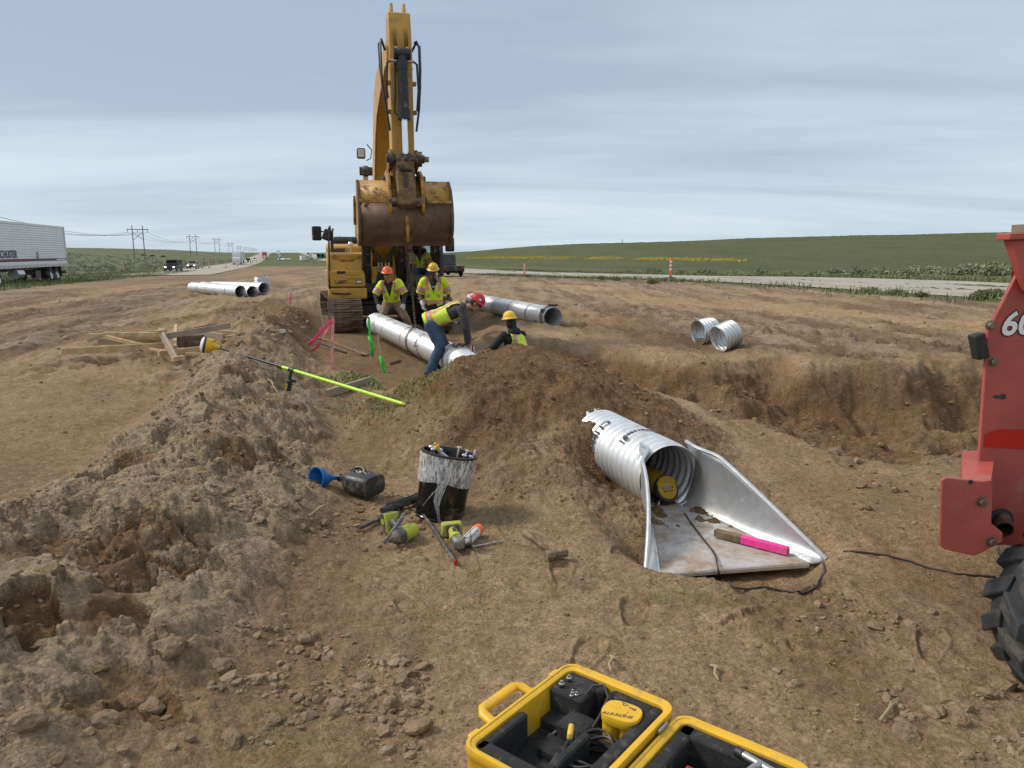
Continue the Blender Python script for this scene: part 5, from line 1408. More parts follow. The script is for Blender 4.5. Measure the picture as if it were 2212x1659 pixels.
    def shell(i0, i1, m_, nm, par):
        mb = MB(); mb.loft([[(-hw, a_, b_), (hw, a_, b_)] for a_, b_ in bk[i0:i1 + 1]], caps=False, closed=False)
        for i in range(len(mb.f)): pass
        ob = U(mb, nm, m_, par, smooth=50); sm = ob.modifiers.new('plate', 'SOLIDIFY'); sm.thickness = .035; sm.offset = 0
        return ob
    bucket = shell(0, 3, M['cat_worn'], 'bucket_back', o)
    shell(3, 10, M['bucket_worn'], 'bucket_bottom', bucket)
    for s_ in (-1, 1):
        q = MB(); q.prism(bk + [(-6.05, ZB(2.75)), (-6.45, ZB(3.0))], s_ * (hw + .005) - .018, s_ * (hw + .005) + .018); U(q, 'side_plate', M['cat_worn'], bucket, bevel=.008)
        q = MB(); q.tube([(s_ * (hw + .012), a_ - .012, b_) for a_, b_ in bk[1:9]], .03, 6); U(q, 'edge_wear_strip', M['bucket_worn'], bucket)
        q = MB(); q.prism([(-6.30, 3.10), (-6.10, 3.04), (-5.85, 2.6), (-6.05, 2.55)], s_ * (hw + .05) - .02, s_ * (hw + .05) + .02); U(q, 'side_cutter', M['cat_worn'], bucket, bevel=.008)
        q = MB(); q.prism([(-6.62, 3.50), (-6.95, 3.52), (-7.22, 3.42), (-7.42, 3.12), (-7.44, 2.84), (-7.34, 2.66), (-7.15, 2.72), (-6.80, 3.15), (-6.62, 3.2)], s_ * .30 - .03, s_ * .30 + .03); U(q, 'bucket_ear', M['cat_worn'], bucket, bevel=.012)
    q = MB(); q.box((0, -7.345, ZB(2.70)), (2 * hw, .022, .05), rotx(R(-8))); U(q, 'wear_seam', M['cat_worn'], bucket, bevel=.006)
    for i in range(5): q = MB(); xx = -hw + .1 + i * (2 * hw - .2) / 4; q.prism([(-5.78, 2.44), (-5.78, 2.30), (-5.52, 2.40)], xx - .05, xx + .05); U(q, 'tooth', M['steel'], bucket, bevel=.008)
    q = MB(); q.tube([(0, -7.33, 2.66), (0, -7.43, 2.60), (0, -7.45, 2.40), (0, -7.42, 2.24), (0, -7.33, 2.24), (0, -7.22, 2.28)], .032, 10); U(q, 'lifting_eye', M['cat_worn'], bucket)
    # --- cab: frame, glass, seat, controls
    cx0, cx1, cy0, cy1, cz0, cz1 = .58, 1.46, -1.86, -.10, .90, 2.95
    q = MB(); q.box(((cx0 + cx1) / 2, (cy0 + cy1) / 2, cz0 + .06), (cx1 - cx0, cy1 - cy0, .12)); cab = U(q, 'cab', M['mach_black'], bevel=.02)
    for (x, y0_, y1_) in ((cx0, cy0, cy0 + .16), (cx1, cy0, cy0 + .16), (cx0, cy1, cy1), (cx1, cy1, cy1)):
        q = MB(); q.bar((x, y0_, cz0 + .1), (x, y1_, cz1), .10, .10, up=(0, 1, 0)); U(q, 'cab_pillar', M['mach_black'], cab, bevel=.02)
    q = MB(); q.box(((cx0 + cx1) / 2, (cy0 + cy1) / 2 + .08, cz1), (cx1 - cx0 + .08, cy1 - cy0 - .08, .10)); U(q, 'cab_roof', M['cat_yellow'], cab, bevel=.04)
    q = MB(); q.box(((cx0 + cx1) / 2, cy1, 1.25), (cx1 - cx0, .05, .6)); U(q, 'cab_rear', M['mach_black'], cab)  # rear wall kept low so skylight reaches the operator
    q = MB(); q.box(((cx0 + cx1) / 2, cy1, 2.2), (cx1 - cx0, .012, 1.25)); U(q, 'rear_window', M['cab_glass'], cab)  # glass added behind the seat to let skylight brighten the cab
    q = MB(); q.box((cx1 + .03, -1.2, 1.9), (.05, .10, 1.5)); U(q, 'door_rail', M['mach_black'], cab)
    q = MB(); q.box(((cx0 + cx1) / 2, cy0 - .005, 1.25), (cx1 - cx0 - .10, .012, .42)); U(q, 'lower_windscreen', M['cab_glass'], cab)
    q = MB(); q.box((cx1 + .005, (cy0 + cy1) / 2, 2.15), (.012, cy1 - cy0 - .2, 1.3)); U(q, 'side_window', M['cab_glass'], cab)
    q = MB(); q.box((cx0 - .005, (cy0 + cy1) / 2, 2.15), (.012, cy1 - cy0 - .2, 1.3)); U(q, 'side_window', M['cab_glass'], cab)
    q = MB(); q.box(((cx0 + cx1) / 2, cy0 + .03, 1.01), (cx1 - cx0, .06, .10)); U(q, 'sill', M['mach_black'], cab, bevel=.02)
    sx_ = (cx0 + cx1) / 2
    q = MB(); q.box((sx_, -.75, 1.36), (.52, .55, .14)); q.box((sx_, -.42, 1.76), (.50, .14, .75), rotx(R(-8))); U(q, 'seat', mat('seat_fabric', (.035, .035, .038), .9), cab, bevel=.05, seg=3)
    q = MB(); q.box((sx_, -.75, 1.16), (.4, .4, .28)); U(q, 'seat_base', M['mach_black'], cab)
    for s_ in (-1, 1):
        q = MB(); q.cyl((sx_ + s_ * .07, -1.45, 1.02), (sx_ + s_ * .07, -1.42, 1.80), .012, n=8); q.box((sx_ + s_ * .07, -1.42, 1.82), (.10, .03, .03)); U(q, 'travel_lever', M['mach_black'], cab)
        q = MB(); q.box((sx_ + s_ * .33, -.95, 1.50), (.12, .5, .14)); U(q, 'console', M['mach_black'], cab, bevel=.03)
        q = MB(); q.tube([(sx_ + s_ * .33, -1.15, 1.56), (sx_ + s_ * .33, -1.16, 1.67), (sx_ + s_ * .32, -1.14, 1.74)], [.016, .018, .024], 8); U(q, 'joystick', M['mach_black'], cab)
    q = MB(); q.tube([(cx0 - .02, cy0 + .1, 2.45), (cx0 - .08, cy0 - .06, 2.3), (cx0 - .06, cy0 - .06, 1.6), (cx0 + .0, cy0 + .05, 1.4)], .016, 8); U(q, 'grab_rail', M['mach_black'], cab)
    q = MB(); q.ball((cx0 + .02, cy0 - .05, 2.18), (.07, .05, .04)); q.tube([(cx0 - .08, cy0 - .04, 2.22), (cx0 - .02, cy0 - .06, 2.16), (cx0 + .06, cy0 - .06, 2.10)], .012, 6); U(q, 'red_air_horn', mat('red_plastic_horn', (.6, .03, .04), .4), cab)
    return o, C, T14, sx_
EXC, EXC_C, EXC_T, CAB_X = excavator()

# ------------------------------------------------------------------ the lifted pipe and its chain
P0 = at(996, 782, 11.95); P1 = at(812, 697, 17.55)
PD = (P1 - P0); PLEN = PD.length
lp = thing('lifted_pipe', 'bright corrugated steel pipe hanging in the chain between the workers', 'pipe', P0)
lp.rotation_euler = (math.atan2(PD.z, math.hypot(PD.x, PD.y)), 0, math.atan2(-PD.x, PD.y))
V, F = pipe_geo(PLEN, n=48, spp=5)
link('pipe_wall', np_mesh('pipe_wall', V, F, M['galv_pipe']), lp)
for k, (yy, ph, tx_, sz) in enumerate(((5.35, .75, 'CLIFFS', .12), (4.5, .8, '0.064 NOM 20 FT', .06), (3.0, .8, '0.064 NOM 20 FT', .06), (1.9, .9, 'CLIFFS', .12), (1.75, 2.0, 'CLIFFS', .12), (5.2, 2.1, 'CLIFFS', .12), (3.9, -.2, '16', .08))):
    pipe_text(lp, tx_, sz, yy, ph)
bp_ = MB(); bp_.lathe([(PR + .010, 0), (PR + .016, .004), (PR + .016, .20), (PR + .010, .204)], (0, -.02, 0), (0, 1, 0), 40, close=True)
cb_ = bp_.build('coupling_band', M['galv'], lp)
for yy in (.03, .13):
    q = MB(); q.tube([(math.sin(a) * (PR + .022), yy, math.cos(a) * (PR + .022)) for a in np.linspace(-1.2, 1.9, 24)], .010, 6); q.build('band_rod', M['steel'], cb_)
q = MB(); q.box((-.07, .08, PR + .035), (.05, .16, .05)); q.box((.03, .08, PR + .035), (.05, .16, .05)); q.cyl((-.14, .03, PR + .04), (.12, .03, PR + .04), .010, n=8); q.cyl((-.14, .13, PR + .04), (.12, .13, PR + .04), .010, n=8); q.build('band_lugs', M['pin'], cb_, bevel=.004)
# stub of the pipe already laid, sticking out of the heap
stub = thing('laid_pipe_end', 'corrugated pipe end coming out of the far side of the soil heap', 'pipe', P0 + PD.normalized() * -.03)
stub.rotation_euler = (0, 0, R(180) + math.atan2(-(P0.x - MOUTH.x), (P0.y - MOUTH.y)))
V, F = pipe_geo(1.6, n=44, spp=5); link('pipe_wall', np_mesh('pipe_wall', V, F, M['galv_pipe']), stub)
V_, F_ = None, None
def torus_link(mb, c, t, side, L=.055, W=.036, r=.0085):
    """one oval chain link: long axis t, flat in the plane of t and side"""
    t = t.normalized(); side = (side - t * side.dot(t)).normalized(); P = []
    for i in range(12):
        a = 2 * math.pi * i / 12
        P.append(c + t * ((L / 2 - W / 2) * (1 if math.cos(a) > 0 else -1) + W / 2 * math.cos(a)) + side * (W / 2 * math.sin(a)))
    mb.tube(P, r, 5, closed=True)
def chain_path(mb, pts, pitch=.042, tw=0):
    P = [Vector(p) for p in pts]; Ls = [0]
    for a, b in zip(P[:-1], P[1:]): Ls.append(Ls[-1] + (b - a).length)
    s = 0; k = 0
    while s < Ls[-1]:
        i = next(j for j in range(len(Ls) - 1) if Ls[j + 1] >= s)
        t = P[i + 1] - P[i]; c = P[i] + t.normalized() * (s - Ls[i])
        side = t.cross(Vector((1, .35, 0)) if k % 2 else Vector((.35, -1, .1)))
        torus_link(mb, c, t, side, L=.062, W=.036, r=.0075); s += pitch; k += 1
def chain():
    EYEP = EXC_C + EXC_T @ Vector((0, -7.42, 2.27))
    grab = P0 + PD * .44 + Vector((0, 0, PR + .06))
    o = thing('lifting_chain', 'rusty link chain hanging from the bucket eye and looped round the lifted pipe', 'chain', grab)
    mid = EYEP.lerp(grab, .52)
    up = MB()
    def loc(p): return p - grab
    side = Vector((.06, 0, 0))
    chain_path(up, [loc(EYEP - side), loc(EYEP.lerp(mid, .5) - side * .35), loc(mid)])
    chain_path(up, [loc(EYEP + side), loc(EYEP.lerp(mid, .5) + side * .75), loc(mid) + Vector((.01, 0, 0))])
    up.build('double_strand', M['chain'], o)
    dn = MB(); chain_path(dn, [loc(mid), Vector((0, 0, 0))]); dn.build('single_strand', M['chain'], o)
    hk = MB(); d = PD.normalized(); hk.tube([Vector((0, 0, .05)), Vector((.02, -.02, 0)), Vector((0, -.05, -.03)) , Vector((-.05, -.07, -.02)), Vector((-.06, -.03, .02))], .016, 8); hk.build('grab_hook', M['chain'], o)
    lp_ = MB(); side_ = Vector((d.y, -d.x, 0)).normalized(); upv = side_.cross(d)
    c0 = -Vector((0, 0, PR + .06)); ring = []
    for i in range(33):
        a = -.15 + 2 * math.pi * i / 32 * .98
        sl = .30 * (i / 32 - .5)
        ring.append(c0 + side_ * (math.sin(a) * (PR + .022)) + upv * (math.cos(a) * (PR + .022 + (.05 if math.cos(a) > .93 else 0))) - d * (.28 * math.sin(a / 2)))
    chain_path(lp_, ring); lp_.build('loop', M['chain'], o)
M['chain'] = mat('rusty_chain', (.17, .125, .09), .5, .7, var=.35, vscale=20)
chain()
# ------------------------------------------------------------------ people
def remesh(mb, voxel, smooth=4, name='tmp'):
    me = mb.mesh(name, [], 0); ob = bpy.data.objects.new(name, me); COL.objects.link(ob)
    m1 = ob.modifiers.new('r', 'REMESH'); m1.mode = 'VOXEL'; m1.voxel_size = voxel; m1.use_smooth_shade = True
    m2 = ob.modifiers.new('s', 'SMOOTH'); m2.factor = .5; m2.iterations = smooth
    bpy.context.view_layer.update()
    ev = bpy.data.meshes.new_from_object(ob.evaluated_get(bpy.context.evaluated_depsgraph_get()))
    V = np.empty(len(ev.vertices) * 3, np.float32); ev.vertices.foreach_get('co', V); V = V.reshape(-1, 3).astype(float)
    N = np.empty(len(ev.vertices) * 3, np.float32); ev.vertices.foreach_get('normal', N); N = N.reshape(-1, 3).astype(float)
    F = np.array([p.vertices[:] if len(p.vertices) == 4 else (*p.vertices[:], p.vertices[2]) for p in ev.polygons], dtype=np.int32)
    bpy.data.objects.remove(ob); bpy.data.meshes.remove(me); bpy.data.meshes.remove(ev)
    return V, F, N
def wrinkle(V, N, amp, sc, seed):
    d = noise2(V[:, 0] * sc + V[:, 2] * sc * .7, V[:, 1] * sc - V[:, 2] * sc * .8, seed) + .5 * noise2(V[:, 0] * sc * 2.3 + V[:, 2] * sc * 2, V[:, 1] * sc * 2 + V[:, 2] * sc, seed + 1)
    return V + N * (d * amp)[:, None]
def q_obj(name, V, F, mats, par, mi=None):
    bad = F[:, 2] == F[:, 3]
    keep = F
    me = bpy.data.meshes.new(name)
    used = np.unique(keep); mp = np.full(len(V), -1); mp[used] = np.arange(len(used))
    me = np_mesh(name, V[used], mp[keep], mats, True, mi)
    return link(name, me, par)
M['skin'] = mat('skin', (.36, .20, .13), .55, var=.08, vscale=30); M['skin_dark'] = mat('skin_brown', (.11, .060, .038), .5, var=.08, vscale=30)
M['hiviz'] = mat('hi_vis_yellow_green', (.62, .85, .03), .75, var=.10, vscale=9, bump=.1, bscale=80)
M['hiviz_faded'] = mat('hi_vis_faded', (.62, .82, .07), .75, var=.12, vscale=9, bump=.1, bscale=80)
M['hi_orange'] = mat('trim_orange', (.90, .20, .05), .6, var=.08, vscale=20); M['hi_silver'] = mat('trim_silver', (.34, .36, .36), .45, var=.12, vscale=30)
M['denim'] = mat('denim', (.045, .085, .145), .85, var=.35, vscale=6, bump=.2, bscale=120); M['khaki'] = mat('khaki_cloth', (.235, .165, .095), .85, var=.2, vscale=8)
M['dark_cloth'] = mat('dark_cloth', (.018, .017, .020), .85, var=.3, vscale=8); M['charcoal'] = mat('charcoal_cloth', (.055, .048, .052), .9, var=.25, vscale=8)
M['blue_cloth'] = mat('blue_work_shirt', (.055, .075, .115), .85, var=.2, vscale=8); M['boot'] = mat('work_boot', (.055, .040, .030), .8, var=.3, dust=.4)
M['glove'] = mat('leather_glove', (.62, .60, .56), .8, var=.12, vscale=20); M['hair'] = mat('dark_hair', (.02, .015, .012), .7)
M['white_sticker'] = mat('white_sticker', (.75, .75, .72), .5); M['lens_dark'] = mat('dark_lens', (.01, .01, .012), .1)
def person(label, loc, rz, J, hat, skin_m, shirt_m, trouser_m, vest_m=None, vest_sleeves=True, gloves=False, glasses=False, faceF=None, headup=None, group=None, belt=False, hair=False, sleeves_long=True, tee=None, vest_v=True, hood=False):
    o = thing('person', label, 'person', loc, rz)
    J = {k: Vector(v) for k, v in J.items()}
    lat = (J['SR'] - J['SL']).normalized()
    nk = (J['SR'] + J['SL']) / 2; pel = J['P']
    sp = (nk - pel).normalized(); fr = lat.cross(sp).normalized() if 'flip' not in J else -lat.cross(sp).normalized()
    front = Vector(J.get('F', fr)); front = (front - sp * front.dot(sp)); front = (front - lat * front.dot(lat)).normalized()
    hipl = (J['HR'] - J['HL']).normalized()
    TL = (nk - pel).length
    def torso(mb, g, lo=0.0, hi=1.0):
        rings = []
        for q, w, d in ((-.16, .155, .115), (-.05, .172, .125), (.12, .165, .118), (.35, .160, .112), (.60, .178, .120), (.80, .190, .115), (.94, .175, .092), (1.03, .105, .070)):
            if q < lo - .001 or q > hi + .001: continue
            ax = hipl.lerp(lat, min(1, max(0, q * 1.3))).normalized()
            c = pel + sp * (TL * q) + front * (.02 * math.sin(math.pi * max(0, q)) - .015)
            rings.append([c + ax * ((w + g) * math.cos(t)) + front * ((d + g) * math.sin(t)) for t in np.linspace(0, 2 * math.pi, 20, endpoint=False)])
        mb.loft(rings)
    def arm(mb, s, g, full=1.0, glove_only=False):
        S, E, W = J['S' + s], J['E' + s], J['W' + s]
        if full > 1: mb.capsule(S, E, .066 + g, .054 + g); mb.capsule(E, W, .053 + g, .040 + g)
        else: mb.capsule(S, S.lerp(E, full), .068 + g, .066 + g)
    def hand(mb, s, g=0):
        W = J['W' + s]; E = J['E' + s]; d = (J.get('D' + s, W - E)).normalized()
        side = J.get('T' + s, lat * (-1 if s == 'L' else 1)); side = (side - d * side.dot(d)).normalized(); pn = d.cross(side).normalized()
        if pn.dot(J.get('B' + s, -front)) > 0: pn = -pn
        c = W + d * .045
        Fm = Matrix((side, pn, d)).transposed()
        mb.ball(c, (.041 + g, .018 + g, .050 + g), 12, 8, Fm=Fm)
        for k, (off, ln) in enumerate(((-.030, .060), (-.010, .074), (.010, .078), (.030, .068))):
            a = W + d * .082 + side * off; b = a + d * (ln * .5) + pn * -.010; e_ = b + d * (ln * .36) - pn * .026
            mb.capsule(a, b, .0098 + g, .0092 + g, 8); mb.capsule(b, e_, .0092 + g, .0082 + g, 8)
        a = W + d * .03 - side * .030; b = a + d * .035 - side * .032; e_ = b + d * .032 - side * .006 - pn * .01
        mb.capsule(a, b, .0125 + g, .011 + g, 8); mb.capsule(b, e_, .011 + g, .0095 + g, 8)
    # body: one surface
    H = J['H']; hf = Vector(faceF).normalized() if faceF else front; hu = Vector(headup).normalized() if headup else Vector((0, 0, 1))
    hf = (hf - hu * hf.dot(hu)).normalized(); hx = hf.cross(hu).normalized(); Hm = Matrix((hx, hf, hu)).transposed()
    hp = lambda x, y, z: H + Hm @ Vector((x, y, z))
    b = MB(); torso(b, -.012)
    for s in 'LR':
        arm(b, s, -.008, 2); hand(b, s)
        b.capsule(J['H' + s], J['K' + s], .080, .055); b.capsule(J['K' + s], J['A' + s], .055, .040)
        ft = J.get('Ft' + s, Vector((0, -1, 0))); b.capsule(J['A' + s] - ft * .03 - Vector((0, 0, .04)), J['A' + s] + ft * .14 - Vector((0, 0, .055)), .040, .032)
    b.capsule(nk - sp * .02, H - hu * .05 - hf * .015, .060, .054)
    b.ball(hp(0, -.010, .030), (.077, .097, .098), 16, 12, Fm=Hm); b.ball(hp(0, .030, -.055), (.056, .062, .062), 12, 10, Fm=Hm)
    b.ball(hp(0, .072, -.098), (.026, .022, .020), 10, 8, Fm=Hm)
    b.capsule(hp(0, .086, .020), hp(0, .112, -.022), .011, .017, 8); b.ball(hp(0, .088, -.055), (.030, .014, .012), 10, 6, Fm=Hm); b.ball(hp(0, .085, .032), (.058, .016, .014), 10, 6, Fm=Hm)
    for s in (-1, 1): b.ball(hp(s * .080, -.010, -.005), (.012, .022, .036), 8, 8, Fm=Hm); b.ball(hp(s * .040, .060, -.028), (.024, .026, .022), 8, 6, Fm=Hm)
    V, F, N = remesh(b, .0115, 2); q_obj('body', V, F, skin_m, o)
    ey = MB()
    for s in (-1, 1): ey.ball(hp(s * .031, .083, .012), .012, 8, 6)
    ey.build('eyes', M['lens_dark'], o)
    # clothing
    g = MB(); torso(g, .010)
    if sleeves_long:
        for s in 'LR': arm(g, s, .010, 2)
    else:
        for s in 'LR': arm(g, s, .012, .55)
    g.capsule(nk - sp * .03, nk + sp * .035, .075, .068)
    V, F, N = remesh(g, .013, 3); V = wrinkle(V, N, .006, 9, 3); q_obj('shirt', V, F, shirt_m, o)
    t = MB()
    ps = (J['HL'] + J['HR']) / 2
    t.ball(ps + sp * .03, (.185, .148, .13), 16, 10, Fm=Matrix((hipl, front, sp)).transposed()); t.capsule(J['HL'], J['HR'], .105, .105)
    for s in 'LR': t.capsule(J['H' + s], J['K' + s], .120, .093); t.capsule(J['K' + s], J['A' + s] + Vector((0, 0, -.03)), .092, .084)
    V, F, N = remesh(t, .014, 3); V = wrinkle(V, N, .009, 10, 9); q_obj('trousers', V, F, trouser_m, o)
    for s in 'LR':
        bt = MB(); ft = J.get('Ft' + s, Vector((0, -1, 0))); A = J['A' + s]
        bt.capsule(A + Vector((0, 0, .03)), A - Vector((0, 0, .03)), .056, .056); bt.capsule(A - ft * .05 - Vector((0, 0, .055)), A + ft * .155 - Vector((0, 0, .060)), .050, .046)
        V, F, N = remesh(bt, .012, 2); zmin = A.z - .105; V[:, 2] = np.maximum(V[:, 2], zmin); q_obj('boot', V, F, M['boot'], o)
        if gloves:
            gl = MB(); hand(gl, s, .004); d = (J['W' + s] - J['E' + s]).normalized(); gl.capsule(J['W' + s] - d * .05, J['W' + s] + d * .02, .046, .040)
            V, F, N = remesh(gl, .0075, 1); q_obj('glove', V, F, M['glove'], o)
    if belt:
        mb = MB(); rings = []
        c = pel + sp * (TL * .02)
        for zz in (-.02, .02):
            rings.append([c + sp * zz + hipl * (.186 * math.cos(a)) + front * (.140 * math.sin(a) - .015) for a in np.linspace(0, 2 * math.pi, 28, endpoint=False)])
        mb.loft(rings, caps=False); ob = mb.build('belt', mat('leather_belt', (.13, .07, .04), .6), o); so = ob.modifiers.new('t', 'SOLIDIFY'); so.thickness = .008
    if vest_m:
        v = MB(); torso(v, .036, -.16, 1.03)
        if vest_sleeves:
            for s in 'LR': arm(v, s, .034, .82)
        V, F, N = remesh(v, .0125, 3); V = wrinkle(V, N, .008, 8, 5)
        cen = V[F].mean(1)
        rel = cen - np.array(pel); u = rel @ np.array(sp) / TL; la = rel @ np.array(lat); fo = rel @ np.array(front)
        mi = np.zeros(len(F), int); arm_t = np.full(len(F), -1.0)
        for s in 'LR':
            S = np.array(J['S' + s]); E = np.array(J['E' + s]); d = E - S; tt = ((cen - S) @ d) / (d @ d)
            dist = np.linalg.norm(cen - S - np.clip(tt, 0, 1)[:, None] * d, axis=1)
            outside = (np.abs(la) > .165) | (u < .55)
            isarm = (dist < .115) & outside & (tt > .12); arm_t = np.where(isarm, tt, arm_t)
        body_f = arm_t < 0
        al = np.abs(la)
        su = .60 if vest_sleeves else .16
        st = body_f & (al > .088) & (al < .165) & (u > su); mi[st] = 1; mi[st & (al > .106) & (al < .146)] = 2
        if vest_sleeves:
            pk = body_f & (al > .075) & (al < .150) & (u > .26) & (u < .44) & (fo > 0); mi[pk] = 1; mi[pk & (al > .092) & (al < .132)] = 2
        hb = body_f & (u > -.03) & (u < .16); mi[hb] = 1; mi[hb & (u > .025) & (u < .105)] = 2
        sb = (arm_t > .42) & (arm_t < .86); mi[sb] = 1; mi[sb & (arm_t > .53) & (arm_t < .75)] = 2
        kill = (u < -.13) & body_f
        kill |= (u > .99) & (al < .095)
        kill |= (arm_t > .97)
        if vest_v: kill |= (fo > .02) & body_f & (al < (u - .50) * .17) & (u > .50)
        if not vest_sleeves: kill |= (al > .185) & (u > .62)
        q_obj('safety_vest', V, F[~kill], [vest_m, M['hi_orange'], M['hi_silver']], o, mi[~kill])
    if tee:
        for body_, dz in zip(tee, (.78, .58)):
            c = pel + sp * (TL * dz)
            text_part(body_, .052, lambda x, y: c + lat * x + sp * y + front * .150, M['white_sticker'], o, 'shirt_lettering', .001)
    # hard hat with a full brim
    if hat:
        hm = hat; hc = hp(0, -.008, .052)
        prof = [(.150, -.010), (.153, -.004), (.150, .002), (.126, .012), (.120, .030), (.114, .060), (.098, .092), (.070, .116), (.035, .127), (.0001, .130)]
        mb = MB(); mb.lathe(prof + [], hc, Fm=Hm, n=32, sx=.90, sy=1.06); hh = mb.build('hard_hat', hm, o, smooth=60)
        for x in (-.03, 0, .03):
            q = MB(); q.tube([hc + Hm @ Vector((x, y, z + .002 - abs(x) * .16)) for y, z in ((-.115, .055), (-.09, .092), (-.05, .120), (0, .130), (.05, .121), (.09, .094), (.112, .062))], .011, 6, flat=.6); q.build('ridge', hm, hh)
        q = MB(); q.box(hc + Hm @ Vector((0, .118, .055)), (.045, .006, .030), Hm @ rotx(R(18))); q.build('sticker', M['white_sticker'], hh)
        q = MB(); q.box(hc + Hm @ Vector((.100, .02, .055)), (.005, .055, .025), Hm @ roty(R(-14))); q.build('sticker', M['white_sticker'], hh)
        q = MB(); q.box(hc + Hm @ Vector((-.100, -.01, .055)), (.005, .05, .025), Hm @ roty(R(14))); q.build('sticker', M['white_sticker'], hh)
    if hair:
        q = MB(); q.ball(hp(0, -.035, .010), (.083, .083, .085), 14, 10, Fm=Hm); q.build('hair', M['hair'], o)
    if hood:
        q = MB(); q.ball(nk + Vector((0, 0, .05)) - front * .05, (.12, .10, .09), 16, 10); q.ball(hp(0, -.05, -.04), (.088, .085, .11), 14, 10, Fm=Hm); V, F, N = remesh(q, .012, 3); V = wrinkle(V, N, .006, 12, 3); q_obj('hood', V, F, shirt_m, o)
    if glasses:
        q = MB()
        for s in (-1, 1): q.ball(hp(s * .033, .096, .012), (.027, .010, .019), 10, 8, Fm=Hm); q.bar(hp(s * .060, .09, .016), hp(s * .082, -.01, .012), .006, .006)
        q.bar(hp(-.01, .103, .016), hp(.01, .103, .016), .006, .006); q.build('glasses', M['lens_dark'], o)
    return o
HY = mat('hat_yellow', (.82, .48, .02), .35, var=.05, vscale=8); HO = mat('hat_orange', (.92, .16, .025), .35, var=.05, vscale=8); HR_ = mat('hat_red', (.50, .018, .035), .35, var=.06, vscale=8)

# crouching worker behind the pipe
w1 = at(846, 690, 17.75); w1.z = gz(w1.x, w1.y)
person('worker with orange hard hat, sunglasses and khaki trousers crouching behind the lifted pipe', w1, R(8), dict(
    P=(.02, .16, .86), SL=(-.20, -.06, 1.30), SR=(.18, -.10, 1.33), H=(-.07, -.20, 1.545), HL=(-.10, .15, .83), HR=(.12, .14, .83),
    KL=(-.24, -.14, .48), KR=(.34, -.10, .50), AL=(-.20, .10, .10), AR=(.46, .08, .10), EL=(-.36, -.08, 1.06), ER=(.33, -.14, 1.08), WL=(-.30, -.26, .84), WR=(.30, -.30, .86),
    F=(-.1, -1, -.2), DL=(.2, -.2, -1), DR=(-.15, -.25, -1)), HO, M['skin'], M['dark_cloth'], M['khaki'], M['hiviz'], gloves=True, glasses=True, faceF=(-.25, -1, -.35), headup=(0, -.25, 1))
# standing worker
w2 = at(938, 700, 16.2); w2.z = gz(w2.x, w2.y)
_s = (1.34 - w2.z) / 1.83
person('standing worker in yellow hard hat, short sleeved lime vest and white gloves', w2, R(4), {k: tuple(c * _s for c in v) for k, v in dict(
    P=(0, .03, .98), SL=(-.20, 0, 1.46), SR=(.20, 0, 1.46), H=(0, -.05, 1.68), HL=(-.10, .03, .92), HR=(.10, .03, .92), KL=(-.13, -.02, .50), KR=(.13, -.02, .50), AL=(-.14, .03, .10), AR=(.15, .03, .10),
    EL=(-.31, .03, 1.19), ER=(.33, .08, 1.19), WL=(-.245, -.14, .97), WR=(.30, .12, .95), F=(0, -1, 0), DL=(.25, -.25, -1), DR=(0, 0, -1), TL=(.5, -1, 0)).items()},
    HY, M['skin_dark'], M['dark_cloth'], M['dark_cloth'], M['hiviz'], gloves=True, faceF=(0, -1, -.35), headup=(0, -.30, 1), sleeves_long=False, tee=('N DEEP', "'S L"))
# worker bending over the joint
w3 = at(932, 806, 12.25); w3.z = gz(w3.x, w3.y); _dz = -w3.z
person('bending worker in red hard hat, blue jeans and lime vest reaching to the pipe joint', w3, 0, dict(
    P=(.00, .02, .90), SL=(.50, .18, 1.13), SR=(.53, -.20, 1.12), H=(.755, .0, 1.185), HL=(.02, .12, .86), HR=(.02, -.10, .86), KL=(.20, .16, .50), KR=(.17, -.12, .49), AL=(.03, .20, .10), AR=(-.02, -.14, .10),
    EL=(.56, .26, .85), ER=(.60, -.27, .83), WL=(.62, .16, .60), WR=(.62, -.16, .575), F=(.4, 0, -1), DL=(.15, 0, -1), DR=(.1, .05, -1), FtL=(1, .1, 0), FtR=(1, -.1, 0), BL=(0, 1, 0), BR=(0, -1, 0), TL=(1, 0, 0), TR=(1, 0, 0)),
    HR_, M['skin'], M['charcoal'], M['denim'], M['hiviz_faded'], vest_sleeves=False, glasses=True, faceF=(.75, -.05, -.75), headup=(.62, 0, .8), belt=True, hair=True, vest_v=False)
# worker standing down in the trench, back to the camera
w4 = at(1108, 700, 12.85); g4 = gz(w4.x, w4.y); top4 = at(1100, 672, 12.85).z
w4.z = top4 - 1.80
person('worker in yellow hard hat and black hoodie standing low in the trench, seen from behind', w4, 0, dict(
    P=(.12, -.04, .90), SL=(-.16, -.09, 1.385), SR=(.16, .12, 1.38), H=(-.06, .02, 1.62), HL=(.05, .06, .86), HR=(.14, -.10, .86), KL=(-.02, .14, .48), KR=(.14, -.12, .48), AL=(.02, .10, .10), AR=(.16, -.10, .10),
    EL=(-.36, -.10, 1.16), ER=(-.02, .32, 1.16), WL=(-.58, .02, 1.03), WR=(-.34, .28, 1.05), F=(-.55, .8, 0), FtL=(-1, 0, 0), FtR=(-1, 0, 0), DL=(-1, 0, -.1), DR=(-1, .1, -.1)),
    HY, M['skin'], M['dark_cloth'], M['dark_cloth'], M['hiviz_faded'], vest_sleeves=False, faceF=(-.55, .85, -.3), headup=(-.12, .05, 1), vest_v=False, hood=True)
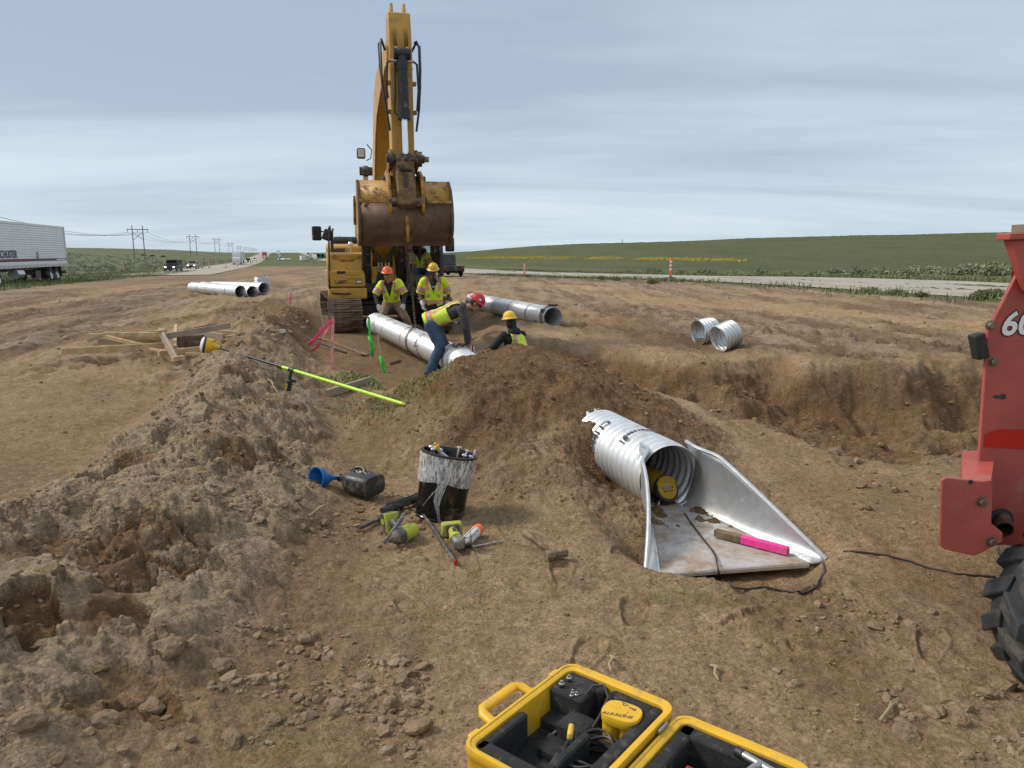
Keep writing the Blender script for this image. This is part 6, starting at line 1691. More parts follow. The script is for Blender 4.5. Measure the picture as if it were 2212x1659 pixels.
# operator in the cab
w5 = EXC_C + EXC_T @ Vector((CAB_X, -.78, 1.02))
person('excavator operator in yellow hard hat and lime vest seated behind the glass', w5, R(14), dict(
    P=(0, .10, .50), SL=(-.21, .12, .92), SR=(.21, .12, .92), H=(0, .06, 1.14), HL=(-.11, .05, .47), HR=(.11, .05, .47), KL=(-.17, -.42, .52), KR=(.17, -.42, .52), AL=(-.15, -.52, .12), AR=(.15, -.52, .12),
    EL=(-.30, .0, .68), ER=(.30, .0, .68), WL=(-.32, -.26, .62), WR=(.32, -.26, .62), F=(0, -1, 0), DL=(0, -1, -.3), DR=(0, -1, -.3)),
    HY, M['skin_dark'], M['blue_cloth'], M['denim'], M['hiviz'], faceF=(0, -1, -.15), sleeves_long=False)
# ------------------------------------------------------------------ red machine at the right
def red_machine():
    rm = mat('faded_red_paint', (.40, .080, .060), .5, var=.16, vscale=4, dust=.16, dscale=3, dustcol=(.38, .17, .13), rvar=.1)
    rd = mat('clean_red_paint', (.48, .012, .008), .3)
    o = thing('red_work_machine', 'faded red machine with white 60 numerals, exhaust stub and lugged tyre', 'machine', (2.312, 2.85, gz(2.2, 2.6)))
    o.rotation_euler = (0, R(-2.8), 0)
    L = lambda x, y, z: Vector((x - 2.25, y - 2.85, z - o.location.z))
    def pr(poly, y0, y1, nm, m, par=o, **k):
        mb = MB(); mb.prism([(x - 2.25, z - o.location.z) for x, z in poly], y0 - 2.85, y1 - 2.85, 'xz'); return mb.build(nm, m, par, **k)
    side = pr([(1.84, .44), (1.84, 1.32), (1.985, 1.64), (2.95, 1.64), (2.95, .44)], 2.85, 2.868, 'side_plate', rm, bevel=.004)
    bd = MB(); bd.prism([(1.93 - 2.25, .02), (2.95 - 2.25, 1.55), (3.9 - 2.25, .95), (2.95 - 2.25, .02)], .45 - o.location.z, 1.6 - o.location.z, 'xy'); bd.build('body_shell', rm, o)
    hp_ = pr([(1.872, 1.665), (1.925, 1.53), (1.955, 1.47), (2.02, 1.45), (2.95, 1.45), (2.95, 1.665)], 2.805, 2.846, 'hopper_wall', rm, bevel=.004)
    rim = pr([(1.855, 1.665), (1.855, 1.690), (2.95, 1.690), (2.95, 1.665)], 2.78, 2.86, 'hopper_rim', rm, bevel=.004)
    tp = MB(); tp.prism([(1.865 - 2.25, -.06), (2.9 - 2.25, .5), (2.95 - 2.25, -.06)], 1.692 - o.location.z, 1.72 - o.location.z, 'xy'); tp.build('hopper_cover', mat('dusty_cover', (.55, .42, .28), .8, var=.2, vscale=6), o)
    br = pr([(1.548, .815), (1.562, .825), (1.715, .800), (1.735, .78), (1.74, .64), (1.785, .60), (1.785, .565), (1.71, .525), (1.685, .515), (1.575, .545), (1.556, .56)], 2.60, 2.612, 'bracket_plate', rm, bevel=.003)
    bx_ = MB(); bx_.prism([(1.63 - 2.25, 2.612 - 2.85), (1.735 - 2.25, 2.612 - 2.85), (2.0 - 2.25, 3.0 - 2.85), (1.86 - 2.25, 3.0 - 2.85)], .535 - o.location.z, .80 - o.location.z, 'xy'); bx_.build('bracket_box', rm, br)
    st = mat('hex_bolt', (.20, .17, .14), .45, .8, var=.3, vscale=30)
    def bolt(xv, yv, y, r=.0145, par=side):
        p = at(xv, yv, y); c = L(*p); mb = MB()
        mb.lathe([(r * 1.35, 0), (r * 1.35, .003), (r, .0035)], c, (0, -1, 0), 20, close=True); mb.lathe([(r, .003), (r, .014), (r * .8, .0165), (.0001, .0165)], c, (0, -1, 0), 6); mb.build('bolt', st, par, smooth=20)
    bolt(2142, 691, 2.85); bolt(2144, 770, 2.85); bolt(2106, 1068, 2.60, par=br); bolt(2122, 1155, 2.60, par=br)
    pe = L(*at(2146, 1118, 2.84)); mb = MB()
    mb.lathe([(.052, .0), (.052, .006)], pe + Vector((0, .012, 0)), (0, -1, 0), 24); mb.build('exhaust_hole', M['ink'], side)  # flush black disc painted in for the shade inside the opening
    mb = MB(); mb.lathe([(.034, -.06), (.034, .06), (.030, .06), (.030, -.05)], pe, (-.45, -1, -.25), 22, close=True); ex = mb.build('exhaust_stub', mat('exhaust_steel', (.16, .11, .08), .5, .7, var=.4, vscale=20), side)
    mb = MB(); mb.lathe([(.0295, .0), (.0001, .0)], pe, (-.45, -1, -.25), 22); mb.build('exhaust_bore', M['ink'], ex)  # black disc across the stub paints the dark of its inside
    hole = L(*at(1 + 2052, 1032, 2.598)); mb = MB(); mb.lathe([(.009, 0), (.0001, .0005)], L(*at(2085, 1024, 2.5985)), (0, -1, 0), 16); mb.build('bolt_hole', M['ink'], br)  # flat black disc paints the shade of an empty hole
    k0 = L(*at(2155, 847, 2.848)); mb = MB(); mb.loft([[(k0.x + a, k0.y - .0005 * q, k0.z + b) for a, b in ((-.026, .0), (-.02, .007), (.0, .006), (.012, .012), (.024, .008), (.027, -.004), (.018, -.012), (0, -.008), (-.018, -.005))] for q in (0, 1)]); mb.build('key_slot', M['ink'], side)  # thin black plate painted in for the shade of the slot
    b0 = L(*at(2118, 920, 2.848)); b1 = L(*at(2118, 955, 2.848)); mb = MB()
    mb.loft([[(b0.x + .004, b0.y - q, b0.z - .012), (b0.x + .06, b0.y - q, b0.z + .004), (b0.x + .5, b0.y - q, b0.z - .02), (b0.x + .5, b0.y - q, b1.z - .05), (b0.x + .004, b0.y - q, b1.z)] for q in (0, .001)]); mb.build('reflector_strip', rd, side)
    cl = L(*at(2104, 735, 2.86)); mb = MB(); mb.box(cl + Vector((.02, 0, 0)), (.045, .05, .10), roty(R(-14))); mb.build('black_bumper', M['black'], side, bevel=.006)
    c6 = at(2203, 692, 2.848)
    def num(x, y, q): return L(c6.x + x + y * .20, 2.8475 - q, c6.z + y)
    dk = mat('numeral_outline', (.03, .02, .05), .6); wt = mat('numeral_white', (.82, .82, .80), .5)
    text_part('60', .125, lambda x, y: num(x, y, .0), dk, side, 'numeral_outline', .0075)
    text_part('60', .125, lambda x, y: num(x, y, .0008), wt, side, 'numerals', .0030)
    # wheel
    wc = Vector((2.10, 2.52, .30)); c = L(*wc); Rr = .352; hwid = .105
    tm = mat('tyre_rubber', (.030, .032, .035), .75, var=.25, vscale=12, dust=.30, dustcol=(.12, .10, .085), dscale=6, bump=.2, bscale=60)
    mb = MB(); prof = [(.19, -hwid * .75), (.21, -hwid * .92), (.27, -hwid), (.32, -hwid * .93), (Rr - .012, -hwid * .80), (Rr - .004, -hwid * .4), (Rr, 0), (Rr - .004, hwid * .4), (Rr - .012, hwid * .80), (.32, hwid * .93), (.27, hwid), (.21, hwid * .92), (.19, hwid * .75)]
    mb.lathe(prof, c, (0, -1, 0), 64, close=True); ty = mb.build('tyre', tm, o, smooth=50)
    n = 16
    for i in range(n):
        for s_ in (-1, 1):
            a = 2 * math.pi * (i + (.5 if s_ > 0 else 0)) / n; mb = MB(); rings = []
            for q in (0, .5, 1):
                y = s_ * hwid * (1.0 - q * 1.05); aa = a - q * .22
                w0, w1 = .050, .040; ring = []
                for rr, w in ((Rr - .045 + .035 * min(1, q * 2), w0), (Rr + .015, w1)):
                    for sg in (-1, 1): an = aa + sg * w / Rr * (1 if rr < Rr else .8); ring.append(c + Vector((rr * math.cos(an), y, rr * math.sin(an))))
                rings.append([ring[0], ring[1], ring[3], ring[2]])
            mb.loft(rings); mb.build('tread_lug', tm, ty, bevel=.005)
    text_part('NYLON', .042, lambda x, y: c + Vector(((.262 + y) * math.sin(-R(62) + x / .262), -hwid - .0015, (.262 + y) * math.cos(-R(62) + x / .262))), mat('raised_rubber', (.05, .053, .056), .7), ty, 'raised_lettering', .001)
    MB().lathe([(.0001, -hwid * .25), (.08, -hwid * .28), (.09, -hwid * .5), (.17, -hwid * .55), (.19, -hwid * .82), (.2, -hwid * .82), (.2, hwid * .8)], c, (0, 1, 0), 40).build('rim', rm, o)
    MB().cyl(c, c + Vector((0, .5, .05)), .05, n=14).build('axle', M['pin'], o)
red_machine()

# ------------------------------------------------------------------ loose pipes and coupling bands
def loose_pipe(mouth, far, label, L=6.1, rings=None, group=None):
    d = (far - mouth); d.z = 0; d.normalize()
    p = mouth.copy(); f = p + d * L
    z0, z1 = gz(p.x, p.y), gz(f.x, f.y)
    p.z = z0 + PR - .01; f.z = z1 + PR - .01
    D = f - p
    o = thing('culvert_pipe', label, 'pipe', p, group=group)
    o.rotation_euler = (math.atan2(D.z, math.hypot(D.x, D.y)), 0, math.atan2(-D.x, D.y))
    link('pipe_wall', loose_pipe.me, o)
    for yy in (1.2, 2.4, 3.6, 4.8):
        q = MB(); q.lathe([(PR + .008, -.012), (PR + .010, 0), (PR + .008, .012)], (0, yy, 0), (0, 1, 0), 32, close=True); q.build('lock_seam', M['pin'], o)
    return o
V, F = pipe_geo(6.1, n=32, spp=4); loose_pipe.me = np_mesh('pipe_wall', V, F, M['galv_pipe'])
q0 = at(1195, 690, 17.4); q1 = at(1022, 650, 23.0)
rp_ = loose_pipe(q0, q1, 'corrugated steel pipe with banded mouth lying alone on the tracked dirt right of the workers')
b_ = MB(); b_.lathe([(PR + .009, 0), (PR + .018, .004), (PR + .018, .28), (PR + .009, .284)], (0, .01, 0), (0, 1, 0), 36, close=True); bb = b_.build('coupling_band', M['galv'], rp_)
for yy in (.10, .20): q = MB(); q.tube([(math.sin(a) * (PR + .022), yy, math.cos(a) * (PR + .022)) for a in np.linspace(0, 2 * math.pi, 30, endpoint=False)], .009, 6, closed=True); q.build('band_rod', M['mach_black'], bb)
q = MB(); q.box((.06, .15, PR + .045), (.16, .20, .05)); q.box((-.20, .16, .14), (.05, .18, .10)); q.build('band_lugs', M['pin'], bb, bevel=.005)
m0 = at(521, 640, 31.0); m0 = hit(521, 642)
dirp = Vector((-3.9, 4.7, 0)).normalized(); nx = Vector((.478, -.02, 0))
for i in range(3):
    p = m0 + nx * i + dirp * (.02 * i); loose_pipe(p, p + dirp, ('outermost pipe of three lying side by side, farther from the excavator', 'middle pipe of three lying side by side on the dirt', 'innermost pipe of three lying side by side, closer to the excavator')[i], group='three pipes lying side by side')
def band_ring(p, axis, label, L=.34, rad=.232, up=0.0):
    V, F = pipe_geo(L, rad=rad, pitch=.068, amp=.014, n=40, spp=8, helix=0)
    o = thing('coupling_ring', label, 'coupling', p); ax = Vector(axis).normalized()
    w = link('ring_wall', np_mesh('ring_wall', V, F, M['galv']), o)
    X = ax.cross(Vector((0, 0, 1))); X = X.normalized() if X.length > .01 else Vector((1, 0, 0)); Z = X.cross(ax)
    w.matrix_local = Matrix((X, ax, Z)).transposed().to_4x4()
    q = MB(); q.bar((0, .02, rad + .012), (0, L - .02, rad + .012), .03, .02); k = q.build('seam_angle', M['galv'], o); k.matrix_local = w.matrix_local
    return o
pA = hit(1523, 750); pB = hit(1568, 757)
band_ring(pA + Vector((-.08, .24, .235)), (.92, .38, .12), 'short corrugated coupling ring lying behind its twin near the trench edge')
band_ring(pB + Vector((-.15, -.04, .20)), (.86, .36, .30), 'short corrugated coupling ring leaning against its twin near the trench edge')
pc = hit(538, 632); pc = pc + Vector((0, 1.8, 0)); pc.z = gz(pc.x, pc.y)
band_ring(pc + Vector((.0, 0, .32)), (0, .02, 1), 'coupling ring standing on end behind the three pipes', L=.34, rad=.36)
pd_ = at(981, 645, 21.0); pd_.z = gz(pd_.x, pd_.y)
band_ring(pd_ + Vector((0, 0, .23)), (.5, .8, 0), 'coupling ring on the dirt behind the standing worker', L=.30)

# pieces in the trench man's hands and at the joint
jc = at(1021, 757, 11.7)
o = thing('post_level', 'dark red level gauge standing on the pipe joint', 'level', jc - Vector((0, 0, .03)))
MB().box((0, 0, .06), (.07, .05, .13)).build('gauge_body', mat('maroon_plastic', (.14, .012, .022), .4), o, bevel=.008)
for s_ in (-1, 1): MB().box((s_ * .022, -.026, .06), (.012, .004, .10)).build('gauge_window', M['white_sticker'], o)
MB().box((0, 0, -.015), (.05, .12, .03)).build('clamp', M['pin'], o)
jd = at(1042, 762, 12.1)
o = thing('spirit_level', 'short yellow and black spirit level held low over the pipe joint', 'level', jd, R(25))
MB().box((0, 0, 0), (.30, .03, .06), roty(R(-12))).build('level_frame', mat('level_orange', (.62, .30, .05), .5), o, bevel=.004)
for k in range(3): MB().box((-.10 + k * .10, -.017, (-.10 + k * .10) * .21), (.05, .004, .04), roty(R(-12))).build('vial_window', M['mach_black'], o)

# ------------------------------------------------------------------ stakes and flags
M['flag_pink'] = mat('pink_ribbon', (.88, .07, .26), .6); M['flag_green'] = mat('green_ribbon', (.03, .60, .05), .6); M['lath_pink'] = mat('lath_sprayed_pink', (.88, .30, .34), .8, var=.3, vscale=20)
M['lath_green'] = mat('lath_sprayed_green', (.06, .58, .08), .8, var=.2, vscale=20); M['lath'] = mat('bare_lath', (.52, .42, .28), .85, var=.2, vscale=20)
def ribbon(o, p, pts, w, m, name='ribbon'):
    mb = MB(); rings = []
    for i, q in enumerate(pts):
        a = Vector(q); n_ = Vector((.3 * math.sin(i * 1.3), -.4, 1 if abs(pts[-1][0] - pts[0][0]) > abs(pts[-1][2] - pts[0][2]) else .1)).normalized() if abs(pts[-1][0] - pts[0][0]) > .15 else Vector((1, .5 * math.sin(i * 1.2), 0)).normalized()
        rings.append([p + a - n_ * w / 2, p + a + n_ * w / 2])
    ob = mb.loft(rings, caps=False, closed=False).build(name, m, o, smooth=60); s_ = ob.modifiers.new('t', 'SOLIDIFY'); s_.thickness = .002
def lath(base, topv, label, m, y=None, ribs=(), w=.05, lower=None):
    b = hit(*base); yy = y or b.y
    if y: b = at(*base, y); b.z = gz(b.x, b.y)
    t = at(*topv, b.y)
    o = thing('survey_stake', label, 'stake', b)
    d = t - b
    if lower:
        MB().bar(d * -.10, d * .48, .010, w * .8, up=(1, 0, 0)).build('lath_lower', lower, o); MB().bar(d * .48, d, .0105, w * .82, up=(1, 0, 0)).build('lath_upper', m, o)
    else: MB().bar(d * -.10, d, .010, w * .8, up=(1, 0, 0)).build('lath', m, o)
    for f, pts, rw, rmat in ribs: ribbon(o, d * f, pts, rw, rmat)
    return o
lath((717, 795), (719, 686), 'pink sprayed survey lath with two long pink ribbons blowing', M['lath_pink'], ribs=(
    (.97, [(0, 0, 0), (-.10, 0, -.10), (-.20, .02, -.20), (-.30, 0, -.32), (-.38, .02, -.36)], .06, M['flag_pink']), (.93, [(0, 0, 0), (-.08, -.02, -.12), (-.16, -.02, -.26), (-.24, 0, -.38), (-.33, -.02, -.44)], .06, M['flag_pink'])))
lath((801, 790), (797, 684), 'green topped survey lath with green ribbon hanging in the grass patch', M['lath_green'], ribs=((.60, [(0, -.01, 0), (.03, -.02, -.12), (.05, -.01, -.22), (.03, -.02, -.34)], .07, M['flag_green']),), lower=M['lath'])
lath((829, 806), (815, 724), 'bare survey lath with a split green ribbon at its foot', M['lath'], ribs=((.45, [(0, -.01, 0), (.02, -.03, -.15), (.06, -.03, -.28), (.05, -.04, -.40)], .05, M['flag_green']), (.45, [(.02, -.01, 0), (.07, -.03, -.14), (.13, -.03, -.25), (.18, -.04, -.32)], .05, M['flag_green'])), w=.03)
lath((627, 657), (629, 632), 'short pink painted stake on the scraped ground left of the excavator', M['flag_pink'], w=.05)
lath((701, 712), (686, 636), 'tall bare wooden stake leaning beside the left track', M['lath'], y=18.0, w=.05)

# ------------------------------------------------------------------ timber
def atz(xv, yv, z):
    d = ray(xv, yv); t = (z - EYE) / d.z
    return Vector((d.x * t, d.y * t, z))
def zz(X, Y): return ((200 + X / 2.765) / 1.8517, (1250 + Y / 2.765) / 1.8517)
gl_ = gz(-4.7, 11.8)
BOARDS = [  # zoom end points, heights above ground, width, thickness, material, label
    ((125, 432), (1262, 366), .06, .06, .09, .045, 'wood', 'long pale board at the front of the timber pile'),
    ((445, 266), (1205, 268), .10, .12, .10, .04, 'wood', 'pale board lying flat along the back of the timber pile'),
    ((595, 240), (1215, 246), .17, .17, .07, .045, 'wood', 'topmost pale board along the back of the timber pile'),
    ((800, 305), (1235, 302), .06, .06, .16, .04, 'wood', 'wide yellow plank in the middle of the timber pile'),
    ((535, 320), (800, 318), .03, .03, .10, .05, 'wood_grey', 'short grey offcut under the back boards'),
    ((415, 318), (560, 262), .05, .13, .05, .035, 'wood_grey', 'short stick propped at the pile end'),
    ((630, 272), (1020, 366), .15, .05, .06, .035, 'wood', 'narrow pale stake slanting across the timber pile'),
    ((1222, 215), (1400, 540), .22, .06, .13, .04, 'wood_grey', 'wide weathered plank slanting over the pile with cleats at both ends'),
    ((1178, 218), (1272, 200), .26, .26, .05, .07, 'wood', 'cleat block nailed to the upper end of the slanting plank'),
    ((1352, 515), (1485, 500), .10, .10, .06, .06, 'wood', 'cleat block nailed to the lower end of the slanting plank'),
    ((1385, 560), (1450, 545), .04, .04, .06, .06, 'wood_grey', 'small block under the lower end of the slanting plank'),
    ((1258, 266), (1990, 142), .20, .30, .09, .045, 'wood_grey', 'long board slanting up over the right of the pile'),
    ((1480, 205), (1845, 135), .10, .16, .06, .04, 'wood_dark', 'dark board behind the long slanting board'),
    ((1392, 158), (1380, 400), .16, .05, .09, .05, 'wood', 'split knotty post standing against the slanting plank'),
    ((1590, 212), (1925, 278), .14, .10, .11, .05, 'wood_grey', 'board end lying right of the knotty post'),
    ((1730, 205), (2195, 240), .08, .05, .08, .045, 'wood', 'board reaching into the dirt at the right of the pile'),
    ((1505, 225), (1575, 295), .20, .10, .11, .06, 'wood_grey', 'short stub standing in the middle of the pile'),
    ((1425, 330), (1690, 300), .10, .10, .16, .09, 'wood_dark', 'dark heavy beam end under the pile'),
    ((1515, 370), (1720, 340), .04, .04, .12, .09, 'wood_dark', 'second dark beam low under the pile'),
    ((1200, 458), (1690, 402), .04, .04, .08, .045, 'wood', 'board lying low behind the receiver head'),
    ((1095, 402), (1295, 430), .03, .03, .04, .02, 'wood', 'thin stick left of the slanting plank'),
    ((1500, 455), (1690, 464), .03, .03, .04, .02, 'wood', 'thin stick right of the slanting plank'),
    ((1980, 285), (2060, 270), .05, .05, .09, .06, 'wood', 'small bright offcut half buried beside the pile')]
for a, b, h0, h1, w, t, m, lab in BOARDS:
    p = atz(*zz(*a), gl_ + h0); q = atz(*zz(*b), gl_ + h1)
    o = thing('timber_board', lab, 'board', p, group='scrap timber pile')
    d = q - p
    flat = w > .12
    MB().bar((0, 0, 0), d, *( (t, w) if not flat else (t, w)), up=(0, 0, 1)).build('board', M[m], o, bevel=.004)
p = hit(706, 856); q = hit(800, 826)
o = thing('timber_board', 'grey board lying on the grass under the lime survey pole', 'board', p + Vector((0, 0, .03)))
MB().bar((0, 0, 0), q - p, .045, .09, up=(0, 0, 1)).build('board', M['wood_grey'], o, bevel=.004)

# ------------------------------------------------------------------ survey rover on its pole
def rover():
    M['veh_black_'] = mat('carbon_pole', (.010, .010, .011), .35)
    A = at(470, 750, 8.55); B = hit(870, 877) + Vector((0, 0, .02))
    arr = [A.lerp(B, k / 20) for k in range(21)]
    o = thing('survey_rover', 'yellow survey receiver on a black and lime pole lying over the windrow', 'survey rover', B)
    d = (A - B); n_ = d.normalized()
    j = .60
    lime = mat('lime_pole', (.52, .85, .05), .45, var=.05, vscale=20)
    MB().cyl((0, 0, 0), d * j, .0165, n=14).build('lime_pole', lime, o)
    pl_ = o.children[-1]
    for k in range(22): MB().box(d * (j * (.04 + k * .043)) + Vector((0, -.0155, .006)), (.012, .003, .004), frame(n_)).build('scale_mark', M['ink'], pl_)
    MB().cyl((0, 0, 0), d * -.012, .017, .004, n=14).build('tip', mat('tip_yellow', (.6, .55, .1), .5), o)
    MB().cyl(d * j, d * .97, .0145, n=14).build('black_pole', M['veh_black_'], o)
    MB().cyl(d * (j - .008), d * (j + .012), .024, n=14).build('collar', M['black_plastic'], o)
    # bracket and controller cradle
    c = d * (j - .06); MB().cyl(c - n_ * .05, c + n_ * .03, .026, n=14).build('clamp', M['black_plastic'], o)
    MB().tube([c, c + Vector((-.01, -.02, -.06)), c + Vector((-.02, -.02, -.12))], .018, 10).build('clamp_arm', M['black_plastic'], o)
    MB().box(c + Vector((-.025, -.02, -.16)), (.055, .05, .12), roty(R(12))).build('cradle', M['black_plastic'], o, bevel=.012)
    MB().box(c + Vector((-.048, -.048, -.17)), (.02, .006, .06), roty(R(12))).build('cradle_stripe', mat('stripe_yellow', (.75, .5, .03), .5), o)
    MB().cyl(c + Vector((.0, -.02, -.11)), c + Vector((.05, -.03, -.12)), .014, n=10).build('clamp_knob', M['black_plastic'], o)
    # receiver head
    hx_ = Vector((-.93, -.30, .22)).normalized(); hc = d + n_ * .03 - hx_ * .01; Fm = frame(hx_)
    yl = mat('receiver_yellow', (.76, .44, .02), .42, var=.05, vscale=12)
    MB().lathe([(.02, -.03), (.028, 0), (.045, .03), (.062, .055), (.082, .09), (.090, .12), (.092, .125)], hc, Fm=Fm, n=28).build('receiver_body', yl, o)
    MB().lathe([(.094, .122), (.098, .128), (.098, .142), (.094, .148)], hc, Fm=Fm, n=28).build('bumper_ring', M['black_plastic'], o)
    MB().lathe([(.092, .147), (.088, .160), (.065, .176), (.03, .183), (.0001, .184)], hc, Fm=Fm, n=28).build('white_dome', M['white_sticker'], o, smooth=60)
    for k in range(3):
        a = R(70 + k * 60); MB().box(hc + Fm @ Vector((.066 * math.cos(a), .066 * math.sin(a), .07)), (.034, .034, .05), Fm @ rotz(a)).build('battery_door', yl, o, bevel=.006)
    MB().box(hc + Fm @ Vector((-.075, .02, .085)), (.006, .03, .025), Fm).build('status_panel', M['white_sticker'], o)
rover()

# ------------------------------------------------------------------ bars, shovel, bottle near the excavator
def rod(p0, p1, name, label, cat, m, r, extra=None):
    a = hit(*p0) + Vector((0, 0, r)); b = hit(*p1) + Vector((0, 0, r))
    o = thing(name, label, cat, a); d = b - a
    MB().tube([d * q for q in (0, .25, .5, .75, 1)], r, 10).build('shaft', m, o)
    return o, d
rod((664, 733), (748, 764), 'steel_rod', 'dark steel rod lying in the dirt below the left track', 'rod', M['mach_black'], .018)
o, d = rod((690, 731), (778, 764), 'long_shovel', 'long handled shovel with wooden shaft lying below the left track', 'shovel', mat('shovel_shaft', (.22, .13, .07), .7, var=.2), .019)
n_ = d.normalized(); s_ = n_.cross(Vector((0, 0, 1))).normalized()
q = MB(); q.loft([[d + n_ * t - s_ * w + Vector((0, 0, h)), d + n_ * t + Vector((0, 0, h - .02)), d + n_ * t + s_ * w + Vector((0, 0, h))] for t, w, h in ((0, .02, .02), (.08, .03, .03), (.12, .11, .04), (.30, .105, .03), (.40, .05, .015))], caps=False, closed=False)
ob = q.build('blade', M['rust'], o); ob.modifiers.new('t', 'SOLIDIFY').thickness = .006
a = hit(842, 789); b = hit(866, 783)
o = thing('steel_offcut', 'dark curved steel offcut lying beside the jeans of the bending worker', 'offcut', a); d = b - a
MB().loft([[d * t + Vector((0, -.05, .01)), d * t + Vector((0, .02, .05)), d * t + Vector((0, .08, .02))] for t in (0, .3, .7, 1)], caps=False, closed=False).build('plate', M['rust'], o)
o.children[0].modifiers.new('t', 'SOLIDIFY').thickness = .008
MB().box(d * .5 + Vector((0, .02, .052)), (.03, .02, .008)).build('lug', M['pin'], o)
a = hit(610, 722); b = hit(628, 727); d = (b - a).normalized()
o = thing('plastic_bottle', 'crushed clear plastic bottle lying on the windrow', 'bottle', a + Vector((0, 0, .05)))
MB().lathe([(.0001, 0), (.05, .0), (.055, .02), (.045, .07), (.058, .12), (.05, .17), (.055, .22), (.03, .27), (.016, .29), (.016, .31)], (0, 0, 0), d, 18, sy=.7).build('bottle_wall', mat('cloudy_plastic', (.55, .54, .50), .2, var=.15, vscale=30), o, smooth=60)
MB().lathe([(.018, .30), (.018, .325), (.0001, .325)], (0, 0, 0), d, 14).build('cap', M['white_sticker'], o)
# ------------------------------------------------------------------ semi trailer on the left carriageway
M['white_paint'] = mat('white_paint', (.80, .81, .82), .4, var=.05, vscale=1.5); M['veh_glass'] = mat('dark_glass', (.02, .025, .03), .08)
M['veh_black'] = mat('vehicle_black', (.014, .015, .016), .35, var=.2, vscale=3, dust=.2); M['tyre'] = mat('road_tyre', (.022, .021, .020), .85, dust=.3, dscale=3)
M['alu'] = mat('aluminium', (.62, .63, .64), .35, .8, var=.1, vscale=4); M['lamp_on'] = mat('lit_headlamp', (.9, .9, .85), .3, emit=((1.0, .96, .85), 3.0))
M['red_lamp'] = mat('red_lamp', (.45, .02, .02), .3); M['amber'] = mat('amber_lamp', (.7, .25, .02), .3); M['maroon'] = mat('maroon_stripe', (.12, .03, .05), .5)
def wheel(par, c, r, w, side=1, dual=False):
    t = MB(); t.lathe([(r * .55, -w / 2), (r * .85, -w / 2), (r, -w * .35), (r, w * .35), (r * .85, w / 2), (r * .55, w / 2)], c, (0, 1, 0), 24, close=True); to = t.build('wheel', M['tyre'], par)
    h = MB(); h.lathe([(.0001, .02), (r * .18, .03), (r * .22, -.02), (r * .5, -.04), (r * .57, .02), (r * .57, -w * .4)], Vector(c) + Vector((0, side * w * .42, 0)), (0, side, 0), 20); h.build('rim', M['alu'], to)
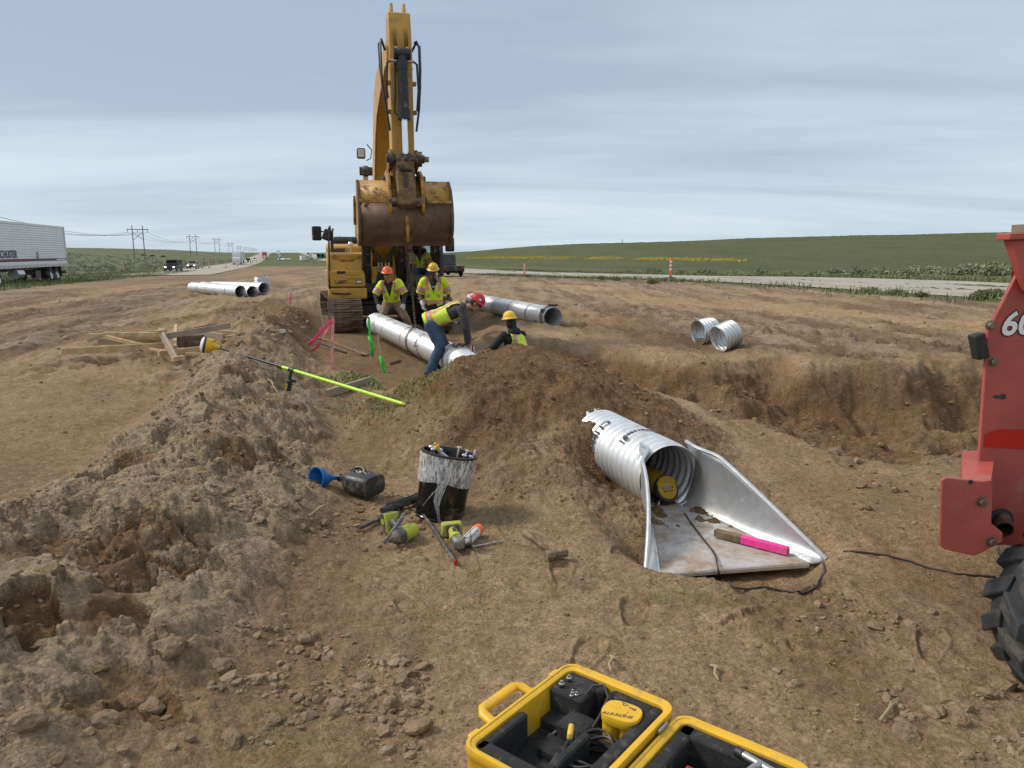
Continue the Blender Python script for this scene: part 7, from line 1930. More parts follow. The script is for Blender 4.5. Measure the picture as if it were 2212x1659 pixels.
def trailer():
    p = at(149, 600, 59.0); p.z = gz(p.x, p.y) + .05
    o = thing('semi_trailer', 'long white ribbed semi trailer with dark lettering and maroon stripe', 'truck trailer', p, math.atan2(-.971, .239))
    L, W, z0, z1 = 16.1, 2.55, 1.12, 4.12
    MB().box((L / 2, -W / 2 - .02, (z0 + z1) / 2), (L - .06, W - .06, z1 - z0 - .06)).build('box_body', M['white_paint'], o)
    n = 15; hgt = (z1 - .16 - (z0 + .42)) / n
    for i in range(n):
        zc = z0 + .42 + (i + .5) * hgt
        MB().box((L / 2, -.03, zc), (L - .10, .045, hgt - .022)).build('side_panel', M['white_paint'], o, bevel=.012, seg=1)
    MB().box((L / 2, -.03, z1 - .07), (L, .08, .14)).build('top_rail', M['alu'], o)
    MB().box((L / 2, -.02, z0 + .06), (L, .07, .12)).build('bottom_rail', M['alu'], o)
    MB().box((L / 2, -.02, z0 + .30), (L - .02, .06, .22)).build('lower_panel', M['white_paint'], o)
    for k in range(22): MB().box((.5 + k * .72, .018, z0 + .07), (.16, .012, .05)).build('marker_strip', M['red_lamp'] if k % 2 else M['veh_black'], o)
    MB().box((L / 2, .0, z0 + .50), (L - .02, .03, .17)).build('maroon_stripe', M['maroon'], o)
    MB().box((1.4, .018, z0 + .50), (1.9, .01, .08)).build('number_plate_strip', M['white_paint'], o)
    MB().box((.03, -W / 2, (z0 + z1) / 2), (.10, W + .04, z1 - z0)).build('rear_frame', M['alu'], o, bevel=.01)
    MB().box((.10, .0, (z0 + z1) / 2), (.16, .04, z1 - z0 - .1)).build('corner_post', M['alu'], o)
    for s_ in (-1, 1): MB().box((-.03, -W / 2 + s_ * .6, (z0 + z1) / 2), (.03, 1.15, z1 - z0 - .2)).build('rear_door', M['white_paint'], o, bevel=.01)
    MB().box((.02, -W / 2, .62), (.10, 2.3, .12)).build('rear_bumper', M['veh_black'], o)
    for y in (-.5, -W + .5): MB().box((.05, y, .85), (.08, .1, .5)).build('bumper_leg', M['veh_black'], o)
    MB().box((L / 2 - .5, -W / 2, .98), (L - 1.5, 1.1, .18)).build('chassis_rail', M['veh_black'], o)
    for x in (2.35, 3.65):
        for y in (-.16, -.48, -W + .16): wheel(o, (x, y, .51), .51, .27, 1 if y > -1 else -1)
    MB().box((3.0, -W / 2, .70), (2.6, 1.4, .35)).build('bogie', M['veh_black'], o)
    MB().box((1.55, -.3, .70), (.03, .6, .75)).build('mud_flap', M['veh_black'], o)
    for y in (-.5, -W + .5): MB().box((11.9, y, .62), (.16, .16, 1.0)).build('landing_leg', M['veh_black'], o)
    MB().cyl((8.9, -.25, .72), (10.0, -.25, .72), .33, n=22).build('fuel_tank', M['alu'], o)
    for x in (12.9, 14.2):
        for y in (-.16, -W + .16): wheel(o, (x, y, .51), .51, .30, 1 if y > -1 else -1)
    MB().box((13.6, -W / 2, .92), (3.6, 1.0, .22)).build('tractor_frame', M['veh_black'], o)
    MB().box((5.9, -.3, .62), (1.0, .3, .5)).build('pallet_box', M['veh_black'], o)
    navy = mat('navy_lettering', (.035, .04, .09), .5)
    text_part('SCHUSTER', .66, lambda x, y: (11.2 - x * .92, .024, 2.0 + y), navy, o, 'lettering', .02)
    q = MB(); q.tube([(6.15, .01, 1.65), (5.98, .015, 1.92), (6.15, .01, 2.2), (6.32, .015, 1.92)], .02, 6, closed=True); q.build('emblem', navy, o)
trailer()

# ------------------------------------------------------------------ vehicles
def vehicle(p, az, kind, col, label, lights=False, name=None, group=None):
    """x forward, built at true size"""
    paint = mat('car_paint_' + kind, col, .28, .2, var=.05, vscale=2, dust=.12, dscale=2)
    dims = {'suv': (4.6, 1.88, 1.82), 'car': (4.7, 1.82, 1.48), 'pickup': (5.8, 2.0, 1.92), 'wagon': (4.7, 1.8, 1.6)}[kind]
    L, W, H = dims
    o = thing(name or {'suv': 'parked_suv', 'car': 'car', 'pickup': 'pickup_truck', 'wagon': 'car'}[kind], label, {'suv': 'suv', 'car': 'car', 'pickup': 'pickup', 'wagon': 'car'}[kind], p, az, group)
    hw = W / 2; bl = .95 if kind != 'car' else .82
    body = [(-L / 2, .45), (-L / 2, bl), (L / 2 - 1.15, bl + .02), (L / 2 - .08, bl - .10), (L / 2, bl - .22), (L / 2, .42), (L / 2 - .4, .32), (-L / 2 + .4, .32)]
    mb = MB(); mb.prism(body, -hw, hw, 'xz'); mb.build('body', paint, o, bevel=.06, seg=2)
    cab = {'suv': [(-L / 2 + .05, bl), (-L / 2 + .12, H), (L / 2 - 1.65, H), (L / 2 - 1.2, bl)], 'wagon': [(-L / 2 + .1, bl), (-L / 2 + .4, H), (L / 2 - 2.0, H), (L / 2 - 1.3, bl)],
           'car': [(-L / 2 + .6, bl), (-L / 2 + 1.3, H), (L / 2 - 2.0, H), (L / 2 - 1.2, bl)], 'pickup': [(-.65, bl), (-.45, H), (L / 2 - 2.0, H), (L / 2 - 1.35, bl)]}[kind]
    mb = MB(); mb.prism(cab, -hw + .10, hw - .10, 'xz'); cb_ = mb.build('cabin', paint, o, bevel=.05)
    def inset(P, k):
        cx = sum(a for a, b in P) / 4; cz = sum(b for a, b in P) / 4
        return [(cx + (a - cx) * k, cz + (b - cz) * k) for a, b in P]
    wi = inset(cab, .84)
    for s_ in (-1, 1):
        mb = MB(); y = s_ * (hw - .095); mb.prism(wi, y - .008, y + .008, 'xz'); mb.build('side_glass', M['veh_glass'], cb_)
    f0, f1 = Vector((cab[3][0], 0, cab[3][1])), Vector((cab[2][0], 0, cab[2][1])); c = (f0 + f1) / 2; d = f1 - f0; nrm = Vector((-d.z, 0, d.x)).normalized() * -1
    mb = MB(); mb.box(c + nrm * .006, (.02, W - .38, d.length * .82), roty(-math.atan2(-d.x, d.z) * -1)); mb.build('windscreen', M['veh_glass'], cb_)
    for x in (-L / 2 + .85, L / 2 - .85):
        for s_ in (-1, 1): wheel(o, (x, s_ * (hw - .10), .36), .36 if kind != 'suv' else .40, .24, s_)
    for s_ in (-1, 1):
        MB().box((L / 2 + .005, s_ * (hw - .32), bl - .26), (.04, .28, .15)).build('headlight', M['lamp_on'] if lights else M['lens'], o, bevel=.03)
        MB().box((-L / 2 - .005, s_ * (hw - .2), bl - .12), (.04, .18, .22)).build('tail_light', M['red_lamp'], o)
        MB().box((L / 2 - 1.35, s_ * (hw + .07), bl + .10), (.12, .16, .14)).build('mirror', M['veh_black'], o)
    MB().box((L / 2 + .005, 0, bl - .27), (.04, W - 1.0, .20)).build('grille', M['veh_black'], o)
    MB().box((L / 2 + .02, 0, .48), (.12, W - .1, .18)).build('bumper', M['veh_black'] if kind != 'car' else paint, o, bevel=.03)
    return o
def zf(X, Y): return ((650 + X / 3.16) / 1.8517, (950 + Y / 3.16) / 1.8517)
def spot(xv, yv, lift=.06):
    p = hit(xv, yv); p.z += lift; return p
TOW = math.atan2(-SY, -SX); AWAY = math.atan2(SY, SX)
vehicle(spot(*zf(142, 428), 0), TOW - .12, 'suv', (.020, .024, .030), 'dark boxy off road suv with headlights on beside the dirt', True, 'moving_suv')
vehicle(spot(*zf(388, 398)), TOW - .05, 'wagon', (.36, .33, .29), 'silver beige wagon with headlights on following the dark suv', True)
def semi(p, az, col, tcol, label):
    o = thing('semi_truck', label, 'truck', p, az)
    pm = mat('truck_paint', col, .3, var=.05, vscale=1, dust=.1)
    mb = MB(); mb.prism([(-1.2, .9), (-1.2, 3.3), (-.2, 3.75), (.55, 3.6), (.9, 2.3), (2.4, 2.05), (2.55, 1.0), (2.4, .8)], -1.2, 1.2, 'xz'); mb.build('cab', pm, o, bevel=.08)
    MB().box((.76, 0, 2.62), (.06, 2.05, .72), roty(R(-15))).build('windscreen', M['veh_glass'], o)
    for s_ in (-1, 1):
        MB().box((.1, s_ * 1.205, 2.6), (.9, .02, .65)).build('side_glass', M['veh_glass'], o)
        MB().cyl((-1.0, s_ * 1.15, 1.2), (-1.0, s_ * 1.15, 4.0), .08, n=10).build('exhaust_stack', M['chrome'], o)
        MB().box((2.45, s_ * .95, 1.15), (.12, .3, .28)).build('headlight', M['lamp_on'], o)
        MB().box((.7, s_ * 1.5, 2.5), (.15, .12, .7)).build('mirror', M['chrome'], o)
        for x in (1.8, -2.4, -3.7, -14.2, -15.4): wheel(o, (x, s_ * 1.02, .52), .52, .30, s_)
    MB().box((2.56, 0, 1.45), (.06, 1.15, 1.0)).build('grille', M['chrome'], o)
    MB().box((2.55, 0, .62), (.25, 2.4, .35)).build('bumper', M['chrome'], o, bevel=.03)
    MB().box((-8.0, 0, .85), (13.5, 1.0, .25)).build('chassis', M['veh_black'], o)
    MB().box((-9.0, 0, 2.62), (14.6, 2.6, 2.95)).build('trailer_box', mat('trailer_paint', tcol, .45, var=.06, vscale=1), o, bevel=.03)
    for k in range(5): MB().box((.2, -.8 + k * .4, 3.80), (.1, .12, .06)).build('roof_lamp', M['amber'], o)
    return o
semi(spot(*zf(945, 345)), TOW - .02, (.60, .60, .59), (.62, .63, .63), 'white semi truck with chrome front coming along the far left carriageway')
semi(spot(*zf(1290, 272)), TOW, (.42, .03, .06), (.62, .63, .63), 'red semi truck coming along the left carriageway behind the pale car')
semi(spot(*zf(1467, 226)), TOW, (.66, .66, .66), (.66, .66, .66), 'small white semi truck farthest away near the crest')
vehicle(spot(*zf(1085, 320)), TOW, 'suv', (.03, .035, .03), 'dark green suv behind the white semi truck', True, 'moving_suv')
vehicle(spot(*zf(1166, 297)), TOW, 'car', (.62, .61, .58), 'pale sedan between the dark green suv and the red semi', True)
vehicle(spot(*zf(2045, 263)), AWAY, 'suv', (.03, .04, .045), 'dark suv driving away on the right carriageway beside the excavator cab box', False, 'moving_suv')
vehicle(spot(*zf(1998, 252)), AWAY, 'car', (.62, .62, .62), 'white car driving away ahead of the dark suv on the right carriageway', False)
vehicle(spot(*zf(1843, 220)), AWAY, 'suv', (.05, .06, .05), 'dark suv far along the right carriageway close to the crest', False, 'moving_suv')
vehicle(spot(961, 597), AWAY + .06, 'pickup', (.030, .030, .032), 'black pickup seen past the excavator cab mirror', False, 'pickup_truck')
vehicle(spot(*zf(1880, 303), 0), AWAY + 1.2, 'car', (.45, .45, .44), 'grey car parked in the grassy median by the cargo trailer', False)
# things standing in the median
p = spot(*zf(1488, 287), 0)
o = thing('portable_toilet', 'blue portable toilet standing in the median', 'toilet', p, R(20))
bl_ = mat('toilet_blue', (.05, .26, .42), .5)
MB().box((0, 0, 1.05), (1.1, 1.1, 2.1)).build('walls', bl_, o, bevel=.03); MB().box((0, -.56, 1.05), (.75, .03, 1.85)).build('door', mat('toilet_blue_light', (.10, .36, .52), .5), o)
MB().lathe([(.80, 0), (.55, .18), (.2, .26), (.0001, .28)], (0, 0, 2.1), n=4).build('roof', M['white_paint'], o)
p = spot(*zf(1775, 302), 0)
o = thing('cargo_trailer', 'white enclosed cargo trailer parked in the grassy median', 'trailer', p, AWAY + .15)
MB().box((0, 0, 1.55), (4.2, 2.2, 2.1)).build('box', M['white_paint'], o, bevel=.08); MB().box((-2.12, 0, 1.5), (.03, 1.9, 1.8)).build('rear_door', M['alu'], o)
for s_ in (-1, 1):
    for x in (-.4, .4): wheel(o, (x, s_ * 1.1, .35), .35, .2, s_)
MB().bar((2.1, 0, .5), (3.2, 0, .45), .12, .12).build('tongue', M['veh_black'], o)
p = spot(*zf(1545, 288), 0)
for k in range(5):
    q = p + Vector((-.5 + 1.4 * k - 2, 1.5 * (k % 2), 0)); q.z = gz(q.x, q.y)
    V, F = pipe_geo(2.4, rad=.45, n=16, spp=1); o = thing('stored_pipe', 'short pale pipe stored beside the blue toilet', 'pipe', q + Vector((0, 0, .45)), R(30 + 25 * k), 'pipes stored in the median'); link('pipe_wall', np_mesh('pipe_wall', V, F, M['galv_pipe']), o)
    MB().lathe([(.46, 0), (.47, .1)], (0, .02, 0), (0, 1, 0), 16, close=True).build('end_band', M['galv'], o)
p0 = hit(*zf(1915, 320)); p1 = hit(*zf(2058, 302))
o = thing('yellow_hose', 'yellow pipe lying across the median dirt left of the excavator', 'pipe', p0); d = p1 - p0
MB().tube([Vector((0, 0, .25)), d * .5 + Vector((0, 0, .45)), d + Vector((0, 0, .25))], .22, 10).build('hose_wall', mat('hose_yellow', (.55, .42, .12), .6), o); MB().cyl(d, d + d.normalized() * .2 + Vector((0, 0, .25)), .28, n=12).build('hose_end', M['veh_black'], o)
p = hit(*zf(2095, 430)); o = thing('white_sack', 'small white sack lying on the dark dirt left of the excavator', 'sack', p)
MB().ball((0, 0, .12), (.45, .25, .14), 12, 8).build('sack_body', M['white_paint'], o); MB().ball((.42, 0, .12), (.10, .08, .06), 8, 6).build('sack_neck', M['white_paint'], o)
p = hit(*zf(2005, 508)); p1 = at(*zf(2035, 470), p.y)
o = thing('survey_stake', 'leaning yellow wooden stake on the dirt left of the excavator', 'stake', p); MB().bar((0, 0, -.1), p1 - p, .07, .03).build('lath', M['wood'], o)
# signs along the right carriageway
for X, Y, w, h, c_, lab in ((2000, 220, 3.4, 2.0, (.02, .20, .10), 'green highway sign beside the right carriageway'), (1969, 218, 1.2, 1.2, (.6, .05, .03), 'red work sign left of the green highway sign'), (1870, 215, 1.2, 1.6, (.6, .6, .6), 'white sign farthest along the right carriageway'), (2098, 218, 1.2, 1.6, (.6, .6, .6), 'white sign right of the green highway sign'), (2022, 216, 1.0, 1.4, (.5, .5, .5), 'grey sign next to the green highway sign')):
    p = hit(*zf(X, Y + 22)); yy = min(p.y, 330); p = at(*zf(X, Y + 10), yy); g_ = gz(p.x, p.y)
    o = thing('road_sign', lab, 'sign', (p.x, p.y, g_)); t = max(2.4, at(*zf(X, Y - 10), yy).z - g_)
    MB().box((0, -.03, t - h / 2), (w, .04, h)).build('panel', mat('sign_face', c_, .5), o); MB().bar((0, 0, 0), (0, 0, t), .1, .1).build('post', M['alu'], o)
# ------------------------------------------------------------------ delineator posts
M['orange_post'] = mat('delineator_orange', (.85, .10, .03), .5, var=.08, vscale=6, dust=.12); M['white_band'] = mat('reflective_white', (.72, .70, .68), .4)
def delineator():
    o = thing('delineator_post', 'x', 'delineator', (0, 0, 0))
    MB().lathe([(.055, .05), (.055, 1.02), (.04, 1.06), (.0001, 1.07)], n=16).build('post', M['orange_post'], o)
    for z in (.42, .62, .82): MB().lathe([(.057, 0), (.058, .004), (.058, .096), (.057, .10)], (0, 0, z), n=16, close=True).build('reflective_band', M['white_band'], o)
    MB().box((0, 0, .03), (.42, .42, .06)).build('base', M['veh_black'], o, bevel=.015)
    MB().lathe([(.10, .06), (.07, .12), (.056, .13)], n=14).build('socket', M['veh_black'], o)
    return o
DEL = [((1448, 605), 'orange and white delineator post on the pavement edge with a black base among weeds', None, 1.0), ((1133, 596), 'orange delineator post on the right pavement nearer the excavator', None, 1.0),
       ((268, 588), 'leaning orange delineator post in the grass near the rear of the white trailer', None, 1.0), (zf(209, 422), 'orange delineator post in front of the dark boxy suv', None, 1.0)]
proto = delineator(); used = False
def put(p, label, group=None, sc=1.0, tilt=0):
    global used
    o = copy_tree(proto) if used else proto
    used = True; o.location = p; o.scale = (sc,) * 3; o['label'] = label; o.rotation_euler = (0, tilt, random.uniform(0, 1))
    if group: o['group'] = group
    elif 'group' in o: del o['group']
for k, (xy, lab, g_, sc) in enumerate(DEL):
    p = hit(*xy); s_, d_ = sd(p.x, p.y)
    if RR0 < d_ < RR1: p.z = float(macro(np.array([p.x]), np.array([p.y]))[0]) + .10
    put(p, lab, tilt=(-.09 if k == 2 else 0), sc=1.12 if k < 2 else 1.05)
for X, Y in ((500, 386), (588, 388), (805, 385), (943, 366), (1048, 346), (1132, 330), (1190, 314), (1235, 302), (1268, 291), (1300, 283), (1322, 278), (1355, 270), (1380, 264), (1402, 259), (1425, 253), (1447, 248), (1467, 244), (1485, 240), (1500, 237), (1515, 234), (1530, 231), (1542, 229)):
    p = hit(*zf(X, Y)); put(p + Vector((0, 0, .1)), 'orange delineator post in the long row along the left carriageway', 'row of delineators along the left carriageway', 1.15)
# ------------------------------------------------------------------ power line
def hframe():
    o = thing('power_pole', 'x', 'power pole', (0, 0, 0)); m = mat('pole_timber', (.20, .17, .15), .9); Hh = 15.0
    for s_ in (-1, 1):
        MB().cyl((s_ * 2.1, 0, -1), (s_ * 2.1, 0, Hh), .24, .17, n=8).build('pole', m, o)
        MB().bar((s_ * 2.1, .2, 12.3), (-s_ * 2.1, .2, 8.6), .16, .16).build('brace', m, o)
    MB().box((0, 0, 13.3), (8.6, .26, .32)).build('crossarm', m, o)
    for x in (-4.0, 0, 4.0): MB().cyl((x, 0, 13.1), (x, 0, 12.0), .10, n=8).build('insulator', m, o)
    return o
hp0 = hframe(); tops = []
for k in range(10):
    y = 118 + 212 * k if k else 118; y = 330 + 212 * (k - 1)
    x = -.311 * y - 61
    z = gz(x, y); o = copy_tree(hp0) if k else hp0
    o.location = (x, y, max(z, -3.0)); o.rotation_euler = (0, 0, R(17.3)); tops.append(Vector(o.location))
    o['label'] = 'timber H-frame power pole in the line receding over the sage flats'; o['group'] = 'H-frame power poles'
for w_, off in (('near', 4.0), ('centre', 0.0), ('far', -4.0)):
    pth = []
    for a, b in zip(tops[:6], tops[1:7]):
        for k in range(10):
            t = k / 10; p = a.lerp(b, t) + Vector((off * SY, off * -SX, 12.0 - 14 * t * (1 - t))); pth.append(p)
    tag(MB().tube(pth, .05, 4).build('power_line', M['veh_black']), f'thin overhead wire on the {w_} insulators of the H-frame poles'.replace('near', 'road side').replace('far', 'field side'), 'power line')
# pivot irrigator and masts on the right hill
o = None
pa = hit(1793, 514.2); ya = 300
P_ = [at(1715 + 78 * q, 513 - 2 * math.sin(q * 3.1), 345) for q in np.linspace(0, 1, 12)]
o = thing('irrigation_pivot', 'long thin irrigation pivot standing on the crest of the green field', 'irrigator', (P_[0].x, P_[0].y, gz(P_[0].x, P_[0].y)))
MB().tube([p - o.location for p in P_], .14, 6).build('span_pipe', M['alu'], o)
for k in (0, 4, 8, 11): b_ = P_[k] - o.location; g_ = gz(P_[k].x, P_[k].y) - o.location.z; MB().bar(b_, (b_.x, b_.y, g_), .18, .18).build('tower_leg', M['alu'], o)
for xv, yv, D, hh, lab in ((1344, 517, 420, 7, 'small lattice mast on the skyline of the green field'), (734, 508, 900, 45, 'tall thin radio mast on the far horizon left of the excavator')):
    p = at(xv, yv, D); g_ = gz(p.x, p.y); hh = max(2.0, p.z - g_)
    o = thing('radio_mast', lab, 'mast', (p.x, p.y, g_)); w_ = hh * .035
    for a in range(3): MB().bar((w_ * math.cos(a * 2.09), w_ * math.sin(a * 2.09), 0), (0, 0, hh), .25, .25).build('mast_leg', M['veh_black'], o)
    for k in range(5): MB().box((0, 0, hh * (.15 + .18 * k)), (w_ * 1.2 * (1 - .17 * k), w_ * 1.2 * (1 - .17 * k), .2)).build('brace', M['veh_black'], o)
# cattle grazing behind the poles
for k, X in enumerate((1585, 1685, 1800)):
    p = hit(X / 2.765 / 1.8517, (800 + 628 / 2.765) / 1.8517); p = at(X / 2.765 / 1.8517, (800 + 620 / 2.765) / 1.8517, 400); p.z = gz(p.x, p.y)
    cm = M['veh_black']; o = thing('black_cow', ('black cow farthest from the dark suv', 'black cow in the middle of three', 'black cow closest to the dark suv')[k] + ' grazing on the sage flats', 'cow', p, R(180 * (k % 2) + 10 * k), 'black cattle on the sage flats')
    b = MB(); b.ball((0, 0, 1.05), (.95, .36, .42), 14, 10); b.ball((.55, 0, 1.05), (.45, .34, .46), 12, 8); b.ball((-.6, 0, 1.12), (.42, .36, .40), 12, 8); b.capsule((.85, 0, 1.15), (1.35, 0, .75), .24, .17); b.capsule((1.35, 0, .72), (1.55, 0, .45), .16, .10)
    for x, y in ((.65, .2), (.65, -.2), (-.7, .2), (-.7, -.2)): b.capsule((x, y, .85), (x + (.05 if x > 0 else -.08), y, .45), .14, .08); b.capsule((x + (.05 if x > 0 else -.08), y, .45), (x, y, .04), .075, .06)
    b.capsule((-1.0, 0, 1.3), (-1.12, 0, .6), .05, .04); V, F, N = remesh(b, .07, 2); q_obj('body', V, F, cm, o)
    e_ = MB()
    for s_ in (-1, 1): e_.ball((1.30, s_ * .2, .92), (.05, .13, .05), 8, 6)
    e_.build('ears', cm, o)
# ------------------------------------------------------------------ clods, stones, grass
def clod_variant(sub, seed, flat=.75):
    bm = bmesh.new(); bmesh.ops.create_icosphere(bm, subdivisions=sub, radius=1.0)
    V = np.array([v.co[:] for v in bm.verts]); F = np.array([[v.index for v in f.verts] for f in bm.faces]); bm.free()
    r = np.random.default_rng(seed)
    for k in range(9):
        n_ = r.normal(size=3); n_ /= np.linalg.norm(n_); dd = r.uniform(.50, .9)
        e_ = V @ n_ - dd; V = V - np.outer(np.clip(e_, 0, None), n_) * .95
    V *= r.uniform(.65, 1.2, 3) * np.array([1, 1, flat])
    V += r.normal(0, .035, V.shape)
    return V, F
def scatter_mesh(name, pos, size, m, variants, sink=.3, rng=None):
    Vs, Fs, o = [], [], 0
    for i in range(len(pos)):
        V, F = variants[i % len(variants)]
        a = rng.uniform(0, 2 * math.pi); c, s_ = math.cos(a), math.sin(a)
        t = rng.uniform(-.5, .5); ct, st = math.cos(t), math.sin(t)
        Rm = np.array([[c, -s_, 0], [s_, c, 0], [0, 0, 1]]) @ np.array([[1, 0, 0], [0, ct, -st], [0, st, ct]])
        Vs.append(V @ Rm.T * size[i] + pos[i] + np.array([0, 0, size[i] * (.55 - sink)])); Fs.append(F + o); o += len(V)
    me = np_mesh(name, np.concatenate(Vs), np.concatenate(Fs), m, False)
    return me
def soil_mat(name, c0, c1, c2):
    m = mat(name, c1, .96, var=0, bump=.6, bscale=90, spec=.12)
    nt = m.node_tree; n = nt.nodes; l = nt.links; b = n['Principled BSDF']
    tc = n.new('ShaderNodeTexCoord'); t = n.new('ShaderNodeTexNoise'); t.inputs['Scale'].default_value = 9; t.inputs['Detail'].default_value = 8; l.new(tc.outputs['Object'], t.inputs['Vector'])
    rp = n.new('ShaderNodeValToRGB'); e = rp.color_ramp.elements; e[0].position = .34; e[0].color = (*c0, 1); e[1].position = .68; e[1].color = (*c2, 1); k = e.new(.5); k.color = (*c1, 1)
    l.new(t.outputs['Fac'], rp.inputs[0]); l.new(rp.outputs[0], b.inputs['Base Color'])
    return m
M['clod'] = soil_mat('dry_clod', (.19, .132, .080), (.265, .190, .120), (.34, .255, .168)); M['clod_dark'] = soil_mat('moist_clod', (.16, .093, .045), (.245, .147, .074), (.34, .21, .11))
rg = np.random.default_rng(11)
CV1 = [clod_variant(1, 100 + k) for k in range(14)]; CV0 = [clod_variant(1, 300 + k) for k in range(10)]; CV2 = [clod_variant(2, 200 + k, .8) for k in range(10)]
def sample(n, x0, x1, y0, y1, fn):
    x = rg.uniform(x0, x1, n); y = y0 * (y1 / y0) ** rg.uniform(0, 1, n)
    k = rg.uniform(0, 1, n) < fn(x, y)
    return x[k], y[k]
def w_ridge(x, y):
    z, rp, rz, mnd, pd, bd, l, p = shape(x, y)
    return np.clip(1.5 * rp, 0, 1) * sst(-.3, .35, fbm(x * 1.3 + 2, y * 1.3, 3, 56) + .12) + .03
def w_mound(x, y):
    z, rp, rz, mnd, pd, bd, l, p = shape(x, y)
    return np.clip(sst(.02, .3, mnd) + .8 * sst(.05, .3, pd), 0, 1)
sets = []
x, y = sample(6500, -4.5, -.3, 1.6, 12, w_ridge); sz = np.clip(rg.lognormal(math.log(.012), .55, len(x)), .005, .05); sets.append(('clod', x, y, sz, CV1))
x, y = sample(900, -6.5, -3.5, 8, 20, w_ridge); sz = np.clip(rg.lognormal(math.log(.04), .5, len(x)), .02, .12); sets.append(('clod', x, y, sz, CV1))
x, y = sample(9000, -2.0, 7.5, 4.2, 13.5, w_mound); sz = np.clip(rg.lognormal(math.log(.010), .5, len(x)), .005, .045) * (y / 7) ** .5; sets.append(('clod_dark', x, y, sz, CV0))
x, y = sample(1500, .8, 3.2, 1.9, 4.2, lambda x, y: sst(.0, .35, fbm(x * 1.2 + 7, y * 1.2, 3, 57)) * .8 + .05); sz = np.clip(rg.lognormal(math.log(.013), .5, len(x)), .005, .05); sets.append(('clod', x, y, sz, CV1))
x, y = sample(1500, -1.2, 2.2, 1.9, 6.0, lambda x, y: np.full(x.shape, .5)); sz = np.clip(rg.lognormal(math.log(.008), .4, len(x)), .004, .02); sets.append(('clod', x, y, sz, CV0))
x, y = sample(3200, -16, 13, 9.5, 30, lambda x, y: sst(-.1, .3, fbm(x * .6, y * .6, 3, 58))); sz = np.clip(rg.lognormal(math.log(.020), .45, len(x)), .01, .06); sets.append(('clod', x, y, sz, CV0))
x, y = sample(900, 2.2, 7.0, 4.2, 9.5, lambda x, y: np.full(x.shape, .6)); sz = np.clip(rg.lognormal(math.log(.02), .5, len(x)), .01, .07); sets.append(('clod', x, y, sz, CV0))
for x0, x1, y0, y1, n in ((-1.15, -.30, 1.95, 2.9, 1300), (1.35, 2.3, 1.9, 2.6, 700), (-1.6, -.5, 3.8, 5.2, 700)):
    x, y = sample(n, x0, x1, y0, y1, lambda x, y: sst(-.25, .3, fbm(x * 2.2 + 1, y * 2.2, 3, 59))); sz = np.clip(rg.lognormal(math.log(.0125), .55, len(x)), .005, .04); sets.append(('clod', x, y, sz, CV1))
for mk in ('clod', 'clod_dark'):
    Vp, S, var = [], [], None
    for m_, x, y, sz, cv in sets:
        if m_ != mk: continue
        z = ground(x, y); Vp.append(np.stack([x, y, z], 1)); S.append(sz)
    pos = np.concatenate(Vp); S = np.concatenate(S)
    o = link('soil_crumbs', scatter_mesh('soil_crumbs', pos, S, M[mk], CV1, rng=rg, sink=.42))
    tag(o, 'loose dry crumbs and clods strewn over the soil' if mk == 'clod' else 'loose moist crumbs on the heap and trench', 'soil', kind='stuff')
# the largest clods are things of their own
BIG = [(365, 1405, .065), (60, 1560, .06), (330, 1530, .045), (90, 1400, .045), (215, 1445, .04), (480, 1440, .04), (700, 1130, .035), (640, 1080, .04), (905, 1575, .045), (1960, 1590, .045), (2080, 1560, .04), (2130, 1500, .04), (590, 1560, .04), (500, 1600, .045), (230, 1560, .045), (720, 1540, .035)]
M['big_clod'] = mat('big_clod', (.285, .205, .130), .97, col2=(.20, .14, .086), vscale=1.6, bump=.5, bscale=6, spec=.1)
meB = [np_mesh('clod', *clod_variant(3, 400 + k, .85), M['big_clod'], False) for k in range(6)]
for me in meB:
    V = np.empty(len(me.vertices) * 3, np.float32); me.vertices.foreach_get('co', V); V = V.reshape(-1, 3)
    V += (noise2(V[:, 0] * 3 + V[:, 2] * 2, V[:, 1] * 3, 3) * .10 + noise2(V[:, 0] * 8, V[:, 1] * 8 + V[:, 2] * 7, 4) * .06)[:, None] * V
    me.vertices.foreach_set('co', V.ravel()); me.update()
for k, (a, b, s_) in enumerate(BIG):
    p = hit(a, b); o = link('dirt_clod', meB[k % 6], None, p + Vector((0, 0, s_ * .12)), (random.uniform(-.4, .4), random.uniform(-.4, .4), random.uniform(0, 6.3))); o.scale = (s_ * random.uniform(.9, 1.3), s_, s_ * random.uniform(.8, 1.05))
    left = a < 1100
    tag(o, 'large dry clod lying on the spoil windrow and its foot' if left else 'large dry clod in the broken patch beside the chevron tyre', 'clod', 'big clods of the windrow' if left else 'big clods beside the tyre')
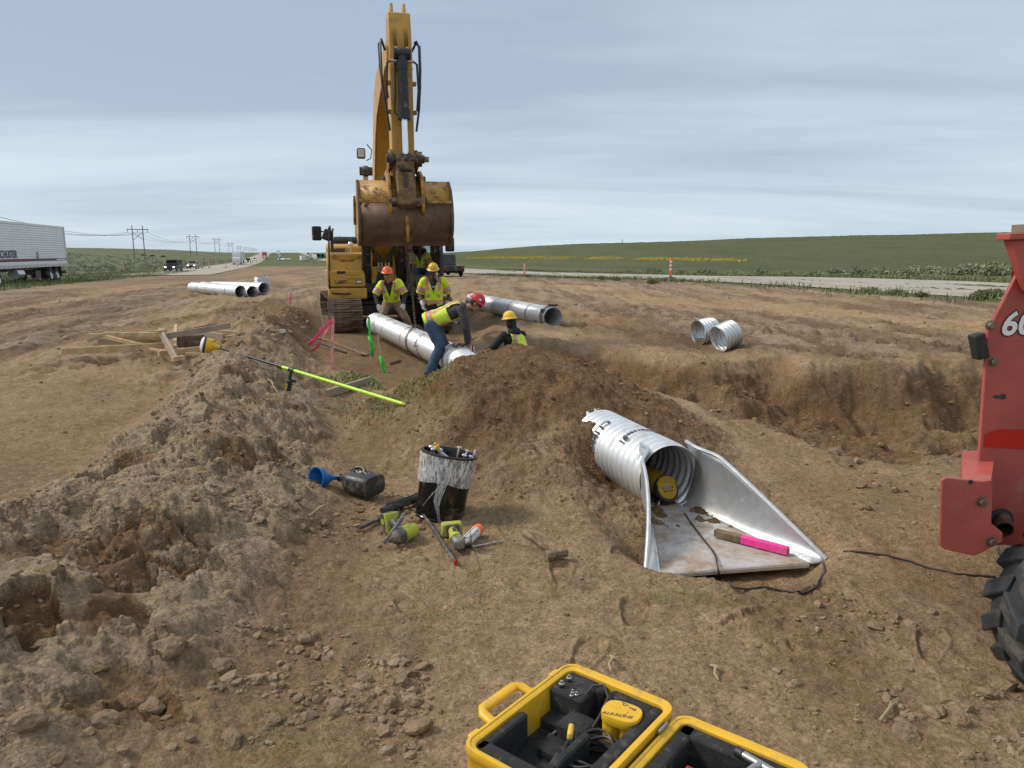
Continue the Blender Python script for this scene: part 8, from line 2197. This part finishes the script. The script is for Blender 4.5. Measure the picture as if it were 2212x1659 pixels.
# grass
def blades(n, px, py, hgt, wid, lean, col, name, label, cat='grass'):
    a = rg.uniform(0, 2 * math.pi, n); h = hgt * rg.uniform(.5, 1.3, n); w = wid * rg.uniform(.7, 1.3, n); ln = lean * rg.uniform(.2, 1.2, n) * h; b = a + rg.uniform(-.6, .6, n) + math.pi / 2
    z = ground(px, py) - .01
    c, s_ = np.cos(a), np.sin(a); lx, ly = np.cos(b) * ln, np.sin(b) * ln
    P = [np.stack([px - c * w, py - s_ * w, z], 1), np.stack([px + c * w, py + s_ * w, z], 1), np.stack([px + c * w * .8 + lx * .35, py + s_ * w * .8 + ly * .35, z + h * .55], 1), np.stack([px - c * w * .8 + lx * .35, py - s_ * w * .8 + ly * .35, z + h * .55], 1), np.stack([px + lx, py + ly, z + h * (1 - .25 * lean)], 1)]
    V = np.stack(P, 1).reshape(-1, 3); i = np.arange(n) * 5
    F = np.concatenate([np.stack([i, i + 1, i + 2], 1), np.stack([i, i + 2, i + 3], 1), np.stack([i + 3, i + 2, i + 4], 1)])
    return tag(link(name, np_mesh(name, V, F, M[col], True)), label, cat, kind='stuff')
M['grass_green'] = mat('grass_green', (.17, .23, .06), .7, vscale=3, col2=(.26, .25, .11)); M['grass_dry'] = mat('grass_dry', (.34, .27, .15), .8, var=.25, vscale=3)
M['verge'] = mat('verge_grass', (.10, .135, .045), .8, col2=(.19, .185, .085), vscale=.5); M['sage'] = mat('sagebrush', (.20, .21, .15), .85, col2=(.12, .13, .085), vscale=.8); M['sage_pale'] = mat('pale_brush', (.32, .325, .20), .85, col2=(.19, .205, .11), vscale=.9)
X, Y = [], []
for gx, gy, gr, ga in GRASS_SPOTS:
    n = int(1700 * ga * gr * (1.4 if gy > 6 else .8)); X.append(rg.normal(gx, gr * .5, n)); Y.append(rg.normal(gy, gr * .5, n))
for xv, yv, n, sp_ in ((1415, 1292, 90, .035), (1000, 1305, 60, .06), (1190, 1280, 40, .06), (1040, 1245, 30, .08), (990, 1220, 25, .03), (870, 1340, 25, .06)):
    p = hit(xv, yv); X.append(rg.normal(p.x, sp_, n)); Y.append(rg.normal(p.y, sp_, n))
X = np.concatenate(X); Y = np.concatenate(Y)
blades(len(X), X, Y, .030 + .005 * np.clip(Y - 4, 0, 5), .0018 + .0009 * np.clip(Y - 4, 0, 6), .6, 'grass_green', 'grass', 'short green grass growing in patches on the sand')
n = 700; X = rg.uniform(-1.2, 2.6, n); Y = rg.uniform(2.0, 6.0, n); blades(n, X, Y, .03, .0011, 1.6, 'grass_dry', 'dry_straw', 'dry straws scattered on the sandy floor', 'straw')
def along(n, s0, s1, d0, d1, fn=None):
    s_ = rg.uniform(s0, s1, n); d = rg.uniform(d0, d1, n)
    x = SX * s_ + SY * d; y = SY * s_ - SX * d
    if fn is not None: k = rg.uniform(0, 1, n) < fn(s_, d); x, y = x[k], y[k]
    return x, y
x1, y1 = along(9000, 8, 75, 18.6, 21.4, lambda s_, d: np.clip(sst(.0, .35, fbm(s_ * .22, d * 0 + 1.5, 3, 61)) + .9 * sst(28, 45, s_), 0, 1) * sst(18.4, 20.6, d)); x2, y2 = along(12000, -5, 120, 33.4, 38); x3, y3 = along(11000, 30, 130, -23, -12.6)
X = np.concatenate([x1, x2, x3]); Y = np.concatenate([y1, y2, y3]); blades(len(X), X, Y, .26, .018, .7, 'verge', 'grass', 'tall verge grass along both carriageways')
def bush(n_leaf, seed, r=1.0, leaf=.34):
    g = np.random.default_rng(seed); th = g.uniform(0, 2 * math.pi, n_leaf); ph = np.arccos(g.uniform(0, 1, n_leaf)); rr = r * g.uniform(.45, 1.0, n_leaf) * (1 + .25 * np.sin(th * 3 + seed))
    c = np.stack([rr * np.sin(ph) * np.cos(th), rr * np.sin(ph) * np.sin(th), .75 * rr * np.cos(ph) + .05], 1)
    d = g.normal(size=(n_leaf, 3)); d[:, 2] = np.abs(d[:, 2]) + .3; d /= np.linalg.norm(d, axis=1)[:, None]; s_ = np.cross(d, g.normal(size=(n_leaf, 3))); s_ /= np.linalg.norm(s_, axis=1)[:, None]
    L = leaf * r * g.uniform(.6, 1.3, (n_leaf, 1)); w = L * .36
    V = np.stack([c - s_ * w, c + s_ * w, c + d * L], 1).reshape(-1, 3); return V, np.arange(n_leaf * 3).reshape(-1, 3)
BV = [bush(26, 500 + k) for k in range(8)]
s_ = rg.uniform(0, 1, 5200); dist = 30 * (420 / 30) ** s_; ang = rg.uniform(R(-37), R(-14), len(s_)); x = dist * np.sin(ang) ; y = dist * np.cos(ang)
ss, dd = sd(x, y); k = (dd < -21) & (rg.uniform(0, 1, len(x)) < .25 + .75 * sst(-.2, .3, fbm(x / 9, y / 9, 4, 34))); x, y = x[k], y[k]; dist = dist[k]
Vs, Fs, o_ = [], [], 0; z = ground(x, y)
for i in range(len(x)):
    V, F = BV[i % 8]; r_ = rg.uniform(.18, .42) * (1 + dist[i] / 250); a = rg.uniform(0, 6.28); c, s2 = math.cos(a), math.sin(a)
    Vs.append(V @ np.array([[c, s2, 0], [-s2, c, 0], [0, 0, 1]]) * r_ + np.array([x[i], y[i], z[i] - .05])); Fs.append(F + o_); o_ += len(V)
tag(link('sagebrush', np_mesh('sagebrush', np.concatenate(Vs), np.concatenate(Fs), M['sage'], True)), 'low grey green sagebrush covering the flats on the left', 'sagebrush', kind='stuff')
# shrubs that can be told apart on the far verge of the right carriageway
SH = [(1360, 590, .8), (1410, 588, .9), (1465, 590, .8), (1530, 592, .9), (1590, 592, .8), (1640, 594, 1.0), (1700, 594, .9), (1760, 596, 1.0), (1805, 590, 1.3), (1850, 594, 1.1), (1905, 592, 1.2), (1960, 596, 1.1), (2005, 590, 1.4), (2050, 594, 1.3), (2100, 594, 1.4), (2145, 596, 1.4), (2180, 592, 1.3)]
MEB = [np_mesh('foliage', *bush(700, 600 + k, leaf=.22), M['sage_pale'], True) for k in range(4)]
for k, (xv, yv, r_) in enumerate(SH):
    p = hit(xv, yv); s2, d2 = sd(p.x, p.y); r_ *= .72
    if d2 < 36: p = p + Vector((SY, -SX, 0)) * (36.5 - d2)
    p.z = gz(p.x, p.y)
    o = thing('roadside_shrub', 'pale green roadside shrub on the far verge of the right carriageway', 'shrub', p, random.uniform(0, 6), 'shrubs along the far verge'); f = link('foliage', MEB[k % 4], o); f.scale = (r_ * random.uniform(.9, 1.9), r_, r_ * random.uniform(.55, 1.0))
    MB().cyl((0, 0, -.1), (0, 0, r_ * .4), .05, n=6).build('stem', M['wood_dark'], o)
WD = [(2125, 645, .35), (2150, 640, .32), (1880, 632, .25), (1940, 636, .22), (1990, 640, .2), (1330, 606, .3), (1300, 604, .3), (1410, 612, .3)]
for k, (xv, yv, r_) in enumerate(WD):
    p = hit(xv, yv); o = thing('weed_clump', 'leafy weed clump on the dirt at the edge of the pavement', 'weed', p, random.uniform(0, 6), 'weeds along the pavement edge'); f = link('foliage', MEB[k % 4].copy(), o); f.data.materials[0] = M['verge']; f.scale = (r_ * 1.3, r_, r_ * .9)
    MB().cyl((0, 0, -.05), (0, 0, r_ * .4), .02, n=6).build('stem', M['wood_dark'], o)
# yellow flowers in the field
a_, b_ = hit(1010, 557), hit(1600, 563)
n = 9000; t = rg.uniform(0, 1, n); x = a_.x + (b_.x - a_.x) * t + rg.normal(0, 1.2, n); y = a_.y + (b_.y - a_.y) * t + rg.normal(0, 2.2, n) * (1 + 0 * t)
k = rg.uniform(0, 1, n) < sst(-.25, .25, fbm(t * 14, t * 0, 3, 66) + .15); x, y = x[k], y[k]
M['flower'] = mat('yellow_blossom', (.50, .40, .05), .7)
blades(len(x), x, y, .30, .08, .5, 'flower', 'yellow_flowers', 'strip of yellow flowers across the green field', 'flowers')
# twigs and roots
for a, b, lab in (((578, 820), (600, 850), 'pale dry root sticking out of the windrow below the black pole'), ((668, 1117), (712, 1092), 'pale broken straw lying on clods near the jug'), ((1318, 1420), (1320, 1455), 'short white twig standing in the sand above the case'), ((1535, 1440), (1552, 1475), 'curled pale bark strip on the sand right of the case'), ((1900, 1560), (1940, 1515), 'gnarled root in the broken clods beside the tyre')):
    p = hit(*a); q = hit(*b); o = thing('dry_twig', lab, 'twig', p); d = q - p
    MB().tube([Vector((0, 0, .006)), d * .35 + Vector((.01, 0, .025)), d * .7 + Vector((-.008, 0, .02)), d + Vector((0, 0, .012))], [.006, .007, .005, .003], 6).build('stem', M['grass_dry'], o)
    MB().tube([d * .4 + Vector((0, 0, .02)), d * .55 + Vector((.03, .01, .035))], [.004, .002], 5).build('side_shoot', M['grass_dry'], o)
